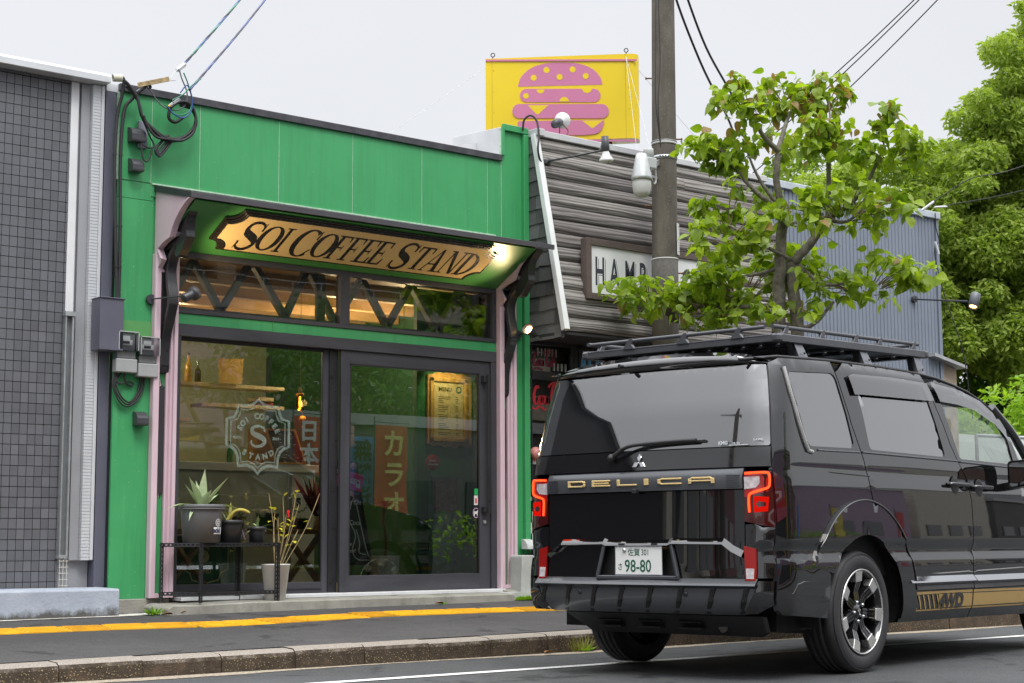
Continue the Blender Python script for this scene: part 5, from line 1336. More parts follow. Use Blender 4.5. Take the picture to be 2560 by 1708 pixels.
b = MB(); b.box(9.742, 9.80, 11.622, 11.66, .25, 2.66); b.box(9.80, 12.95, 11.622, 11.66, .25, 1.165); b.build("tile_bed", simple("white_grout", (.62, .62, .60), .8), HB)
TB = simple("black_glazed_tile", (.012, .011, .012), .12, var=.1, coat=.5); TWt = simple("white_glazed_tile", (.72, .73, .74), .12, var=.03, coat=.5)
tb = None; random.seed(5)
def ctile(x, z, w, white):
    b = MB(); b.box(x + .0015, x + w - .0015, 11.615, 11.6225, z + .002, z + .0985); b.build("tile", TWt if white else TB, HB)
for i in range(14): ctile(9.742, 2.51 - i * .1005 - .0, .058, False)
for r_ in range(9):
    for c_ in range(0, 16):
        z = 1.062 - r_ * .1005; w = .0695; x = 9.742 + c_ * w
        if c_ == 0: w = .0585; 
        if c_ > 0: x = 9.742 + .0585 + (c_ - 1) * w
        white = (r_ in (1, 3, 5)) and (c_ % 2 == 1) or (r_ in (2, 4)) and (c_ % 2 == 0)
        if r_ >= 4 and c_ < 1: white = False
        ctile(x, z, w, white)
b = MB(); b.box(9.80, 12.95, 11.60, 11.66, 1.165, 1.225); b.build("window_sill", BLK, HB)
for (x0, x1, z0, z1) in ((9.80, 10.42, 2.620, 2.665), (9.80, 10.42, 2.293, 2.372), (9.80, 9.812, 1.225, 2.62), (10.300, 10.385, 2.372, 2.62), (10.36, 10.40, 1.225, 2.293), (10.385, 12.95, 2.62, 2.66)):
    b = MB(); b.box(x0, x1, 11.612, 11.655, z0, z1); b.build("window_frame", BLK, HB, bev=.002)
GB = glass("burger_glass", (.55, .55, .52), 1.6)
for (x0, x1, z0, z1) in ((9.812, 10.300, 2.372, 2.620), (9.812, 10.36, 1.225, 2.293)):
    b = MB(); b.box(x0, x1, 11.632, 11.637, z0, z1); b.build("window_pane", GB, HB)
b = MB(); b.box(9.812, 10.36, 11.650, 11.6595, 1.3, 2.6); b.build("interior_backing", simple("brown_interior", (.10, .085, .07), .8, var=.5, scale=6), HB)
b = MB(); b.box(10.4, 12.95, 11.64, 11.659, 1.225, 2.62); b.build("front_boarding", simple("front_brown", (.07, .055, .045), .6, var=.3), HB)
REDV = simple("red_vinyl", (.50, .02, .03), .5, var=.05); REDD = simple("dull_red_vinyl", (.25, .03, .06), .5, var=.1)
def cocacola(x0, z0, h, mat, nm, label, y=11.6305):
    t = thing(nm, label, "window lettering", (x0, y, z0), "red script lettering on the burger shop window")
    def L(pts, w=.10): 
        b = MB(); ribbon(b, sm2([(x0 + px * h * .80, z0 + (pz + px * .0) * h) for px, pz in pts], 6), lambda x, z, d: (x, y - d, z), lambda tt, dx, dy: h * (w * .45 + w * abs(dy)), 0); b.build("script_letter", mat, t)
    C = [(.55, 1.05), (.45, 1.2), (.25, 1.05), (.12, .6), (.18, .2), (.38, .1), (.55, .25)]
    L(C, .15); L([(-.1, -.1), (.25, -.2), (.7, -.02), (1.1, -.22), (1.3, -.12)], .13)
    def o_(x): L([(x + .16, .62), (x + .02, .5), (x + .03, .2), (x + .16, .12), (x + .27, .3), (x + .24, .55), (x + .14, .62)], .11)
    def c_(x): L([(x + .24, .55), (x + .12, .62), (x + .02, .4), (x + .08, .15), (x + .26, .2)], .11)
    def a_(x): L([(x + .24, .58), (x + .08, .6), (x + .02, .3), (x + .12, .12), (x + .24, .35), (x + .26, .6), (x + .24, .25), (x + .36, .12)], .11)
    o_(.58); c_(.88); a_(1.16)
    L([(px + 1.75, pz * 1.15) for px, pz in C], .16); L([(1.55, 1.15), (1.75, 1.35), (2.25, 1.5), (2.75, 1.2), (2.8, .9)], .13)
    o_(2.22); L([(2.58, .5), (2.75, 1.3), (2.86, 1.1), (2.66, .4), (2.72, .12), (2.84, .2)], .11); a_(2.88)
cocacola(9.835, 2.41, .115, REDD, "small_window_script", "small dull red Coca-Cola script on the upper window")
cocacola(9.832, 2.045, .155, REDV, "large_window_script", "large bright red Coca-Cola script on the window below")
ak = thing("blue_lettering_sign", "light blue AKANOE lettering board under the mansard", "sign", (10.62, 11.62, 2.3))
b = MB(); b.box(10.40, 10.98, 11.612, 11.63, 2.35, 2.615); b.build("board", simple("dark_board", (.035, .03, .03), .6), ak)
AKB = simple("sky_blue_letters", (.12, .38, .60), .5, var=.25, scale=12)
for i, c in enumerate("AKANOE"):
    xo = 10.408 + i * .094
    text_mb(c, .30, lambda x, y, d: (xo + x * .43, 11.609, 2.385 + y), 0, .012).build("letter", AKB, ak)
# glasses hanging inside the window
gw = thing("hanging_glasses", "row of clear glasses on a rack behind the upper burger shop window", "glasses", (10.0, 11.645, 2.5))
for i in range(6):
    b = MB(); b.lathe([(.012, 0), (.014, .075)], (9.90 + i * .045, 11.642, 2.515), 8); b.build("glass_tumbler", simple("dusty_glass", (.30, .28, .24), .2, var=.3, scale=60), gw)
for i in range(4):
    b = MB(); b.lathe([(.013, 0), (.015, .07), (.006, .078)], (10.10 + i * .048, 11.642, 2.385), 8); b.build("white_bottle", simple("pale_bottle", (.45, .47, .44), .3), gw)
bl = MB(); bl.lathe([(.055 * cos(radians(q)), .06 * sin(radians(q))) for q in range(-90, 91, 15)], (9.835, 11.60, 1.60), 18)
put(bl, "round_lantern", simple("lantern_pink", (.60, .24, .22), .5), "pale pink round lantern in the burger shop window", "lantern")
for x0, z0, x1, z1, col, lab in ((9.822, 1.50, 9.865, 1.575, (.7, .7, .7), "white card with red mark under the pink lantern"), (9.83, 1.24, 9.86, 1.36, (.10, .13, .30), "blue sticker with a yellow patch low in the burger shop window"), (9.87, 1.24, 9.98, 1.40, (.05, .09, .22), "dark blue notice beside the yellow patched sticker")):
    b = MB(); b.box(x0, x1, 11.6285, 11.6305, z0, z1); put(b, "window_notice", simple("notice_%.2f" % col[2], col, .5, var=.3, scale=60), lab, "notice")
b = MB(); b.box(9.835, 9.853, 11.6275, 11.6283, 1.525, 1.558); put(b, "notice_mark", simple("mark_red", (.6, .03, .03), .4), "red mark printed on the white window card", "notice")
b = MB(); b.prism([(9.832, 1.27), (9.848, 1.27), (9.848, 1.31)], lambda x, z: (x, 11.6275, z), lambda x, z: (x, 11.6283, z)); put(b, "yellow_patch", YEL, "yellow triangle on the low blue sticker", "notice")
# bits at the foot of the wall
b = MB(); b.prism([(9.43, .25), (9.62, .25), (9.63, .29), (9.615, .655), (9.605, .665), (9.48, .668), (9.468, .655), (9.455, .30)], lambda x, z: (x, 11.36, z), lambda x, z: (x + .02, 11.56, z)); put(b, "concrete_post", CONC_L, "squat white concrete post at the right corner of the green shop", "post", bev=.008)
b = MB(); b.prism([(9.25, .26), (9.95, .26), (9.9, .30), (9.66, .315), (9.4, .345), (9.26, .33)], lambda x, z: (x, 11.30, z), lambda x, z: (x, 11.6, z + .01)); put(b, "concrete_apron", CONC_L, "rough pale concrete apron around the squat post", "apron")
b = MB()
P = [(9.69 + 0 * q, 11.56 - .09 * sin(radians(q)), .72 + .09 * cos(radians(q))) for q in range(0, 100, 15)]
b.add([v for p in P for v in ((9.625, p[1], p[2]), (9.72, p[1], p[2]))], [(2 * i, 2 * i + 1, 2 * i + 3, 2 * i + 2) for i in range(len(P) - 1)]); b.add([(9.625, 11.56, .72)] + [(9.625, p[1], p[2]) for p in P], [(0, i, i + 1) for i in range(1, len(P))]); b.add([(9.72, 11.56, .72)] + [(9.72, p[1], p[2]) for p in P], [(0, i, i + 1) for i in range(1, len(P))])
put(b, "pale_vent_hood", simple("pale_metal", (.55, .57, .55), .5), "pale curved vent hood above the concrete post", "vent hood")
bn2 = thing("litter_bin", "pale grey bin with blue lid half hidden behind the van", "bin", (9.80, 11.40, .33))
b = MB(); b.lathe([(0, 0), (.10, 0), (.115, .36), (.118, .38), (0, .38)], (9.80, 11.42, .335), 24); b.build("bin_body", simple("pale_bin", (.45, .48, .50), .45), bn2)
b = MB(); b.lathe([(.124, .38), (.124, .41), (.105, .44), (.05, .455), (0, .458)], (9.80, 11.42, .335), 24); b.build("bin_lid", simple("bin_blue", (.10, .16, .25), .45), bn2)

# HAMBURGER sign
hs = thing("hamburger_sign", "white HAMBURGER sign in a brown timber frame on the plank mansard", "sign", (11.0, 11.15, 3.0))
TIMB = simple("brown_timber", (.095, .07, .06), .7, var=.25, scale=9, bump=.3, stretch=(.2, 1, 1))
b = MB(); b.box(10.10, 11.98, 11.125, 11.16, 3.055, 3.540); b.build("sign_face", simple("sign_white", (.70, .71, .72), .4, var=.03), hs)
for (x0, x1, z0, z1) in ((10.050, 10.115, 3.012, 3.585), (11.965, 12.03, 3.012, 3.585), (10.115, 11.965, 3.522, 3.585), (10.115, 11.965, 3.012, 3.073)):
    b = MB(); b.box(x0, x1, 11.105, 11.19, z0, z1); b.build("frame_board", TIMB, hs, bev=.003)
NVY = simple("sign_dark_navy", (.035, .038, .052), .5, var=.05)
for i, c in enumerate("HAMBURGER"):
    xo = 10.165 + i * .1905
    m = text_mb(c, .385, lambda x, y, d: (xo + x * .47, 11.1245 - d, 3.155 + y * .99), .0008, .006)
    m.build("letter", NVY, hs)
    # thin drop-shadow line, offset right and down
    m2 = text_mb(c, .385, lambda x, y, d: (xo + .020 + x * .47, 11.1247, 3.138 + y * .99), .0, .006); m3 = text_mb(c, .385, lambda x, y, d: (xo + .013 + x * .47, 11.1243, 3.145 + y * .99), .0, .0065)
    m2.build("letter_shadow", NVY, hs); m3.build("letter_gap", MATS["sign_white"], hs)
for i, (q, x) in enumerate(zip("STAND", range(5))): pass
# barn lamp on the mansard
bl_ = thing("arm_lamp", "black arm lamp with white reflector bulb on the plank mansard", "lamp", (9.85, 11.46, 4.33))
b = MB(); b.lathe([(0, .045), (.035, .035), (.05, .01), (.05, 0)], (9.86, 11.455, 4.335), 20, Matrix.Rotation(pi / 2, 3, 'X')); b.build("mount", DKG, bl_)
b = MB(); b.tube([(9.86, 11.42, 4.335), (9.83, 11.0, 4.30), (9.80, 10.62, 4.275)], .010, 8); b.build("arm", DKG, bl_)
b = MB(); b.tube(smooth_path([(9.66, 11.55, 4.62), (9.66, 11.53, 4.72), (9.70, 11.48, 4.76), (9.74, 11.44, 4.70), (9.73, 11.40, 4.55), (9.70, 11.38, 4.42), (9.74, 11.40, 4.33), (9.80, 11.42, 4.305), (9.85, 11.42, 4.325)], 6), .010, 8); b.build("supply_cable", RUB, bl_)
def parlamp(t, c, d, s=1):
    q = Vector(d).normalized().to_track_quat('Z', 'Y').to_matrix()
    b = MB(); b.lathe([(0, -.13 * s), (.030 * s, -.125 * s), (.034 * s, -.02 * s), (.026 * s, 0)], c, 18, q); b.build("lamp_socket", DKG, t)
    b = MB(); b.lathe([(.026 * s, 0), (.034 * s, .03 * s), (.058 * s, .062 * s), (.060 * s, .075 * s), (.045 * s, .088 * s), (0, .095 * s)], c, 20, q); b.build("reflector_bulb", simple("reflector_white", (.62, .63, .62), .25), t)
parlamp(bl_, (9.79, 10.55, 4.25), (.12, .05, -1), 1.1)
b = MB(); b.tube(smooth_path([(9.80, 10.64, 4.275), (9.79, 10.60, 4.33), (9.785, 10.55, 4.39), (9.79, 10.56, 4.32)], 4), .006, 6); b.build("swivel", STEELG, bl_)
rl = thing("roof_lamp", "white reflector lamp on the roof edge aimed at the yellow sign", "lamp", (10.3, 11.75, 4.63))
parlamp(rl, (10.27, 11.72, 4.84), (.75, .45, .35), 1.35)
b = MB(); b.tube([(10.25, 11.70, 4.63), (10.25, 11.70, 4.80)], .006, 6); b.tube(smooth_path([(10.22, 11.70, 4.85), (10.34, 11.68, 4.76), (10.30, 11.68, 4.68), (10.28, 11.68, 4.63)], 5), .006, 6); b.build("lamp_stem", RUST, rl)

# ------------------------------------------------------------------ yellow burger sign on the roof
ys = thing("yellow_roof_sign", "big yellow box sign with a pink stacked burger graphic on the roof", "sign", (11.65, 13.3, 4.6))
PL_, PR_ = Vector((11.087, 13.898, 0)), Vector((12.216, 12.746, 0))
ud = (PR_ - PL_).normalized(); nd = Vector((-ud.y, ud.x, 0)); 
if nd.dot(Vector((-1, -1, 0))) < 0: nd = -nd
LS = (PR_ - PL_).length
ZS0, ZS1 = 5.185, 6.14
def sgp(u, z, off=0): p = PL_ + ud * u + nd * off; return (p.x, p.y, z)
outl = [(0, 0), (LS, 0)] + [(LS + .085 * sin(radians(a)), -.085 + .085 * cos(radians(a))) for a in range(15, 91, 15)] + [(LS + .085, -.25), (0, -.33), (-.0, -.33)]
b = MB(); b.prism(outl, lambda u, o: sgp(u, ZS0, o), lambda u, o: sgp(u, ZS1, o))
YS = simple("sign_yellow", (.72, .53, .008), .38, var=.05, scale=1.5, dirt=((.5, .33, .01), .68, .6)); PK = simple("sign_pink", (.52, .17, .30), .4, var=.05, scale=2)
b.build("sign_box", YS, ys)
def cpx(X, Y): return ((X - 145) / 810 * LS, 6.14 - (Y - 108 + (X - 145) * .033) / 474 * (ZS1 - ZS0))
OFF = [.0015]
def shp(pts, m, nm, smooth_=False):
    OFF[0] += .0007
    if smooth_: pts = sm2(pts, 5)
    P = [cpx(*p) for p in pts]; o = OFF[0]
    b = MB(); b.prism(P, lambda u, z: sgp(u, z, .0002), lambda u, z: sgp(u, z, o)); b.build(nm, m, ys)
def circ(cx, cy, r, m, nm, a0=0, a1=360, sx=1.0):
    n = 18; pts = [(cx + r * sx * cos(radians(a0 + (a1 - a0) * i / n)), cy + r * sin(radians(a0 + (a1 - a0) * i / n))) for i in range(n + (a1 - a0 < 360))]
    shp(pts, m, nm)
def rbar(x0, x1, y0, y1, m, nm):
    r = (y1 - y0) / 2; cy = (y0 + y1) / 2
    shp([(x0 + r + r * cos(radians(a)), cy + r * sin(radians(a))) for a in range(270, 89, -15)] + [(x1 - r + r * cos(radians(a)), cy + r * sin(radians(a))) for a in range(90, -91, -15)], m, nm)
shp([(327, 267)] + sm2([(327, 262), (345, 212), (400, 162), (480, 136), (570, 130), (660, 136), (740, 165), (785, 212), (798, 250)], 4) + [(796, 256)], PK, "top_bun")
for x, y in ((487, 173), (633, 170), (415, 217), (560, 213), (706, 208)): circ(x, y, 17, YS, "sesame_seed")
rbar(338, 787, 280, 355, PK, "patty_layer"); circ(453, 284, 22, YS, "sauce_drip", 0, 180); circ(712, 276, 28, YS, "sauce_drip", 0, 180); circ(372, 320, 16, YS, "tomato_dot"); circ(585, 352, 26, YS, "sauce_bump", 180, 360)
rbar(295, 832, 366, 446, PK, "cheese_layer"); shp([(382, 374), (497, 372), (440, 424), (430, 424)], YS, "cheese_notch")
shp([(325, 470), (330, 463), (800, 455), (804, 460)] + sm2([(804, 470), (790, 510), (760, 532), (700, 540)], 4) + [(430, 545)] + sm2([(430, 545), (370, 538), (335, 515), (325, 480)], 4)[:-1], PK, "bottom_bun"); shp([(683, 460), (800, 457), (745, 500), (735, 500)], YS, "cheese_notch")
shp([(146, 114), (990, 114), (990, 124), (146, 124)], PK, "border_line"); shp([(146, 566), (990, 566), (990, 576), (146, 576)], PK, "border_line")
b = MB()
for u in (.07, LS - .06): b.add([sgp(u, ZS0, .0008), sgp(u + .004, ZS0, .0008), sgp(u + .004, ZS1, .0008), sgp(u, ZS1, .0008)], [(0, 1, 2, 3)])
b.build("sign_seam", simple("seam_ochre", (.40, .26, .01), .6), ys)
b = MB()
for u in (.07, LS - .04):
    for k in range(4): 
        p = sgp(u + .02, ZS0 + .1 + k * .24, 0); q = sgp(u + .02, ZS0 + .1 + k * .24, .006); b.cyl(p, q, .006, n=6)
b.build("rivets", YS, ys)
for u in (.07, LS - .05):
    p = Vector(sgp(u, ZS1, -.1)); b = MB(); b.tube([p, p + Vector((0, 0, .05))], .006, 6); b.tube([p + Vector((ud.x * .022 * cos(a), ud.y * .022 * cos(a), .07 + .022 * sin(a))) for a in [i * pi / 6 for i in range(13)]], .006, 6); b.build("lifting_eye", BLK, ys)
b = MB()
for u in (.25, LS - .25): 
    p = Vector(sgp(u, 4.3, -.17)); b.tube([p, p + Vector((0, 0, .9))], .03, 8)
b.build("sign_post", RUST, ys)
gw_ = thing("guy_wires", "thin steel guy wires steadying the yellow roof sign", "wire", (11, 13.5, 4.4))
for a, c in (((11.1, 13.9, 6.05), (9.0, 14.6, 4.35)), ((12.2, 12.8, 6.13), (14.2, 12.6, 4.5)), ((12.15, 12.75, 6.1), (11.85, 12.0, 4.62)), ((12.15, 12.75, 6.1), (11.6, 12.0, 4.62))):
    b = MB(); b.tube([a, c], .0022, 5); b.build("guy_wire", STEELG, gw_)

# ------------------------------------------------------------------ grey ribbed building
GR = thing("ribbed_metal_building", "blue grey corrugated metal building behind the street tree", "building", (14.5, 11.6, .3))
b = MB(); nr = int((16.10 - 12.96) / .0635); prof = []
for i in range(nr + 1):
    x = 12.96 + i * .0635
    prof += [(x, 11.615), (x + .008, 11.600), (x + .052, 11.600), (x + .060, 11.615)]
n = len(prof); b.add([(x, y, .3) for x, y in prof] + [(x, y, 4.58) for x, y in prof], [(i, i + 1, i + 1 + n, i + n) for i in range(n - 1)])
b.build("ribbed_cladding", simple("blue_grey_cladding", (.235, .27, .33), .45, .25, var=.06, scale=1.5, dirt=((.10, .11, .13), .72, .5)), GR)
b = MB(); b.box(12.96, 16.09, 11.63, 17, .2, 4.6); b.build("wall_core", ALU_D, GR)
b = MB(); b.box(12.96, 16.14, 11.56, 17, 4.575, 4.655); b.build("roof_edge", simple("pale_blue_flashing", (.50, .55, .60), .5, .1), GR, bev=.005)
b = MB(); b.box(16.07, 16.125, 11.585, 11.64, .3, 4.575); b.build("corner_trim", MATS["blue_grey_cladding"], GR)
al = thing("cylinder_arm_lamp", "lit grey cylinder lamp on a long arm from the ribbed metal wall", "lamp", (15.6, 11.59, 3.56))
b = MB(); b.cyl((15.6, 11.595, 3.566), (15.6, 11.56, 3.566), .04, n=16); b.build("mount", DKG, al)
b = MB(); b.tube([(15.6, 11.56, 3.566), (15.27, 10.62, 3.40)], .010, 8); b.build("arm", DKG, al)
q = Vector((-.45, -.05, -.9)).normalized().to_track_quat('Z', 'Y').to_matrix()
b = MB(); b.lathe([(0, -.10), (.052, -.10), (.055, -.09), (.055, .07), (.048, .07), (.045, .03), (0, .03)], (15.24, 10.52, 3.38), 20, q); b.build("lamp_can", simple("can_grey", (.13, .14, .16), .4), al)
b = MB(); b.lathe([(0, .055), (.04, .055), (.042, .05)], (15.24, 10.52, 3.38), 16, q); b.build("bulb", emit("orange_bulb", (1, .45, .12), 9), al)
wr = thing("wall_cable", "thin black cable and white joint drooping down the ribbed metal corner", "cable", (15.9, 11.5, 3.8))
b = MB(); b.tube(smooth_path([(15.95, 11.5, 4.62), (16.0, 11.53, 4.45), (16.05, 11.53, 4.3), (15.98, 11.54, 4.22), (15.99, 11.54, 4.05), (16.1, 11.5, 3.6), (16.25, 11.4, 3.0), (16.4, 11.4, 2.2)], 5), .006, 6); b.build("cable", RUB, wr)
for a_, c_, r_ in (((15.93, 11.5, 4.27), (15.99, 11.5, 4.13), .016), ((15.70, 11.5, 4.62), (15.80, 11.4, 4.72), .015), ((15.95, 11.5, 4.69), (16.12, 11.45, 4.71), .012)):
    b = MB(); b.cyl(a_, c_, r_, n=10); b.build("white_joint", simple("white_joint", (.7, .7, .72), .4), wr)
b = MB(); b.tube(smooth_path([(15.80, 11.4, 4.72), (16.1, 11.1, 4.98), (16.4, 10.8, 5.06), (17.4, 10.4, 5.45), (20, 9.6, 6.4)], 6), .006, 6); b.tube(smooth_path([(16.1, 11.45, 4.72), (17.0, 10.9, 4.95), (20, 9.6, 5.9)], 6), .005, 6); b.build("service_wire", RUB, wr)
# low structure between the metal building and the hedge
lw = thing("low_roofed_wall", "low tan block wall with a grey sheet top, beyond the van roof", "wall", (17.5, 12.5, .3))
b = MB(); b.prism([(16.12, .2), (16.42, .2), (16.42, 2.80), (16.12, 2.87)], lambda x, z: (x, 11.62, z), lambda x, z: (x, 12.2, z)); b.build("block_wall", simple("tan_block", (.42, .33, .25), .8, var=.25, scale=6, bump=.3), lw)
b = MB(); b.prism([(15.85, 2.955), (16.47, 2.84), (16.47, 2.805), (15.85, 2.915)], lambda x, z: (x, 11.50, z), lambda x, z: (x, 12.3, z)); b.build("sheet_top", simple("sheet_grey", (.40, .41, .42), .6, var=.2), lw)

# ------------------------------------------------------------------ utility pole
UP = thing("utility_pole", "speckled concrete utility pole standing in front of the burger shop", "utility pole", (10.87, 10.9, .22))
def m_pole():
    t = NT("pole_concrete"); co = t.coord((1, 1, .5))
    c = t.ramp(t.noise(co, 4.5, 6, .65), [(.3, (.065, .059, .050)), (.7, (.15, .135, .112))])
    vo = t.n("ShaderNodeTexVoronoi", {0: t.coord(), 'Scale': 48})
    sp = t.n("ShaderNodeMath", {0: t.rng(vo.outputs['Distance'], 0, .22, 1, 0), 1: t.rng(vo.outputs['Color'], .5, .8, 0, 1)}, operation='MULTIPLY')
    c = t.mix(sp.outputs[0], c, (.45, .42, .36))
    c = t.mix(t.rng(t.noise(t.coord((1, 1, .08)), 5, 5, .7), .5, .75, 0, .5), c, (.24, .20, .14))
    t.bsdf(c, .85, 0, t.bump(t.noise(t.coord(), 90, 5), .5, .006), .3); return t.m
PC = m_pole()
def px_(z): return 10.856 + .011 * (z - 2.8)
b = MB(); b.tube([(px_(z), 10.9, z) for z in (.15, 2, 4, 6, 8, 9.6)], [.137, .129, .119, .109, .099, .092], 32); b.build("pole_shaft", PC, UP)
def band(z, h, r, m, nm):
    b = MB(); b.lathe([(r - .01, -h / 2), (r, -h / 2), (r, h / 2), (r - .01, h / 2)], (px_(z), 10.9, z), 32); return b.build(nm, m, UP)
band(4.55, .022, .121, simple("band_white", (.5, .5, .49), .6), "steel_band"); band(4.57, .006, .124, STEELG, "steel_band"); band(4.41, .032, .122, STEELG, "steel_strap"); band(3.43, .014, .127, simple("band_white", (.5, .5, .49), .6), "steel_band")
b = MB(); b.lathe([(.1255, -.6), (.1262, -.6), (.1262, 0), (.1255, 0)], (px_(3.1), 10.9, 3.42), 32); b.build("rubber_sleeve", simple("dark_sleeve", (.075, .07, .06), .8, var=.3, scale=50), UP)
for k in range(12):
    a = -pi / 2 - 1.1 + k * .22; b = MB(); b.obox((px_(4.41) + .1225 * cos(a), 10.9 + .1225 * sin(a), 4.41), (.006, .012, .016), Matrix.Rotation(a, 3, 'Z')); b.build("strap_slot", BLK, UP)
for (z, sd__) in ((5.20, -1), (3.95, -1), (3.30, 1), (4.60, 1), (2.9, -1)):
    dx = Vector((.772, -.635, 0)) * sd__; p = Vector((px_(z), 10.9, z)) + dx * .115; b = MB(); b.cyl(p, p + dx * .055, .008, n=8); b.cyl(p + dx * .05, p + dx * .06, .014, n=8); b.build("rusty_step_bolt", RUST, UP)
nt = Vector((.30, -.95, 0)).normalized(); nt = Vector((cos(radians(-62)), sin(radians(-62)), 0))
pc = Vector((px_(3.62), 10.9, 3.62)) + nt * .131
b = MB(); b.obox(pc, (.006, .062, .30), Matrix.Rotation(radians(-62), 3, 'Z')); tagp = b.build("number_plate", simple("plate_white", (.62, .63, .63), .5), UP)
sdv = Vector((-nt.y, nt.x, 0))
for i, c in enumerate("A1298"):
    text_mb(c, .026, lambda x, y, d: tuple(pc + nt * .0036 + sdv * (x - .006 - .0) + Vector((0, 0, .085 - i * .034 + y))), 0, 0, align='CENTER').build("plate_digit", simple("plate_grey_ink", (.25, .25, .28), .6), tagp)
for zz in (.12, -.12):
    b = MB(); b.cyl(pc + nt * .003 + Vector((0, 0, zz)), pc + nt * .007 + Vector((0, 0, zz)), .006, n=8); b.build("rusty_screw", RUST, tagp)
# street lamp on the pole
sl = thing("street_lamp", "silver hooded street lamp with a frosted bowl fixed to the pole", "street lamp", (10.35, 10.55, 4.0))
cL = Vector((10.30, 10.62, 4.12)); LMET = simple("brushed_aluminium", (.55, .57, .57), .35, .5, var=.08, scale=8)
b = MB(); b.lathe([(0, .20), (.042, .20), (.050, .19), (.062, .14), (.094, -.02), (.098, -.05), (.094, -.05), (.06, .10)], cL, 26); b.build("lamp_hood", LMET, sl)
b = MB(); b.lathe([(.086, -.045), (.088, -.09), (.078, -.16), (.060, -.195), (.03, -.207), (0, -.21)], cL, 26); b.build("frosted_bowl", simple("frosted_bowl", (.55, .56, .54), .35, var=.05), sl)
b = MB(); b.box(10.36, 10.48, 10.60, 10.70, 4.20, 4.30); b.build("control_box", LMET, sl, bev=.006)
b = MB(); b.lathe([(0, .11), (.045, .11), (.048, .09), (.048, 0), (0, 0)], (10.45, 10.68, 4.29), 18); b.build("photocell", simple("photocell_grey", (.42, .44, .43), .4), sl)
b = MB(); b.bar((10.42, 10.65, 4.22), (10.78, 10.88, 4.36), .03, .05); b.bar((10.42, 10.65, 4.14), (10.76, 10.88, 4.20), .02, .02); b.build("bracket", STEELG, sl)
b = MB(); b.tube(smooth_path([(10.46, 10.68, 4.2), (10.56, 10.74, 4.10), (10.64, 10.78, 4.14), (10.62, 10.77, 4.28), (10.54, 10.72, 4.3)], 5), .009, 7); b.build("lamp_conduit", simple("grey_conduit", (.35, .36, .36), .5), sl)
pw = thing("pole_wires", "slack black wires hanging down the left side of the utility pole", "wire", (10.7, 10.8, 4.5))
for dx, ph in ((0, 0), (.03, 1)):
    b = MB(); b.tube(smooth_path([(10.74 + dx, 10.82, 6.6), (10.70 + dx, 10.80, 6.0), (10.66 + dx * 2, 10.78, 5.3), (10.655 + dx, 10.78, 4.9), (10.73, 10.80, 4.48)], 6), .006, 6); b.build("wire", RUB, pw)
ow = thing("overhead_wires", "pair of black cables slanting down from the pole behind the tree", "cable", (11.2, 10.6, 4.9))
for pts in ([(10.95, 10.95, 6.75), (11.02, 10.9, 6.15), (11.6, 11.1, 5.55), (12.6, 11.6, 5.10), (12.75, 11.7, 4.7)], [(10.97, 10.9, 6.6), (11.1, 10.85, 6.2), (11.8, 11.2, 5.75), (12.7, 11.6, 5.35), (12.95, 11.7, 4.9)]):
    b = MB(); b.tube(smooth_path(pts, 8), .012, 7); b.build("cable", RUB, ow)
fw = thing("far_overhead_wires", "three fine wires rising to the upper right over the trees", "wire", (17, 13, 6))
for a, c in (((15.2, 14.6, 5.4), (16.3, 11.6, 7.6)), ((15.3, 14.6, 5.35), (16.25, 11.7, 7.45)), ((15.4, 14.4, 5.2), (16.5, 11.5, 7.55))):
    P = [Vector(a).lerp(Vector(c), t / 14) - Vector((0, 0, .10 * sin(pi * t / 14))) for t in range(15)]; P.append(P[-1] + (P[-1] - P[-2]) * 12)
    b = MB(); b.tube(P, .008, 5); b.build("wire", RUB, fw)
# ------------------------------------------------------------------ dogwood street tree
BARK = simple("lichen_bark", (.19, .17, .14), .9, var=.45, scale=22, bump=.9, bscale=60, dirt=((.34, .36, .30), .56, .6))
DOG = leafmat("dogwood_leaf", (.09, .19, .010), (.42, .54, .045), .48, .38, .5)
DOGR = leafmat("dogwood_red_leaf", (.16, .14, .03), (.34, .22, .08), .4)
def dog_leaf(mb, p, d, L, w, roll):
    # heart shaped, cupped and drooping
    d = Vector(d).normalized(); s = d.cross(Vector((0, 0, 1)))
    if s.length < .1: s = Vector((1, 0, 0))
    s.normalize(); s = Matrix.Rotation(roll, 3, d) @ s; nrm = s.cross(d)
    prof = [(0, .0), (.10, .36), (.32, .5), (.58, .42), (.82, .20), (1.0, 0)]
    vs = []
    for t, hw in prof:
        c = p + d * (L * t) - nrm * (L * (.30 + .25 * sin(roll * 7)) * t * t)
        cup = .22 * hw
        vs += [c - s * w * hw + nrm * w * cup, c, c + s * w * hw + nrm * w * cup]
    fs = []
    for i in range(5):
        a = i * 3; fs += [(a, a + 1, a + 4, a + 3), (a + 1, a + 2, a + 5, a + 4)]
    mb.add(vs, fs, True)
DT = thing("dogwood_tree", "broad leaved dogwood street tree with tiered branches rising behind the van", "tree", (10.95, 9.55, .18))
def sc7(p): return Vector((p[0] * 1.0746, p[1] * 1.0746, .77 + (p[2] - .77) * 1.0746))
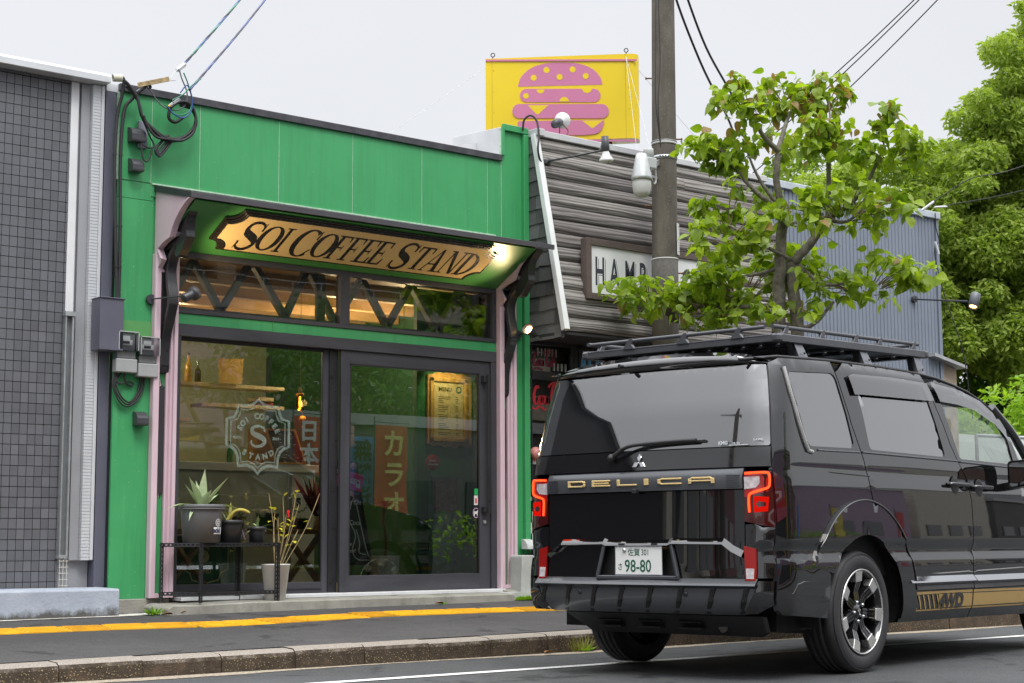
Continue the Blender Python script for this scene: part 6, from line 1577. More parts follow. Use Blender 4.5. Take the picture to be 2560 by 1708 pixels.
pads = [((9.563, 8.642, 4.291), .16, .18, 60), ((9.657, 9.04, 4.319), .13, .06, 14), ((9.527, 8.936, 3.925), .31, .15, 105), ((10.143, 8.716, 4.424), .18, .19, 62), ((10.404, 8.533, 4.437), .19, .14, 60),
        ((10.225, 8.376, 4.02), .24, .19, 95), ((10.48, 7.95, 3.90), .23, .22, 105), ((10.306, 9.002, 4.083), .15, .13, 40), ((10.244, 8.251, 3.438), .47, .17, 165), ((9.502, 8.841, 3.325), .28, .26, 150),
        ((10.051, 9.192, 2.941), .36, .27, 170), ((9.843, 9.389, 2.764), .24, .18, 120), ((9.666, 9.907, 2.871), .37, .13, 120), ((10.63, 8.359, 2.891), .46, .17, 170), ((10.326, 8.833, 3.089), .18, .18, 60), ((10.384, 7.861, 4.135), .07, .07, 8), ((9.95, 8.95, 2.62), .5, .08, 55), ((10.02, 8.8, 3.62), .12, .05, 5)]
random.seed(101)
TRK = [sc7(p) for p in ((10.20, 8.83, .2), (10.16, 8.84, 1.4), (10.126, 8.871, 2.45))]
def branch(pts, r, nm="branch", k=6):
    P = smooth_path(pts, k); n = len(P); b = MB()
    b.tube([p + Vector((random.uniform(-1, 1), random.uniform(-1, 1), random.uniform(-1, 1))) * r[0] * .12 for p in P], [r[0] + (r[1] - r[0]) * i / (n - 1) for i in range(n)], 9); return b.build(nm, BARK, DT)
trunk = branch([sc7((10.15, 8.9, .1)), sc7((10.12, 8.9, 1.4)), sc7((10.13, 8.88, 2.4)), sc7((10.11, 8.83, 2.9)), sc7((10.09, 8.76, 3.45))], (.085, .045), "trunk")
t2 = branch([sc7((10.28, 8.8, .1)), sc7((10.26, 8.78, 1.4)), sc7((10.24, 8.77, 2.5)), sc7((10.19, 8.78, 3.05))], (.075, .05), "trunk")
fork = sc7((10.09, 8.76, 3.45)); mid = sc7((10.20, 8.75, 3.05))
def bto(src, dst, via=None, r=(.028, .010)):
    d = sc7(dst); m = (src + d) / 2 + Vector((random.uniform(-.06, .06), random.uniform(-.06, .06), random.uniform(-.10, .02))) if via is None else sc7(via)
    branch([src, m, d], r)
f2 = sc7((9.985, 8.70, 3.93)); branch([fork, sc7((10.0, 8.74, 3.7)), f2], (.035, .026))
bto(f2, (10.12, 8.66, 4.30), (10.06, 8.68, 4.16)); bto(f2, (9.60, 8.66, 4.26), (9.78, 8.70, 4.06)); bto(fork, (9.50, 8.90, 3.93), (9.76, 8.80, 3.62))
bto(fork, (9.75, 8.85, 3.98), (9.86, 8.80, 3.70), (.02, .008)); bto(f2, (10.306, 8.95, 4.05), None, (.015, .006))
g2 = sc7((10.36, 8.52, 3.38)); branch([mid, sc7((10.27, 8.64, 3.18)), g2], (.045, .034)); bto(g2, (10.22, 8.38, 3.98), (10.31, 8.45, 3.68), (.03, .014)); bto(g2, (10.42, 8.0, 3.85), (10.44, 8.25, 3.55), (.026, .012)); bto(g2, (10.35, 8.10, 3.45), None, (.02, .008))
bto(sc7((10.22, 8.38, 3.98)), (10.40, 8.50, 4.38), None, (.014, .006))
bto(mid, (10.6, 8.40, 2.90), (10.40, 8.60, 2.86), (.024, .01)); bto(sc7((10.13, 8.88, 2.55)), (10.45, 8.55, 2.72), (10.32, 8.7, 2.52), (.026, .012)); bto(mid, (9.50, 8.86, 3.30), None, (.02, .008)); bto(mid, (9.95, 9.15, 2.95), None, (.022, .01)); bto(sc7((10.12, 8.88, 2.7)), (9.70, 9.85, 2.84), (9.9, 9.4, 2.72), (.022, .008))
allv = []
def sub_twigs():
    global allv
    tw = MB(); campos = Vector((0, 0, .77))
    for c, rw, rh, n in pads:
        c = sc7(c); rw *= 1.12; rh *= 1.12
        k = 0
        clusters = max(3, n // 5)
        for q in range(clusters):
            # disc-like cloud: wide in the horizontal, thin in depth and height
            a = random.uniform(0, 2 * pi); rr = sqrt(random.random())
            off = Vector((.62 * rw * rr * cos(a) * 1.25, -.78 * rw * rr * cos(a) * 1.1, 0)) + Vector((.77, .63, 0)) * random.uniform(-.7, .7) * rw + Vector((0, 0, rh * rr * sin(a)))
            tip = c + off
            root = c + off * .35 + Vector((0, 0, -rh * .4))
            tw.tube([root, (root + tip) / 2 + Vector((0, 0, .02)), tip], [.005, .0035, .002], 5, smooth=True)
            for j in range(random.randint(9, 15)):
                aa = random.uniform(0, 2 * pi); el = random.uniform(-1.15, .25)
                d = Vector((cos(aa) * cos(el), sin(aa) * cos(el), sin(el)))
                L = random.uniform(.065, .125); p = tip + Vector((random.uniform(-1, 1), random.uniform(-1, 1), random.uniform(-1, 1))) * .075
                allv.append((p, d, L, L * random.uniform(.55, .9), random.uniform(-1.1, 1.1), random.random()))
    tw.build("twigs", simple("brown_twig", (.16, .11, .06), .7), DT, kind='stuff')
sub_twigs()
allv.sort(key=lambda q: q[0].length - q[2] * 4)
rest = MB(); restr = MB()
for i, (p, d, L, w, rl_, rd) in enumerate(allv):
    if i < 300:
        b = MB(); dog_leaf(b, p, d, L, w, rl_); b.build("leaf", DOGR if (p.z > 4.3 and rd < .22) or rd < .015 else DOG, DT)
    else:
        dog_leaf(restr if ((p.z > 4.3 and rd < .22) or rd < .015) else rest, p, d, L, w, rl_)
rest.build("leaves", DOG, DT, kind='stuff'); restr.build("reddish_leaves", DOGR, DT, kind='stuff')
DTf = MB()
random.seed(3)
for k in range(9):
    a = sc7((10.15, 8.75, 3.35)) ; e = sc7((10.32 + random.uniform(-.1, .2), 8.55 + random.uniform(-.15, .2), 3.2 + random.uniform(-.05, .3)))
    DTf.tube(smooth_path([a, (a + e) / 2 + Vector((0, 0, random.uniform(-.06, .06))), e], 4), [.004] * 8 + [.0015], 4)
DTf.build("bare_twigs", simple("pale_twig", (.36, .33, .27), .7), DT, kind='stuff')

# ------------------------------------------------------------------ big trees behind, hedge, fence
def leaf_quads(mb, c, r, n, size, seed, squash=(1, 1, 1), shell=.55, cam_side=True):
    rnd = random.Random(seed)
    for i in range(n):
        while True:
            v = Vector((rnd.uniform(-1, 1), rnd.uniform(-1, 1), rnd.uniform(-1, 1)))
            l = v.length
            if 0.05 < l <= 1: break
        v = v / l * (shell + (1 - shell) * rnd.random() ** .6)
        if cam_side and v.x * .75 + v.y * .63 > .55: continue
        p = Vector(c) + Vector((v.x * r * squash[0], v.y * r * squash[1], v.z * r * squash[2]))
        d = Vector((rnd.uniform(-1, 1), rnd.uniform(-1, 1), rnd.uniform(-1.1, .2))).normalized(); s = d.cross(Vector((rnd.uniform(-1, 1), rnd.uniform(-1, 1), rnd.uniform(-1, 1)))).normalized()
        L = size * rnd.uniform(.6, 1.3); w = L * .42; n_ = s.cross(d)
        mb.add([p, p + d * L * .5 - s * w * .5 - n_ * w * .1, p + d * L, p + d * L * .5 + s * w * .5 - n_ * w * .1], [(0, 1, 2, 3)])
BIGL = leafmat("maple_leaf", (.13, .22, .03), (.40, .50, .10), .48, .5, .35)
BIGD = leafmat("dark_evergreen_leaf", (.04, .10, .018), (.14, .25, .05), .35, .5, .35)
HEDL = leafmat("hedge_leaf", (.12, .28, .015), (.40, .58, .06), .45, .45, .4)
BARK2 = simple("grey_bark", (.11, .095, .08), .9, var=.35, scale=14, bump=.8)
def big_tree(label, base, height, blobs, mat, size, dens, seed, group=None, trunk_r=.25):
    t = thing("broadleaf_tree", label, "tree", base, group)
    B = Vector(base); top = B + Vector((0, 0, height * .8))
    b = MB(); b.tube(smooth_path([B, B + Vector((.1, 0, height * .3)), B + Vector((-.1, .15, height * .6)), top], 5), [trunk_r * (1 - .05 * i) for i in range(16)], 12); b.build("trunk", BARK2, t)
    rnd = random.Random(seed); bm_ = MB(); fm = MB()
    for c, r in blobs:
        s = B + Vector((0, 0, height * rnd.uniform(.3, .6)))
        bm_.tube(smooth_path([s, (s + Vector(c)) / 2 + Vector((0, 0, -.2)), Vector(c)], 4), [.09, .085, .08, .07, .06, .05, .045, .04, .03], 7)
        # clump of smaller puffs on each blob
        nn = int(dens * r * r)
        for k in range(int(10 * r) + 4):
            v = Vector((rnd.gauss(0, 1), rnd.gauss(0, 1), rnd.gauss(0, .9))).normalized() * r * rnd.uniform(.35, 1.0)
            rr = r * rnd.uniform(.22, .42)
            leaf_quads(fm, Vector(c) + v, rr, max(12, int(nn * rr * rr / (r * r) * .9)), size, rnd.randint(0, 99999), (1, 1, .75), .35, False)
    bm_.build("limbs", BARK2, t); fm.build("crown", mat, t)
    return t
# crown silhouette climbs to the upper right of the view
bl = []
rnd = random.Random(5)
for (x, y, z, r) in [(22.6, 14.6, 8.2, .9), (22.1, 14.9, 7.4, 1.0), (22.9, 14.3, 7.0, 1.1), (21.5, 15.6, 6.3, 1.0), (22.4, 15.0, 5.9, 1.3), (21.2, 16.0, 5.6, .9), (20.9, 16.4, 4.9, 1.0), (21.9, 15.6, 4.8, 1.2), (23.0, 14.6, 4.9, 1.3), (21.0, 16.6, 4.0, .9), (22.0, 15.8, 3.9, 1.0), (23.3, 15.2, 6.6, 1.5), (22.9, 15.4, 3.9, .8), (22.55, 14.2, 9.05, .35), (23.4, 14.2, 8.6, .9), (23.6, 14.0, 9.4, .5), (22.7, 15.0, 6.6, 1.2), (21.9, 15.6, 5.5, 1.1), (22.9, 15.0, 5.4, 1.3), (21.2, 16.3, 4.6, .9), (22.5, 15.4, 4.2, 1.1), (20.7, 16.5, 6.1, .9), (20.2, 16.9, 5.5, .9), (20.6, 16.7, 4.6, 1.0)]:
    bl.append(((x, y, z), r))
big_tree("large bright green tree filling the right edge of the view", (23.2, 17.0, 0), 7.5, bl, BIGL, .115, 5600, 5)
big_tree("second green tree seen lower left of the large one behind the metal building", (21.5, 19.5, 0), 6.2, [((20.3, 18.2, 5.6), 1.3), ((21.2, 18.0, 6.3), 1.3), ((20.9, 18.3, 4.2), 1.4)], BIGL, .17, 1500, 8, None, .2)
big_tree("dark evergreen tree in shade behind the hedge at the right", (25.5, 19, 0), 6, [((24.0, 17.6, 4.0), 1.5), ((25.5, 16.2, 4.2), 1.6), ((24.6, 17.4, 5.4), 1.5), ((25.4, 17.0, 2.7), 1.3)], BIGD, .2, 1500, 9, None, .2)
hd_ = MB(); rnd = random.Random(12)
for i in range(70):
    t = rnd.random(); x = 17.8 + t * 7.5; y = 12.8 - t * .9 + rnd.uniform(-.5, .5); z = rnd.uniform(.9, 2.55) + .25 * sin(x * 2)
    leaf_quads(hd_, (x, y, z), .45, 260, .12, i, (1, 1, .8), .5, False)
hg = hd_.build("hedge", HEDL, kind='stuff'); hg['label'] = "sprawling bright green hedge along the far pavement"; hg['category'] = 'hedge'
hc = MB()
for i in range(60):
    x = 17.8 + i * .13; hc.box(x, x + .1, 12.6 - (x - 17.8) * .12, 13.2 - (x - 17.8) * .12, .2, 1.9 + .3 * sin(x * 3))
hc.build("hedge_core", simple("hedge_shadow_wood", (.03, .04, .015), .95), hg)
cf = thing("chain_link_fence", "galvanised chain link fence in front of the hedge", "fence", (18, 11.2, .2))
b = MB(); b.tube([(16.6, 11.5, 2.02), (24, 10.9, 2.02)], .022, 8); b.build("top_rail", STEELG, cf)
for i in range(8):
    x = 16.6 + i; b = MB(); b.tube([(x, 11.5 - (x - 16.6) * .08, .2), (x, 11.5 - (x - 16.6) * .08, 2.03)], .022, 8); b.build("fence_post", STEELG, cf)
b = MB(); k = 0
for i in range(-36, 148):
    x0 = 16.6 + i * .05; 
    for s in (1, -1):
        za, zb = .3, 2.0; xa = x0 if s > 0 else x0 + 1.7; xb = xa + s * 1.7
        pa = Vector((xa, 11.5 - (xa - 16.6) * .08, za)); pb = Vector((xb, 11.5 - (xb - 16.6) * .08, zb))
        if min(xa, xb) < 16.6 or max(xa, xb) > 24: continue
        b.tube([pa, pb], .0028, 3, False, False)
b.build("mesh", STEELG, cf, kind='stuff')

# ------------------------------------------------------------------ the rest of the street (seen mirrored in glass and paint)
random.seed(55)
ow2 = MB(); ow2.box(-60, 160, -5.2, -.95, -.1, .13); struct(ow2.build("far_pavement", WALK))
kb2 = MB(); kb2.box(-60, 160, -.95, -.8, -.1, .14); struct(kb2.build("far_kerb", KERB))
def block(name, label, x0, x1, y0, y1, h, m, wins, face, wm=None, cat="building"):
    t = thing(name, label, cat, ((x0 + x1) / 2, (y0 + y1) / 2, 0))
    b = MB(); b.box(x0, x1, y0, y1, 0, h); b.build("wall", m, t)
    b = MB(); b.box(x0 - .1, x1 + .1, y0 - .1, y1 + .1, h, h + .25); b.build("roof_edge", ALU_D, t)
    wm = wm or simple("dark_window", (.03, .035, .04), .08, var=.2)
    for (a, c, z0, z1) in wins:
        q = MB()
        if face == 'y': q.box(a, c, y1, y1 + .05, z0, z1)
        else: q.box(a, c, y0 - .05, y0, z0, z1)
        q.build("window", wm, t)
    return t
LAV = simple("lavender_brick", (.36, .27, .36), .7, var=.12, scale=9, bump=.3, bscale=12)
pk = block("pink_brick_shop", "low lavender brick shop across the street", 9.5, 17.2, -12, -6.2, 5.6, LAV, [], 'y')
b = MB()
for i in range(26):
    b.box(9.5, 17.2, -6.2, -6.185, 3.05 + i * .1, 3.14 + i * .1)
b.build("brick_courses", LAV, pk, kind='stuff')
b = MB(); b.box(9.6, 17.1, -6.19, -6.17, .2, 2.95); b.build("dark_shopfront", simple("dark_shopfront", (.05, .055, .05), .3, var=.4), pk)
for x in (15.3, 15.6, 15.9): 
    b = MB(); b.cyl((x, -6.0, .2), (x, -6.0, 2.95), .13, n=12); b.build("yellow_column", simple("yellow_paint", (.60, .42, .02), .5), pk)
def nobori(label, x, y, w, h, z0, m, txt, tm, rot=0, flip=False, tsize=.42):
    t = thing("banner", label, "banner", (x, y, 0), "tall advertising banners across the street")
    b = MB(); b.tube([(x, y, .13), (x, y, z0 + h + .15)], .012, 6); b.tube([(x, y, z0 + h + .05), (x + w + .05, y, z0 + h + .05)], .008, 6); b.build("pole", BLK, t)
    b = MB(); n = 10; vs = []; fs = []
    for i in range(n + 1):
        for j in (0, 1): vs.append((x + .02 + w * j, y + .06 * sin(i * .9 + j) * (i / n), z0 + h - h * i / n))
    fs = [(2 * i, 2 * i + 1, 2 * i + 3, 2 * i + 2) for i in range(n)]
    b.add(vs, fs, True); b.build("cloth", m, t)
    for i, c in enumerate(txt):
        zc = z0 + h - tsize * (i + .95) * 1.05
        text_mb(c, tsize, lambda X, Y, d: (x + w * .5 + (-(X - tsize * .45) if not flip else (X - tsize * .45)), y + .09, zc + Y), 0, .012).build("character", tm, t)
    return t
wht = simple("banner_white", (.7, .7, .7), .7)
nobori("red banner with white characters", 15.9, -2.2, .62, 2.6, .5, simple("banner_red", (.45, .04, .04), .7), "日本ラ大人", wht)
nobori("pink and white banner", 16.6, -2.6, .8, 2.4, .6, simple("banner_pink", (.60, .35, .40), .7, var=.4, scale=1.2), "", wht)
nobori("blue banner offering free pick up", 17.2, -2.6, .75, 2.3, .5, simple("banner_blue", (.10, .25, .55), .7, var=.2), "無料送迎", simple("banner_black", (.03, .03, .03), .7))
nobori("red and yellow karaoke banner", 17.6, -2.2, .75, 2.5, .5, simple("banner_redgreen", (.42, .07, .05), .7), "カラオケ", simple("banner_yellow", (.62, .55, .2), .7), 0, True, .55)
ap_ = thing("apartment_block", "large beige apartment block with long balconies far across the street", "building", (70, -64, 0))
BG = simple("beige_render", (.34, .31, .25), .8, var=.08); BD = simple("balcony_shadow", (.09, .09, .085), .6, var=.3, scale=.6)
b = MB(); b.box(34, 125, -80, -62, 0, 27); b.build("wall", BD, ap_)
for i in range(9):
    b = MB(); b.box(34, 125, -62, -60.6, 3 * i - .05, 3 * i + 1.15); b.build("balcony", BG, ap_)
    b = MB()
    for k in range(46): b.box(34 + k * 2, 34.05 + k * 2, -60.7, -60.65, 3 * i + 1.15, 3 * i + 1.6)
    b.box(34, 125, -60.7, -60.65, 3 * i + 1.55, 3 * i + 1.6); b.build("railing", ALU, ap_, kind='stuff')
for k in range(10):
    b = MB(); b.box(38 + k * 9, 39.2 + k * 9, -62.1, -60.9, 0, 27); b.build("pier", BG, ap_)
block("grey_low_house", "low grey house beside the pink brick shop", 18.5, 27, -13, -7, 3.4, simple("dark_grey_render", (.10, .10, .10), .7), [(19.5 + i * 2, 20.6 + i * 2, 1, 2.2) for i in range(3)], 'y')
block("dark_gabled_house", "dark shop house across the street further right", 29, 40, -16, -8, 3.6, simple("brown_render", (.16, .12, .10), .7), [(30 + i * 2.4, 31.4 + i * 2.4, .9, 2.4) for i in range(4)], 'y')
mu = thing("mural_wall", "painted mural wall across the street", "wall", (8, -7, 0))
b = MB(); b.box(3.0, 9.4, -7.4, -7.0, 0, 3.6); b.build("wall", LAV, mu)
for x, z, w_, h_, c in ((3.6, .9, 1.8, 1.6, (.03, .12, .42)), (5.6, .6, 1.3, 1.8, (.10, .35, .08)), (7.2, .8, 1.5, 1.5, (.50, .06, .07)), (4.6, 2.3, 1.6, .9, (.45, .33, .05)), (6.8, 2.3, 1.9, .9, (.10, .32, .50))):
    b = MB(); b.prism(sm2([(x, z), (x + w_ * .6, z - .1), (x + w_, z + h_ * .4), (x + w_ * .7, z + h_), (x + .1, z + h_ * .8), (x, z)], 4)[:-1], lambda a, z_: (a, -7.0, z_), lambda a, z_: (a, -6.985, z_)); b.build("mural_patch", simple("mural_%.2f_%.2f" % (c[0], c[2]), c, .6, var=.3, scale=2), mu)
# shops continuing to the left behind the camera's left shoulder: what the van's tail mirrors
block("cream_shop", "cream shop further down the same pavement to the left", -14, -6.2, 11.6, 18, 4.6, simple("cream_render", (.50, .47, .40), .7), [(-13.5 + i * 2.4, -11.8 + i * 2.4, .7, 2.5) for i in range(3)], 'n')
block("maroon_shop", "shop with maroon fascia further left", -24, -14.2, 11.6, 18, 5.2, simple("maroon_render", (.13, .02, .03), .5), [(-23 + i * 2.6, -21.2 + i * 2.6, .6, 2.6) for i in range(4)], 'n')
block("grey_office", "grey three storey office far down the street", -44, -25, 12, 22, 9, simple("office_render", (.26, .27, .28), .7), [(-43 + i * 2.6, -41.4 + i * 2.6, z, z + 1.3) for i in range(7) for z in (1, 4, 7)], 'n')
block("white_house", "white house far down the opposite side", -40, -22, -14, -6, 6.2, simple("white_render", (.55, .55, .54), .7), [(-38 + i * 3, -36.5 + i * 3, 1, 2.4) for i in range(5)], 'y')
block("teal_shop", "teal roofed shop on the opposite side to the left", -20, -6, -13, -6.4, 4.4, simple("brick_dull", (.20, .12, .09), .7, var=.2), [(-19 + i * 2.6, -17.2 + i * 2.6, .5, 2.4) for i in range(5)], 'y')
big_tree("street tree across the road whose crown darkens the left window", (15.0, -2.6, .1), 4.2, [((14.6, -2.6, 4.1), .9), ((15.6, -2.4, 4.5), .9), ((13.9, -2.9, 3.7), .7), ((16.3, -2.8, 3.9), .6)], BIGD, .16, 700, 31, "trees across the road", .1)
big_tree("round tree down the road to the left", (-11, 10.3, .1), 5, [((-11, 10.3, 4.6), 1.4), ((-11.8, 10.6, 3.9), 1.1)], BIGD, .2, 500, 32, "trees across the road", .14)
big_tree("tall tree behind the low houses across the road", (30, -22, 0), 9, [((30, -22, 7), 3), ((26, -23, 6), 2.4), ((34, -22, 6), 2.6)], BIGD, .4, 120, 33, "trees across the road", .3)
op = thing("utility_pole", "utility pole with crossarm down the road to the left", "utility pole", (-9, 9.6, .1))
b = MB(); b.tube([(-9, 9.6, 0), (-9, 9.6, 9)], [.16, .11], 14); b.build("pole_shaft", PC, op)
b = MB(); b.box(-9.06, -8.94, 8.7, 10.5, 8.2, 8.32); b.box(-9.06, -8.94, 8.9, 10.3, 7.6, 7.7); b.build("crossarm", STEELG, op)
hb2 = MB(); rnd = random.Random(3)
for i in range(50):
    leaf_quads(hb2, (18 + i * .5, -5.6 + rnd.uniform(-.2, .2), .7 + rnd.uniform(0, .5)), .5, 60, .16, i, (1, 1, .9), .4, False)
ho = hb2.build("hedge", HEDL, kind='stuff'); ho['label'] = "low green hedge across the road"; ho['category'] = 'hedge'
wp2 = MB(); wp2.box(16.9, 24.5, 12.02, 12.08, .2, 2.08)  # added pale panel, brightens the view through the van's front window
tag(wp2.build("added_backdrop_panel", simple("backdrop_panel_white", (.70, .74, .70), .6, var=.05)), "pale site panel behind the chain link fence, seen through the van's front window", "panel")

for i, (x0, x1, h, m, lab) in enumerate([(42, 50, 4.4, LAV, "lavender shop far along the opposite side"), (51, 60, 5.5, MATS["cream_render"], "cream house far along the opposite side"), (61, 74, 4.2, MATS["dark_grey_render"], "dark workshop far along the opposite side"), (75, 92, 6.5, MATS["office_render"], "grey office far along the opposite side"), (93, 130, 5.0, MATS["brown_render"], "brown warehouse at the far end of the opposite side")]):
    block("roadside_building", lab, x0, x1, -15, -6.3, h, m, [(x0 + .8 + k * 2.6, x0 + 2.4 + k * 2.6, .8, 2.5) for k in range(int((x1 - x0 - 1) / 2.6))], 'y')
for i, (x, y, c) in enumerate([(24, -2.4, (.55, .12, .25)), (27.5, -2.4, (.08, .2, .5)), (31, -2.2, (.6, .5, .08)), (36, -2.4, (.5, .06, .05))]):
    nobori("small banner further along the opposite pavement, %s" % ["pink", "blue", "yellow", "red"][i], x, y, .6, 1.8, .5, simple("far_banner_%d" % i, c, .7, var=.3, scale=3), "", wht)
# ------------------------------------------------------------------ the black van
VAN = thing("minivan", "glossy black van with roof rack and gold DELICA letters, stopped at the kerb side", "van", (7.707, 6.160, .017))
VAN.rotation_euler = (0, 0, radians(10.1))
TC = .8825
def m_paint():
    t = NT("black_car_paint"); co = t.coord()
    fl = t.n("ShaderNodeTexVoronoi", {0: co, 'Scale': 900})
    c = t.mix(t.rng(fl.outputs['Distance'], 0, .3, .2, 0), (.004, .004, .0045), (.012, .012, .013))
    d = t.noise(co, 3, 5, .7); film = t.rng(d, .45, .75, .0, .10)
    b = t.bsdf(c, .4, 0, None, 0.0, 1.0); b.inputs['Coat IOR'].default_value = 1.9; b.inputs['Coat Roughness'].default_value = .015
    return t.m
PAINT = m_paint()
VGL = simple("privacy_glass", (.010, .011, .012), .015, var=.05, spec=.5, coat=1.0)
for n in VGL.node_tree.nodes:
    if n.type == 'BSDF_PRINCIPLED': n.inputs['IOR'].default_value = 2.2; n.inputs['Coat IOR'].default_value = 2.1; n.inputs['Coat Roughness'].default_value = .0; n.inputs['Roughness'].default_value = .02
for l in list(VGL.node_tree.links):
    if l.to_socket.name == 'Roughness': VGL.node_tree.links.remove(l)
VFG = glass("door_glass", (.90, .97, .93), 1.3, ior=1.45)
VISM = glass("smoke_visor", (.50, .51, .52), 2.2, ior=1.6)
SATB = simple("satin_black_plastic", (.018, .018, .019), .42, var=.15, bump=.08, bscale=200)
GMET = simple("gunmetal_trim", (.065, .069, .075), .32, .35, var=.02, scale=1, coat=.35)
CHR = simple("dark_chrome", (.45, .46, .48), .08, 1.0, var=.03)
SILV = simple("machined_silver", (.62, .62, .60), .28, .8, var=.05)
GOLD = simple("gold_lettering", (.78, .58, .27), .32, .35, var=.03)
GOLDD = simple("gold_decal", (.42, .28, .10), .38, .2, var=.05)
LAMPR = simple("red_lens", (.30, .008, .006), .08, coat=.8); LAMPD = simple("dark_red_lens", (.045, .003, .003), .06, coat=1.0)
REDLED = emit("red_led", (1, .055, .012), 2.6); REDDIM = emit("dim_red_lamp", (.9, .01, .004), .55)
CLEARL = simple("clear_lens", (.50, .46, .47), .12, var=.35, scale=30, coat=.8)
def tab(T, h):
    if h <= T[0][0]: return T[0][1]
    for (a, va), (b_, vb) in zip(T, T[1:]):
        if a <= h <= b_: return va + (vb - va) * (h - a) / (b_ - a)
    return T[-1][1]
TS = [(.24, .04), (.30, .012), (.36, -.004), (.50, -.014), (.555, -.016), (.64, -.018), (.655, -.014), (.67, -.004), (.70, -.001), (.735, -.004), (.75, -.017), (.80, -.018), (1.0, -.012), (1.12, -.006), (1.14, .0), (1.22, .002), (1.28, .010), (1.5, .036), (1.7, .072), (1.78, .094), (1.82, .120), (1.86, .17)]
SR = [(.24, -.87), (.33, -.93), (.38, -.985), (.45, -1.005), (.53, -1.0), (.60, -.992), (.74, -.990), (1.04, -.982), (1.16, -.985), (1.28, -.965), (1.5, -.925), (1.74, -.870), (1.80, -.850), (1.86, -.80)]
RC = .14
def sfront(s):
    return 0 if s < 2.3 else .10 * ((s - 2.3) / 1.4) ** 2
def crown(t): return .05 * min(1, (abs(t - TC) / .75) ** 2)
def Tn(s, h):
    t = tab(TS, h) + sfront(s); sr = tab(SR, h) + .05
    if s < sr + RC: t += RC - sqrt(max(0, RC * RC - (sr + RC - s) ** 2))
    return t
def Sn(t, h):
    tt = t if t < TC else 2 * TC - t
    s = tab(SR, h) + crown(t); ts = tab(TS, h)
    if tt < ts + RC: s += RC - sqrt(max(0, RC * RC - (ts + RC - tt) ** 2))
    return s
K45 = RC * (1 - .7071)
def s45(h): return tab(SR, h) + .05 + K45
def t45(h): return tab(TS, h) + K45
def inpoly(x, y, P):
    c = False; n = len(P)
    for i in range(n):
        x1, y1 = P[i]; x2, y2 = P[i - 1]
        if (y1 > y) != (y2 > y) and x < (x2 - x1) * (y - y1) / (y2 - y1) + x1: c = not c
    return c
def subdiv(P, d=.05):
    out = []
    for i in range(len(P)):
        a = P[i]; b_ = P[(i + 1) % len(P)]; L = hypot(b_[0] - a[0], b_[1] - a[1]); n = max(1, int(L / d + .5))
        for k in range(n): out.append((a[0] + (b_[0] - a[0]) * k / n, a[1] + (b_[1] - a[1]) * k / n))
    return out
HL = [.30, .33, .36, .38, .42, .45, .50, .555, .60, .64, .655, .67, .70, .735, .75, .775, .80, .86, .92, 1.0, 1.06, 1.12, 1.14, 1.18, 1.22, 1.28, 1.34, 1.40, 1.46, 1.5, 1.56, 1.62, 1.66, 1.70, 1.74, 1.78, 1.80, 1.82]
def patch(poly, holes, fn, back, name, mat, parent=None, gs=.06, mirror=False, rim=.02, label=None):
    P = subdiv(poly); H = [subdiv(h) for h in holes]
    pts = list(P); edges = [(i, (i + 1) % len(P)) for i in range(len(P))]
    for h in H:
        o = len(pts); pts += h; edges += [(o + i, o + (i + 1) % len(h)) for i in range(len(h))]
    x0 = min(p[0] for p in P); x1 = max(p[0] for p in P); y0 = min(p[1] for p in P); y1 = max(p[1] for p in P)
    nx = max(1, int((x1 - x0) / gs))
    for i in range(1, nx):
        x = x0 + (x1 - x0) * i / nx
        for y in HL:
            if y0 < y < y1 and inpoly(x, y, P) and not any(inpoly(x, y, h) for h in H):
                if min(hypot(x - q[0], y - q[1]) for q in pts[:len(P) + sum(len(h) for h in H)]) > .010: pts.append((x, y))
    r = geometry.delaunay_2d_cdt([Vector(p) for p in pts], edges, [], 0, 1e-6)
    V = [(v.x, v.y) for v in r[0]]; F = []
    for f in r[2]:
        cx_ = sum(V[i][0] for i in f) / len(f); cy_ = sum(V[i][1] for i in f) / len(f)
        if inpoly(cx_, cy_, P) and not any(inpoly(cx_, cy_, h) for h in H): F.append(tuple(f))
    def mp(p, off=0):
        q = Vector(fn(p[0], p[1])) + Vector(back) * off
        if mirror: q.y = 2 * TC - q.y
        return q
    mb = MB(); mb.add([mp(v) for v in V], F, True)
    if rim:
        for loop in [P] + H:
            n = len(loop); a = [mp(p) for p in loop]; c = [mp(p, rim) for p in loop]
            mb.add(a + c, [(i, (i + 1) % n, (i + 1) % n + n, i + n) for i in range(n)])
    me_s = mb
    o = raw_build(mb, name, mat, parent or VAN)
    if label: o['label'] = label
    return o
def raw_build(mb, name, mat, parent, bev=0, recalc=True, kind=None):
    o = mb.build(name, mat, parent, bev=bev, local=True, kind=kind); o['_o'] = (0, 0, 0); return o
SIDE = lambda off=0: (lambda s, h: (s, Tn(s, h) - off, h))
REAR = lambda off=0: (lambda t, h: (Sn(t, h) - off, t, h))
def side(poly, holes, name, mat, off=0, both=True, parent=None, rim=.02, gs=.07):
    o = patch(poly, holes, SIDE(off), (0, 1, 0), name, mat, parent, gs, False, rim)
    if both: patch(poly, holes, SIDE(off), (0, 1, 0), name, mat, None if parent is None else None, gs, True, rim)
    return o
def rear(poly, holes, name, mat, off=0, parent=None, rim=.02, gs=.06): return patch(poly, holes, REAR(off), (1, 0, 0), name, mat, parent, gs, False, rim)
def mir(poly): return [(2 * TC - t, h) for t, h in reversed(poly)]
RLT = [(-.95, 1.765), (-.7, 1.79), (-.1, 1.818), (.5, 1.832), (1.03, 1.832), (1.365, 1.808), (1.8, 1.728), (2.1, 1.61), (2.3, 1.48)]
RL = lambda s: tab(RLT, s)
AC, AR = (.03, .355), .452
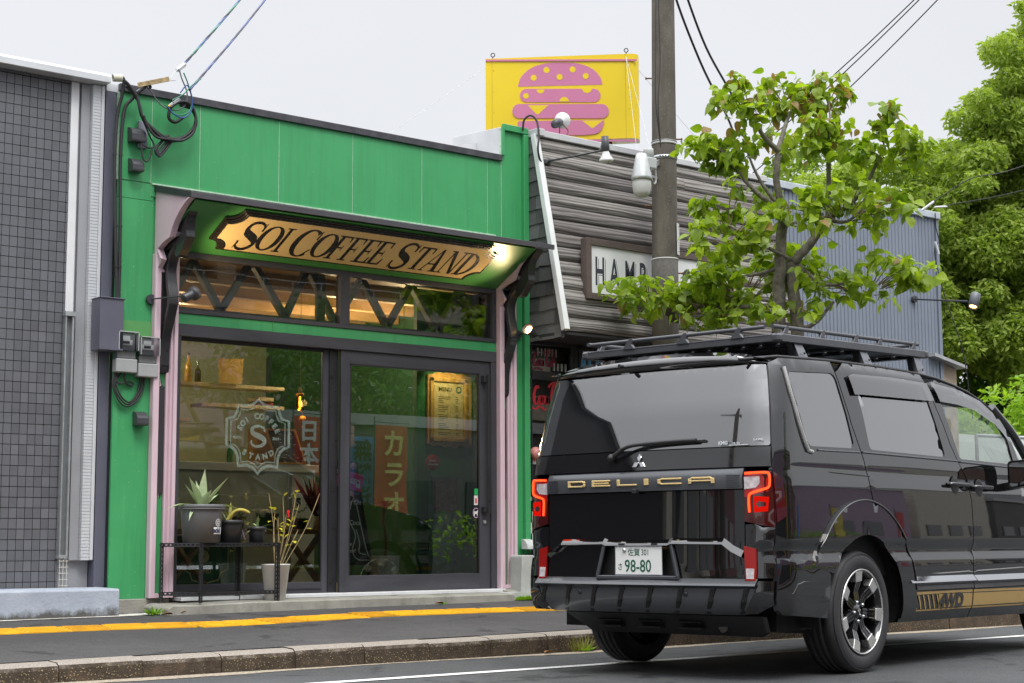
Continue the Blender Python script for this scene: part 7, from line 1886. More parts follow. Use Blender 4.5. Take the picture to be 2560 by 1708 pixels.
def arc(c, r, a0, a1, n=14): return [(c[0] + r * cos(radians(a0 + (a1 - a0) * i / n)), c[1] + r * sin(radians(a0 + (a1 - a0) * i / n))) for i in range(n + 1)]
def round_poly(P, r=.04):
    out = []
    n = len(P)
    for i in range(n):
        p = Vector(P[i]); a = Vector(P[i - 1]) - p; b_ = Vector(P[(i + 1) % n]) - p
        q = min(r, a.length * .4, b_.length * .4); a = a.normalized() * q; b_ = b_.normalized() * q
        for t in (0, .25, .5, .75, 1): 
            w0, w1 = (1 - t) ** 2, t ** 2; out.append(tuple(p + a * w0 + b_ * w1))
    return out
qwin = round_poly([(-.655, 1.712), (-.11, 1.742), (-.01, 1.300), (-.548, 1.292)], .05)
swin = round_poly([(.118, 1.690), (1.035, 1.722), (1.175, 1.292), (.175, 1.300)], .035)
fwin = round_poly([(1.205, 1.715), (1.6, 1.705), (1.85, 1.652), (2.06, 1.555), (2.18, 1.44), (2.225, 1.280), (1.385, 1.288)], .03)
GAP = .005
shR = [(.140, .800), (.150, .90), (.150, .98), (.112, 1.13), (.060, 1.28), (-.015, 1.45), (-.07, 1.66), (-.092, 1.75)]
shB = [(1.437, .268), (1.462, .55), (1.482, .80), (1.487, 1.02), (1.435, 1.17), (1.352, 1.262), (1.27, 1.38), (1.125, 1.67), (1.085, 1.77)]
top = lambda a, b_, n=8: [(a + (b_ - a) * i / n, RL(a + (b_ - a) * i / n) - .004) for i in range(n + 1)]
quarter = [(s45(.68) + .0, .672), (-.50, .640), (-.43, .60)] + arc(AC, AR, 150, 76) + [(p[0] - GAP, p[1]) for p in shR] + top(-.095, -.70) + [(s45(1.76), 1.755), (s45(1.6), 1.6), (s45(1.4), 1.4), (s45(1.28), 1.28), (s45(1.15), 1.15)] + [(s45(h) if not (.86 < h < 1.14) else s45(h), h) for h in (1.05, .95, .86, .75)]
quarter = [q for q in quarter]
side(quarter, [qwin], "quarter_panel", PAINT)
slide = [(p[0] + GAP, p[1]) for p in reversed(shR)] + arc(AC, AR, 75, -6) + [(.47, .27)] + [(p[0] - GAP, p[1]) for p in shB] + top(1.08, -.088)
slide = slide[:-1]
side(slide, [swin], "sliding_door", PAINT)
fdoor = [(p[0] + GAP, p[1]) for p in reversed(shB)] + [(2.36, .26), (2.42, .55), (2.40, .9), (2.33, 1.2), (2.285, 1.36)] + [(2.2, 1.50), (2.08, 1.60), (1.8, 1.712), (1.5, 1.772), (1.25, 1.80)]
side(fdoor, [fwin], "front_door", PAINT)
FC = (3.03, .355)
fend = [(2.367, .26), (2.43, .30)] + arc(FC, .44, 188, -4, 20) + [(3.50, .30), (3.64, .32), (3.68, .6), (3.66, .92), (3.45, 1.06), (3.0, 1.16), (2.62, 1.22), (2.35, 1.28), (2.34, 1.2), (2.407, .9), (2.427, .55)]
side(fend, [], "front_fender", PAINT)
# glass
side(qwin, [], "quarter_glass", VGL, -.006, rim=0); side(swin, [], "sliding_door_glass", VGL, -.006, rim=0); side(fwin, [], "front_door_glass", VFG, -.006, rim=0)
# window surround strip (bright, quarter window rear edge) and belt moulding
def side_tube(pts, r, name, mat, off=.004, both=True, n=6, flat=1):
    for m in ((False, True) if both else (False,)):
        b = MB(); P = []
        for s, h in pts:
            q = Vector((s, Tn(s, h) - off, h))
            if m: q.y = 2 * TC - q.y
            P.append(q)
        b.tube(P, r, n); raw_build(b, name, mat, VAN)
side_tube([(-.685, 1.735), (-.67, 1.60), (-.625, 1.42), (-.59, 1.32), (-.565, 1.265), (-.52, 1.258)], .0135, "window_garnish", SILV, .004)
side_tube([(-.45, 1.272), (.04, 1.278)], .006, "belt_moulding", GMET, .002); side_tube([(.07, 1.280), (1.33, 1.272)], .006, "belt_moulding", GMET, .004); side_tube([(1.37, 1.268), (2.28, 1.255)], .006, "belt_moulding", GMET, .004)
side_tube([(-.9, RL(-.9) + .0)] + [(s, RL(s) + .004) for s in [-.7 + .2 * i for i in range(14)]] + [(2.12, 1.60), (2.28, 1.47)], .010, "drip_rail", SATB, -.004)
side_tube([(-.89, 1.165), (-.3, 1.150), (.135, 1.140)], .005, "door_slide_rail", SATB, -.001)
# smoked visors
side([(.03, 1.735), (.09, 1.752), (.6, 1.768), (1.065, 1.765), (1.115, 1.655), (1.05, 1.650), (.14, 1.630), (.06, 1.625)], [], "window_visor", VISM, .018, rim=0)
side([(1.135, 1.775), (1.5, 1.755), (1.82, 1.695), (2.07, 1.585), (2.23, 1.425), (2.17, 1.435), (1.98, 1.545), (1.7, 1.625), (1.45, 1.650), (1.20, 1.655)], [], "window_visor", VISM, .018, rim=0)
# arch flare
fl = arc((.02, .375), .625, 158, -8, 24) + arc(AC, AR - .012, -8, 150, 24)
side(fl, [], "wheel_arch_trim", PAINT, .016, gs=.04, rim=.03)
side_tube(arc((.02, .375), .622, 146, 8, 26), .006, "arch_bead", PAINT, .018)
# lower side: sill ledge, chrome strip, decal
side([(-.86, .36), (-.42, .33), (-.405, .57), (-.48, .632), (-.6, .652), (s45(.67), .668), (s45(.55), .55), (s45(.45), .45), (s45(.38), .385)], [], "bumper_corner", PAINT, .014, rim=.03)
def strip(s0, s1, h0, h1, name, mat, off, rim=.012):
    for m in (False, True):
        b = MB(); n = max(2, int((s1 - s0) / .15)); V = []
        for i in range(n + 1):
            q = s0 + (s1 - s0) * i / n; t = Tn(q, h0)
            for o, h in ((-.002, h1 + .006), (off * .8, h1 - off * .9), (off, h0 + .004), (-.002, h0 - .004)): V.append((q, (2 * TC - (t - o)) if m else t - o, h))
        b.add(V, [(4 * i + j, 4 * i + j + 1, 4 * i + j + 5, 4 * i + j + 4) for i in range(n) for j in range(3)] + [(0, 1, 2, 3), (4 * n + 3, 4 * n + 2, 4 * n + 1, 4 * n)]); raw_build(b, name, mat, VAN)
strip(.555, 1.455, .500, .540, "sill_garnish", CHR, .030); strip(1.470, 2.40, .498, .536, "sill_garnish", CHR, .030)
strip(.555, 1.452, .455, .492, "sill_garnish_lower", GMET, .010); strip(1.467, 2.40, .452, .490, "sill_garnish_lower", GMET, .010)
def decal(polys, name, mat, off=.0035):
    o = None
    for P in polys: o = patch(P, [], SIDE(off), (0, 1, 0), name, mat, None, .1, False, 0)
    return o
decal([[(.555, .432), (1.447, .430), (1.447, .446), (.555, .448)], [(.555, .330), (1.440, .328), (1.440, .337), (.555, .339)], [(1.462, .430), (2.38, .424), (2.38, .440), (1.462, .446)], [(1.456, .328), (2.37, .322), (2.37, .331), (1.456, .337)], [(1.20, .344), (1.442, .342), (1.446, .424), (1.20, .426)], [(1.459, .342), (2.30, .340), (2.34, .420), (1.461, .424)]], "gold_stripe", GOLDD)
decal([[(.66 + i * .062, .342), (.675 + i * .062, .342), (.635 + i * .062, .427), (.618 + i * .062, .427)] for i in range(6)], "slanted_bar", GOLDD, .004)
decal([[(.99, .342), (1.20, .344), (1.20, .427), (.96, .427)]], "gold_stripe", GOLDD, .0036)
m = text_mb("4WD", .118, lambda x, y, d: (.955 + x, Tn(1.0, .38 + y * .5) - .0075 - d, .346 + y), .0004, .006, .25, 1.25); raw_build(m, "drive_lettering", SATB, VAN)
# handles
for s0, s1, h in ((1.150, 1.400, 1.116), (1.505, 1.755, 1.106)):
    for mrr in (False, True):
        def MP(p): return (p[0], (2 * TC - p[1]) if mrr else p[1], p[2])
        b = MB(); tt = Tn(s0, h)
        b.tube([MP(q) for q in smooth_path([(s0, tt - .004, h), (s0 + .02, tt - .034, h + .003), (s1 - .05, tt - .040, h + .003), (s1 - .012, tt - .030, h), (s1, tt - .006, h - .004)], 5)], .014, 8); raw_build(b, "door_handle", PAINT, VAN)
        b = MB(); b.lathe([(.062 * cos(radians(q)), .004 * sin(radians(q))) for q in range(0, 91, 30)], MP(((s0 + s1) / 2 - .02, tt - .001, h - .005)), 20, Matrix.Rotation(pi / 2, 3, 'X')); raw_build(b, "handle_scoop", SATB, VAN)
# roof, windscreen, bonnet, nose
def grid(us, vs_, fn, name, mat, parent=VAN):
    V = [fn(u, v) for u in us for v in vs_]; n = len(vs_)
    F = [(i * n + j, i * n + j + 1, (i + 1) * n + j + 1, (i + 1) * n + j) for i in range(len(us) - 1) for j in range(n - 1)]
    b = MB(); b.add(V, F, True); return raw_build(b, name, mat, parent)
def roofp(s, q):
    ts = Tn(max(s, -.75), RL(s)) ; t = ts + (2 * TC - 2 * ts) * q; e = abs(2 * q - 1)
    h = RL(s) + .052 * (1 - e ** 2.4)
    ss = s
    return (ss, t, h)
us = [-.83 + i * .1 for i in range(29)] + [2.0]
qs = [0, .01, .03, .06, .1, .16, .24, .34, .44, .5, .56, .66, .76, .84, .9, .94, .97, .99, 1]
grid(us, qs, roofp, "roof_panel", PAINT)
# tail spoiler lip joining roof to the tailgate
def lip(k, q):
    hh = [1.752, 1.758, 1.775, 1.80, RL(-.83)][k]
    ts = t45(1.76) - .005; t = ts + (2 * TC - 2 * ts) * q; e = abs(2 * q - 1)
    extra = [-.012, -.045, -.05, -.02, 0][k]
    if k == 4: p = roofp(-.83, q); return p
    h = hh + .052 * (1 - e ** 2.4) * [0, .2, .5, .85, 1][k] - (.022 * e ** 8 if k >= 2 else 0)
    return (Sn(t, 1.76) + extra * (1 - e ** 10) + [0, 0, .012, .05, 0][k], t, h)
grid([0, 1, 2, 3, 4], qs, lambda k, q: lip(int(k), q), "roof_spoiler", PAINT)
def ws(k, q):
    a = roofp(2.0, q); e = abs(2 * q - 1); b_ = (3.02 - .22 * e ** 2, .08 + (2 * TC - .16) * q, 1.13 + .03 * (1 - e ** 2))
    f = k / 4; m_ = [a[i] + (b_[i] - a[i]) * f for i in range(3)]; m_[2] += .03 * sin(pi * f); return tuple(m_)
grid([0, 1, 2, 3, 4], [.02 + .96 * i / 12 for i in range(13)], ws, "windscreen", glass("windscreen_glass", (.93, .97, .95), .45))
def hood(k, q):
    e = abs(2 * q - 1); s = 2.98 - .3 * e ** 2 + k * .17; 
    return (min(s, 3.70), .03 + (2 * TC - .06) * q + 0, 1.15 + .03 * (1 - e ** 2) - .012 * k - (.05 * (k / 4) ** 3) - .03 * e ** 6)
grid([0, 1, 2, 3, 4], [i / 12 for i in range(13)], hood, "bonnet", PAINT)
def nose(k, q):
    e = abs(2 * q - 1); h = [1.04, .95, .8, .6, .4, .28][k]; s = [3.64, 3.74, 3.79, 3.80, 3.79, 3.70][k] - .12 * e ** 3; return (s, .10 + (2 * TC - .20) * q, h)
grid([0, 1, 2, 3, 4, 5], [i / 12 for i in range(13)], lambda k, q: nose(int(k), q), "front_bumper", GMET)
for mrr in (0, 1):
    b = MB(); P = [(2.0, Tn(2.0, 1.64), 1.665), (2.3, Tn(2.3, 1.46), 1.475), (2.68, .07, 1.245)]
    if mrr: P = [(p[0], 2 * TC - p[1], p[2]) for p in P]
    b.tube(smooth_path(P, 4), .030, 8); raw_build(b, "windscreen_pillar", PAINT, VAN)
# underbody, floor, wheel liners
b = MB(); b.box(-.72, 3.5, .14, 2 * TC - .14, .26, .50); raw_build(b, "underbody", simple("underbody_black", (.012, .012, .012), .8), VAN)
for sc_ in (AC[0], FC[0]):
    for t0, t1 in ((.03, .30), (2 * TC - .30, 2 * TC - .03)):
        b = MB(); P = [(sc_ + .50 * cos(radians(a)), .36 + .50 * sin(radians(a))) for a in range(-10, 191, 10)]
        b.add([(x, t0, z) for x, z in P] + [(x, t1, z) for x, z in P], [(i, i + 1, i + 1 + len(P), i + len(P)) for i in range(len(P) - 1)], True)
        inn = t1 if t0 < .5 else t0
        b.add([(x, inn, z) for x, z in P], [tuple(range(len(P)))])
        raw_build(b, "wheel_arch_liner", MATS["underbody_black"], VAN)
DARKT = simple("cabin_trim", (.05, .05, .052), .8); SEATM = simple("seat_grey", (.10, .10, .105), .85)
b = MB(); b.box(-.75, 1.2, .10, .13, .55, 1.27); b.box(-.75, 1.2, 2 * TC - .13, 2 * TC - .10, .55, 1.27); b.box(-.8, 2.6, .13, 2 * TC - .13, .50, .54); b.box(1.1, 1.12, .12, 2 * TC - .12, .54, 1.75); raw_build(b, "cabin_lining", DARKT, VAN)
b = MB(); b.box(2.35, 2.75, .12, 2 * TC - .12, .6, 1.08); raw_build(b, "dashboard", DARKT, VAN, bev=.05)
for tt in (.45, 1.30):
    b = MB(); b.box(1.45, 1.95, tt - .25, tt + .25, .6, .85); b.box(1.35, 1.50, tt - .24, tt + .24, .8, 1.40); b.box(1.36, 1.46, tt - .12, tt + .12, 1.42, 1.58); raw_build(b, "front_seat", SEATM, VAN, bev=.03)
b = MB(); b.lathe([(.175 + .013 * cos(radians(a)), .013 * sin(radians(a))) for a in range(0, 361, 45)], (2.18, 1.30, 1.12), 24, Matrix.Rotation(radians(65), 3, 'Y')); raw_build(b, "steering_wheel", DARKT, VAN)
# door mirrors
for mrr in (False, True):
    def MP(p): return (p[0], (2 * TC - p[1]) if mrr else p[1], p[2])
    b = MB(); prof = round_poly([(-.07, 1.10), (-.27, 1.135), (-.285, 1.25), (-.24, 1.30), (-.07, 1.29)], .03)
    b.prism(prof, lambda t, h: MP((1.93 + .05 * (t + .07), t, h)), lambda t, h: MP((2.06, t * .86, h))); o = raw_build(b, "door_mirror", PAINT, VAN, bev=.012)
    b = MB(); prof2 = round_poly([(-.085, 1.115), (-.26, 1.147), (-.272, 1.245), (-.235, 1.285), (-.085, 1.277)], .025)
    b.prism(prof2, lambda t, h: MP((1.926 + .05 * (t + .07), t, h)), lambda t, h: MP((1.932 + .05 * (t + .07), t, h))); raw_build(b, "mirror_glass", simple("mirror_silver", (.75, .77, .78), .01, 1.0, var=0), o)
    b = MB(); b.bar(MP((2.03, -.08, 1.13)), MP((2.05, .01, 1.12)), .06, .05); raw_build(b, "mirror_arm", SATB, o)
# ---- tailgate
tn, tf = .192, 2 * TC - .192
low = [(tn, .548), (tf, .548), (tf, 1.042), (tn, 1.042)]
rec = round_poly([(.60, .556), (1.165, .556), (1.125, .748), (.64, .748)], .02)
rear(low, [rec], "tailgate", PAINT)
b = MB(); b.box(-.955, -.945, .58, 1.19, .545, .76); raw_build(b, "plate_recess", SATB, VAN)
gate = lambda h0, h1: [(t45(h0) + .004, h0), (2 * TC - t45(h0) - .004, h0), (2 * TC - t45(h1) - .004, h1), (t45(h1) + .004, h1)]
rear(gate(1.168, 1.278), [], "tailgate_upper_band", simple("gloss_black_band", (.008, .008, .009), .05, coat=1), .006)
def gpoly(h0, h1, n=6):
    hs_ = [h0 + (h1 - h0) * i / n for i in range(n + 1)]
    return [(2 * TC - t45(h) - .004, h) for h in hs_] + [(t45(h) + .004, h) for h in reversed(hs_)]
rear(round_poly(gpoly(1.284, 1.745)[::-1], .012), [], "rear_glass", VGL, .004)
patch([(tn, 1.048), (tf, 1.048), (tf, 1.164), (tn, 1.164)], [], lambda t, h: (Sn(t, h) - .024 + max(0, h - 1.128) * .75, t, h), (1, 0, 0), "tailgate_garnish", GMET, VAN, .06, False, .03)
b = MB()
for side_ in (0, 1):
    for i in range(6):
        t0, t1 = .205, .285
        if side_: t0, t1 = 2 * TC - t1, 2 * TC - t0
        h = 1.062 + i * .012; b.bar((Sn(t0, h) - .024, t0, h), (Sn(t1, h) - .024, t1, h), .006, .005)
raw_build(b, "garnish_fins", GMET, VAN)
# block letters
def block_letter(c, t_l, w, h0, hh):
    # t_l is the left edge (far side = larger t); runs toward smaller t
    th = .013; S_h = []
    L, R_, B_, T_ = 0, 1, 0, 1
    bars = {'D': [((0, 0), (0, 1)), ((0, 1), (.85, 1)), ((.85, 1), (1, .78)), ((1, .78), (1, .22)), ((1, .22), (.85, 0)), ((.85, 0), (0, 0))],
            'E': [((0, 0), (0, 1)), ((0, 1), (1, 1)), ((0, .5), (.92, .5)), ((0, 0), (1, 0))], 'L': [((0, 1), (0, 0)), ((0, 0), (1, 0))], 'I': [((.5, 0), (.5, 1))],
            'C': [((1, 1), (.15, 1)), ((.15, 1), (0, .8)), ((0, .8), (0, .2)), ((0, .2), (.15, 0)), ((.15, 0), (1, 0))],
            'A': [((0, 0), (0, .75)), ((0, .75), (.12, 1)), ((.12, 1), (.88, 1)), ((.88, 1), (1, .75)), ((1, .75), (1, 0)), ((0, .42), (1, .42))]}[c]
    b = MB()
    for k, (a, e) in enumerate(bars):
        P = []
        for x, y in (a, e):
            t = t_l - x * w; h = h0 + y * hh; P.append(Vector((Sn(t, h) - .026 - k * .0003, t, h)))
        vert = abs(a[1] - e[1]) > .6
        wd = .020 if vert else .009
        if c == 'I': wd = .03
        d = (P[1] - P[0]).normalized(); 
        b.bar(P[0] - d * .009, P[1] + d * .009, .012, wd, (0, 0, 1)) if not vert else b.bar(P[0] - d * .0043, P[1] + d * .0043, wd, .0123, (1, 0, 0))
    raw_build(b, "badge_letter", GOLD, VAN, bev=.002)
for c, tl, w in (('D', 1.382, .118), ('E', 1.192, .118), ('L', 1.003, .122), ('I', .820, .03), ('C', .715, .140), ('A', .512, .145)):
    block_letter(c, tl, w, 1.085, .028)
# three diamond emblem
def dia(cx, cz, ang):
    b = MB(); P = []
    for (x, y) in ((0, 0), (.0155, .0265), (0, .053), (-.0155, .0265)):
        a = radians(ang); X = x * cos(a) - y * sin(a); Y = x * sin(a) + y * cos(a); P.append((cx - X, cz + Y))
    b.prism(P, lambda t, h: (Sn(t, h) - .008, t, h), lambda t, h: (Sn(t, h) - .016, t, h)); raw_build(b, "diamond_emblem", simple("emblem_silver", (.75, .76, .78), .12, .9), VAN, bev=.0015)
for a in (0, 120, 240): dia(.868, 1.214, a)
# wiper
b = MB(); b.tube(smooth_path([(-.985, 1.055, 1.245), (-1.01, 1.02, 1.262), (-1.015, .93, 1.305), (-1.0, .80, 1.318), (-.985, .60, 1.325), (-.975, .48, 1.326)], 5), [.018, .017, .016, .015, .015, .014] + [.012] * 20, 8); raw_build(b, "rear_wiper", SATB, VAN)
b = MB(); b.lathe([(0, .0), (.020, 0), (.024, .02), (.018, .035), (0, .04)], (-.985, 1.055, 1.245), 14, Matrix.Rotation(-pi / 2, 3, 'Y')); raw_build(b, "wiper_pivot", SATB, VAN)
b = MB(); b.bar((-.962, .86, 1.312), (-.955, .43, 1.322), .010, .012); raw_build(b, "wiper_blade", SATB, VAN)
b = MB(); b.tube([(-.93, 1.02, 1.785), (-.965, 1.02, 1.785)], .012, 10); raw_build(b, "washer_jet", SATB, VAN)
b = MB(); b.box(-1.035, -1.0, .862, .892, 1.035, 1.060); o = raw_build(b, "rear_camera", SATB, VAN, bev=.003)
m = text_mb("KMG", .026, lambda x, y, d: (Sn(.33, 1.30) - .0072 - d * 0, .355 - x, 1.296 + y), 0, .0012, sx=1.1); raw_build(m, "sticker_word", LBLW, VAN)
m = text_mb("Traffic Safety", .014, lambda x, y, d: (Sn(.25, 1.30) - .0075, .272 - x * .75, 1.297 + y), 0, .0004, .2); raw_build(m, "sticker_word", LBLW, VAN)
b = MB(); b.box(Sn(.25, 1.292) - .0085, Sn(.25, 1.292) - .008, .165, .36, 1.289, 1.293); raw_build(b, "sticker_underline", LBLW, VAN)
m = text_mb("S-AWC", .018, lambda x, y, d: (Sn(.12, 1.31) - .0115, .142 - x, 1.311 + y), 0, .0006, .15, 1.1); raw_build(m, "sticker_word", LBLW, VAN)
# ledge above the plate
b = MB()
LG = [(tn + .005, .692), (.26, .722), (.315, .762), (.64, .766), (.665, .757), (1.10, .757), (1.125, .766), (2 * TC - .315, .762), (2 * TC - .26, .722), (tf - .005, .692)]
for (ta, ha), (tb_, hb_) in zip(LG, LG[1:]):
    V = []
    for t, h in ((ta, ha), (tb_, hb_)):
        s = Sn(t, h); V += [(s + .008, t, h + .024), (s - .022, t, h - .006), (s - .030, t, h - .018), (s + .005, t, h - .026)]
    b.add(V, [(0, 4, 5, 1), (1, 5, 6, 2), (2, 6, 7, 3)])
raw_build(b, "tailgate_ledge", PAINT, VAN, bev=0)
b = MB()
for (a, c) in (((.648, .748), (.600, .560)), ((1.117, .748), (1.165, .560)), ((.592, .558), (1.173, .558))):
    b.bar((Sn(a[0], a[1]) - .012, a[0], a[1]), (Sn(c[0], c[1]) - .016, c[0], c[1]), .022, .022)
raw_build(b, "plate_surround", GMET, VAN, bev=.004)
b = MB()
for t in (.755, .985): b.box(-1.015, -.985, t - .02, t + .02, .742, .752)
raw_build(b, "plate_lamp_housing", SATB, VAN)
for t in (.755, .985):
    b = MB(); b.box(-1.012, -.990, t - .014, t + .014, .7385, .7415); raw_build(b, "plate_lamp", emit("plate_lamp_warm", (1, .62, .25), 6), VAN)
# number plate

b = MB(); b.box(-1.006, -1.003, .703, 1.035, .572, .738); npl = raw_build(b, "number_plate", simple("plate_enamel", (.72, .72, .70), .35, var=.03), VAN, bev=.004)
PGN = simple("plate_green", (.012, .10, .055), .4)
PFN = lambda ox, oz: (lambda x, y, d: (-1.0066 - d, ox - x, oz + y))
for s_, ox, oz, sz, bo, sx_ in (("佐賀", .945, .684, .046, .0003, .95), ("301", .850, .684, .048, .0003, .80), ("さ", 1.018, .603, .044, .0005, .85), ("98-80", .968, .590, .098, .0012, .83)):
    raw_build(text_mb(s_, sz, PFN(ox, oz), .0004, bo, 0, sx_), "plate_character", PGN, npl)
b = MB(); b.lathe([(0, .008), (.011, .008), (.013, 0)], (-1.0065, .967, .712), 14, Matrix.Rotation(-pi / 2, 3, 'Y')); raw_build(b, "plate_seal", SILV, npl)
b = MB()
for z in (.5735, .7355): b.box(-1.008, -1.002, .701, 1.037, z - .002, z + .002)
for t in (.7025, 1.0345): b.box(-1.008, -1.002, t - .002, t + .002, .572, .738)
raw_build(b, "plate_rim", CHR, npl)
# corner panels, lamps, reflectors
def rearpair(poly, name, mat, off, rim=.02, parent=None, gs=.04):
    rear(poly, [], name, mat, off, rim=rim, gs=gs); rear(mir(poly), [], name, mat, off, rim=rim, gs=gs)
hs = [.40, .48, .56, .64, .72, .80, .855]
rearpair([(.186, .56), (.186, .852)] + [(t45(h) + .002, h) for h in reversed(hs[2:])] + [(t45(.56) + .002, .56)], "rear_corner_panel", PAINT, 0)
lamp = [(.186, .868), (.186, 1.142), (t45(1.14) + .001, 1.142), (t45(1.0) + .001, 1.0), (t45(.84) + .001, .835)]
rearpair(lamp, "tail_lamp", LAMPD, .010)
rearpair([(.184, 1.112), (.184, 1.044), (.115, 1.052), (.093, 1.075), (.093, 1.112)], "reverse_lens", CLEARL, .014, .004)
rearpair([(.128, 1.006), (.128, .916), (.052, .922), (.048, 1.0)], "brake_lens", REDDIM, .0125, .002)
rearpair([(.184, 1.140), (.184, 1.0), (.05, 1.03), (.05, 1.14)], "red_lens", LAMPR, .0115, 0)
for mrr in (0, 1):
    path = sm2([(.176, 1.131), (.10, 1.134), (.056, 1.133), (.044, 1.118), (.043, 1.075), (.052, 1.050), (.10, 1.034), (.142, 1.022), (.155, 1.006), (.156, .965), (.153, .918)], 4)
    b = MB(); P = []
    for t, h in path:
        tt = 2 * TC - t if mrr else t; P.append(Vector((Sn(tt, h) - .0165, tt, h)))
    b.tube(P, .0060, 8); raw_build(b, "led_strip", REDLED, VAN)
side([(s45(1.0) + .001, .86), (-.835, .90), (-.85, 1.10), (s45(1.1) + .001, 1.14)], [], "tail_lamp_side", LAMPD, .006)
rearpair([(.188, .735), (.118, .718), (.118, .60), (.120, .546), (.180, .546)], "rear_reflector", LAMPR, .016, .012)
rearpair([(.176, .612), (.128, .612), (.128, .556), (.172, .556)], "reflector_lens", CLEARL, .018, .003)
# rear bumper with ribs
bump = [(.21, .358), (2 * TC - .21, .358), (2 * TC - .15, .44), (2 * TC - .105, .54), (.105, .54), (.15, .44)]
rear(bump, [], "rear_bumper", GMET, .010, rim=.04)
b = MB()
V = []
for i in range(25):
    t = .11 + (2 * TC - .22) * i / 24; s = Sn(t, .54); V += [(s - .002, t, .556), (s - .030, t, .530), (s - .040, t, .518), (s - .008, t, .500)]
b.add(V, [(4 * i + j, 4 * i + j + 1, 4 * i + j + 5, 4 * i + j + 4) for i in range(24) for j in range(3)], False); raw_build(b, "bumper_step", GMET, VAN)
for i in range(8):
    t = .165 + i * .2020
    P = [(t + .030, .538), (t + .002, .538), (t - .008, .50), (t + .012, .43), (t + .045, .362), (t + .072, .362), (t + .042, .43), (t + .024, .50)]
    b = MB(); b.prism(P, lambda tt, h: (Sn(tt, h) - .008, tt, h), lambda tt, h: (Sn(tt, h) - .019, tt, h)); raw_build(b, "bumper_rib", simple("rib_black", (.006, .006, .006), .3), VAN, bev=.003)
for t in (.55, 1.30):
    b = MB(); b.lathe([(0, .004), (.013, .004), (.015, 0)], (Sn(t, .47) - .012, t, .47), 14, Matrix.Rotation(-pi / 2, 3, 'Y')); raw_build(b, "parking_sensor", SATB, VAN)
hs2 = (.40, .46, .52)
rearpair([(.205, .362), (.146, .44), (.102, .545), (t45(.545), .545), (t45(.45), .45), (t45(.42), .415), (.12, .368)], "bumper_end_panel", PAINT, .013, .03)
sk = [(.10, .352), (.14, .26), (.20, .235), (1.36, .235), (1.47, .352)]
b = MB(); b.prism(sk, lambda t, h: (-.93 + (.352 - h) * 1.1, t, h), lambda t, h: (-.88 + (.352 - h) * 1.1, t, h)); raw_build(b, "lower_skirt", SATB, VAN, bev=.004)
for i in range(3):
    for j in range(2):
        b = MB(); b.box(-.93 + (.352 - (.31 - j * .035)) * 1.1 - .003, -.90, .52 + i * .28, .68 + i * .28, .305 - j * .035, .312 - j * .035); raw_build(b, "skirt_slot", simple("slot_black", (.004, .004, .004), .9), VAN)
b = MB(); b.tube([(-.86, .40, .285), (-.5, .40, .29)], .035, 14, False); b.tube([(-.86, .40, .285), (-.84, .40, .285)], .030, 14, True); raw_build(b, "exhaust_pipe", simple("exhaust_steel", (.08, .075, .07), .5, .7), VAN)
b = MB(); b.box(-.1, .1, .3, 2 * TC - .3, .22, .32); b.tube([(0, .25, .33), (0, 2 * TC - .25, .33)], .045, 10); raw_build(b, "rear_axle", SATB, VAN)
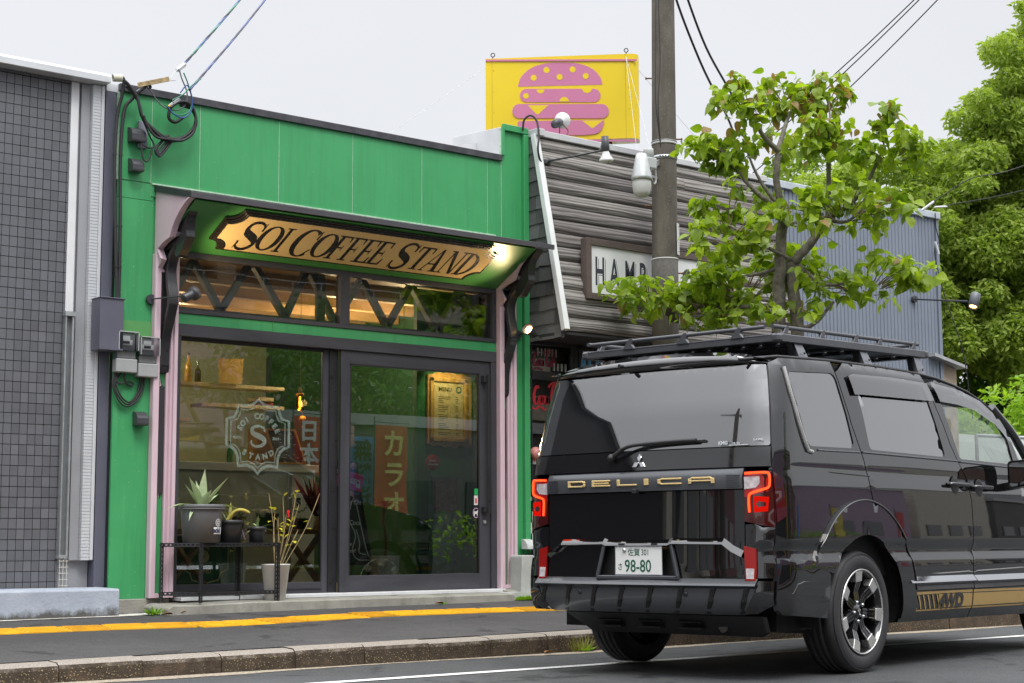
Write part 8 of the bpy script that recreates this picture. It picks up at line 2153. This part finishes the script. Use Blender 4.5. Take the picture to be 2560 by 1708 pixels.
# ---- wheels
TYRE = simple("tyre_rubber", (.026, .026, .028), .62, var=.2, bump=.12, bscale=120, dirt=((.06, .055, .05), .58, .35))
GBL = simple("gloss_black_rim", (.010, .010, .011), .12, coat=.8)
ROTX = Matrix.Rotation(pi / 2, 3, 'X')   # lathe z -> -y (outward)
def wheel(nm_label, cs, ct, flip):
    w = bpy.data.objects.new("wheel", None); COL.objects.link(w); w.parent = VAN; w.location = (cs, ct, .352); w['_o'] = (0, 0, 0)
    w.rotation_euler = (0, radians(-6), pi if flip else 0)
    if nm_label: w['label'] = nm_label
    b = MB(); prof = [(.245, -.012), (.262, .000), (.285, .004), (.312, .003), (.332, -.006), (.345, -.018), (.3515, -.034)]
    y = -.040
    for k in range(4):
        prof += [(.352, y), (.352, y - .030), (.343, y - .031), (.343, y - .038), (.352, y - .039)]; y -= .039
    prof += [(.3515, -.196), (.345, -.208), (.332, -.220), (.285, -.226), (.245, -.214)]
    b.lathe(prof, (0, 0, 0), 72, ROTX); 
    o = b.build("tyre", TYRE, w, local=True)
    b = MB(); b.lathe([(.330, .0005), (.336, -.003), (.334, -.001)], (0, 0, 0), 60, ROTX); b.build("sidewall_band", TYRE, w, local=True)
    b = MB(); b.lathe([(.246, -.010), (.246, .001), (.240, .002), (.234, -.006), (.226, -.020), (.215, -.10), (.215, -.20), (.246, -.21)], (0, 0, 0), 60, ROTX); b.lathe([(.2405, .0022), (.236, -.003)], (0, 0, 0), 60, ROTX); b.build("rim", GBL, w, local=True)
    b = MB(); b.lathe([(.2465, -.004), (.2465, .0025), (.2395, .0035), (.2370, -.002)], (0, 0, 0), 72, ROTX); b.build("rim_lip", SILV, w, local=True)
    b = MB(); b.lathe([(0, -.085), (.155, -.085), (.155, -.095), (0, -.095)], (0, 0, 0), 40, ROTX); b.build("brake_disc", simple("brake_steel", (.20, .19, .18), .35, .8), w, local=True)
    b = MB(); b.lathe([(.214, -.13), (0, -.135)], (0, 0, 0), 30, ROTX); b.build("wheel_backing", SATB, w, local=True)
    for k in range(7):
        a = pi / 2 + 2 * pi * k / 7; R = Matrix.Rotation(-a, 3, 'Y')   # spoke along +x rotated about y
        def P(r, q, y): return R @ Vector((r, y, q))
        b = MB()
        for q in (-.024, 0, .024):
            V = []
            for r, yy, hw in ((.055, .030, .0065), (.115, .034, .0075), (.150, .020, .0085), (.178, .010, .0095)):
                f = 1 if r > .12 else .8
                V += [P(r, q * f - hw, yy), P(r, q * f + hw, yy), P(r, q * f + hw * 1.15, yy + .045), P(r, q * f - hw * 1.15, yy + .045)]
            b.add(V, [(4 * i + j, 4 * i + (j + 1) % 4, 4 * i + (j + 1) % 4 + 4, 4 * i + j + 4) for i in range(3) for j in range(4)] + [(12, 13, 14, 15)])
        b.build("spoke_ribs", GBL, w, local=True)
        b = MB(); V = [P(.172, -.034, .006), P(.172, .034, .006), P(.234, .040, .000), P(.234, -.040, .000), P(.172, -.034, .05), P(.172, .034, .05), P(.234, .040, .06), P(.234, -.040, .06)]
        b.add(V, [(0, 1, 2, 3), (7, 6, 5, 4), (0, 4, 5, 1), (1, 5, 6, 2), (2, 6, 7, 3), (3, 7, 4, 0)]); o = b.build("spoke_tip", SILV, w, local=True, bev=.003)
        b = MB(); 
        for q in (-.024, .024):
            b.add([P(.118, q - .0012, .0333), P(.118, q + .0012, .0333), P(.170, q + .0012, .0105), P(.170, q - .0012, .0105)], [(0, 1, 2, 3)])
        b.build("spoke_edge", SILV, w, local=True)
    b = MB(); b.lathe([(0, -.022), (.030, -.024), (.034, -.03), (.062, -.036), (.075, -.06), (.075, -.09)], (0, 0, 0), 30, ROTX); b.build("hub", GBL, w, local=True)
    for k in range(5):
        a = 2 * pi * k / 5 + .6; b = MB(); b.lathe([(0, -.012), (.008, -.015), (.0115, -.024), (.0115, -.05)], (.057 * cos(a), 0, .057 * sin(a)), 10, ROTX); b.build("lug_nut", CHR, w, local=True)
    b = MB()
    for a in (90, 210, 330):
        R = Matrix.Rotation(radians(a), 3, 'Y'); b.add([R @ Vector((x, -.0, z)) + Vector((0, .0205, 0)) for x, z in ((0, 0), (.011, .006), (.022, 0), (.011, -.006))], [(0, 1, 2, 3)])
    b.build("hub_emblem", SILV, w, local=True)
    return w
wheel("", 0, .0, False); wheel("", 3.0, .0, False); wheel("", 0, 2 * TC - .0, True); wheel("", 3.0, 2 * TC, True)
# ---- roof rack rests on the roof: a thing of its own
RK = thing("roof_rack", "low black platform roof rack with a tubular rail on top of the van", "roof rack", (7.707, 6.160, .017)); RK.rotation_euler = VAN.rotation_euler
RKM = simple("rack_black", (.075, .078, .086), .36, .3, var=.05)
rh = lambda s: 1.918 + (s + .58) * .031
TA, TBB = .175, 2 * TC - .215
def rb(p0, p1, w, d, nm, mat=RKM, bev=.004, up=(0, 0, 1)):
    b = MB(); b.bar(p0, p1, w, d, up); return raw_build(b, nm, mat, RK, bev=bev)
for t in (TA, TBB):
    rb((-.57, t, rh(-.57)), (1.235, t, rh(1.235)), .045, .046, "side_rail"); rb((-.56, t + (.012 if t < 1 else -.012), rh(-.57) + .018), (1.225, t + (.012 if t < 1 else -.012), rh(1.235) + .018), .03, .008, "side_rail_lip")
for s in (-.585, 1.25): rb((s, TA, rh(s)), (s, TBB, rh(s)), .045, .046, "end_rail")
rb((-.60, TA + .03, rh(-.6) + .016), (-.60, TBB - .03, rh(-.6) + .016), .02, .010, "end_rail_lip")
for t in (TA, TBB):
    for s in (-.585, 1.25):
        b = MB(); b.obox((s, t, rh(s)), (.055, .055, .050), Matrix.Identity(3)); raw_build(b, "corner_cap", RKM, RK, bev=.012)
for i in range(11):
    t = TA + .08 + i * (TBB - TA - .16) / 10; rb((-.57, t, rh(-.57)), (1.23, t, rh(1.23)), .112, .012, "platform_slat", RKM, .003)
for s in (-.32, .44, 1.12): rb((s, TA, rh(s) - .022), (s, TBB, rh(s) - .022), .05, .022, "cross_bar")
for s in (-.36, .42, 1.14):
    for t, sg in ((TA, 1), (TBB, -1)):
        b = MB(); hz = RL(s) + .012; b.prism([(s - .045, rh(s) - .02), (s + .045, rh(s) - .02), (s + .075, hz), (s - .03, hz)], lambda x, h: (x, t - .004 * sg if h > hz + .01 else t - .03 * sg, h), lambda x, h: (x, (t - .004 * sg if h > hz + .01 else t - .03 * sg) + .006 * sg, h)); raw_build(b, "mounting_foot", simple("foot_grey", (.22, .23, .25), .35, .5), RK, bev=.002)
        b = MB(); b.lathe([(0, .006), (.008, .006), (.009, 0)], (s + .02, t - .032 * sg, hz + .03), 10, Matrix.Rotation(pi / 2 * sg, 3, 'X')); raw_build(b, "foot_bolt", BLK, RK)
        b = MB(); b.prism([(s - .04, rh(s) - .02), (s + .035, rh(s) - .02), (s + .05, hz), (s - .01, hz)], lambda x, h: (x, t + .05 * sg, h), lambda x, h: (x, t + .012 * sg, h)); raw_build(b, "foot_block", RKM, RK)
up_ = .066
b = MB(); b.tube([(-.60, TA + .02, rh(-.6) + up_ + .002), (1.21, TA + .02, rh(1.21) + up_)], .0125, 10); raw_build(b, "guard_tube", RKM, RK)
b = MB(); b.tube([(-.60, TBB - .02, rh(-.6) + up_ + .002), (1.21, TBB - .02, rh(1.21) + up_)], .0125, 10); raw_build(b, "guard_tube", RKM, RK)
b = MB(); b.tube([(-.605, TA + .07, rh(-.6) + up_), (-.605, TBB - .05, rh(-.6) + up_ - .004)], .0125, 10); raw_build(b, "guard_tube", RKM, RK)
b = MB(); b.tube([(1.225, TA + .07, rh(1.2) + up_), (1.225, TBB - .05, rh(1.2) + up_)], .0125, 10); raw_build(b, "guard_tube", RKM, RK)
def clamp(p, dirv):
    d = Vector(dirv); q = Vector((-d.y, d.x, 0)); p = Vector(p)
    b = MB(); P = [(-.055, .0), (-.012, .058), (.000, .066), (.024, .064), (.028, .054), (.014, .030), (.040, 0)]
    b.prism(P, lambda x, h: tuple(p + d * x + q * .012 + Vector((0, 0, h))), lambda x, h: tuple(p + d * x - q * .012 + Vector((0, 0, h)))); raw_build(b, "tube_clamp", RKM, RK, bev=.003)
for s in (-.46, -.04, .37, .68, 1.14):
    for t in (TA + .02, TBB - .02): clamp((s, t, rh(s) + .014), (1, 0, 0))
for t in (.42, .80, 1.20): clamp((-.605, t, rh(-.6) + .012), (0, -1, 0)); clamp((1.225, t, rh(1.2) + .012), (0, -1, 0))
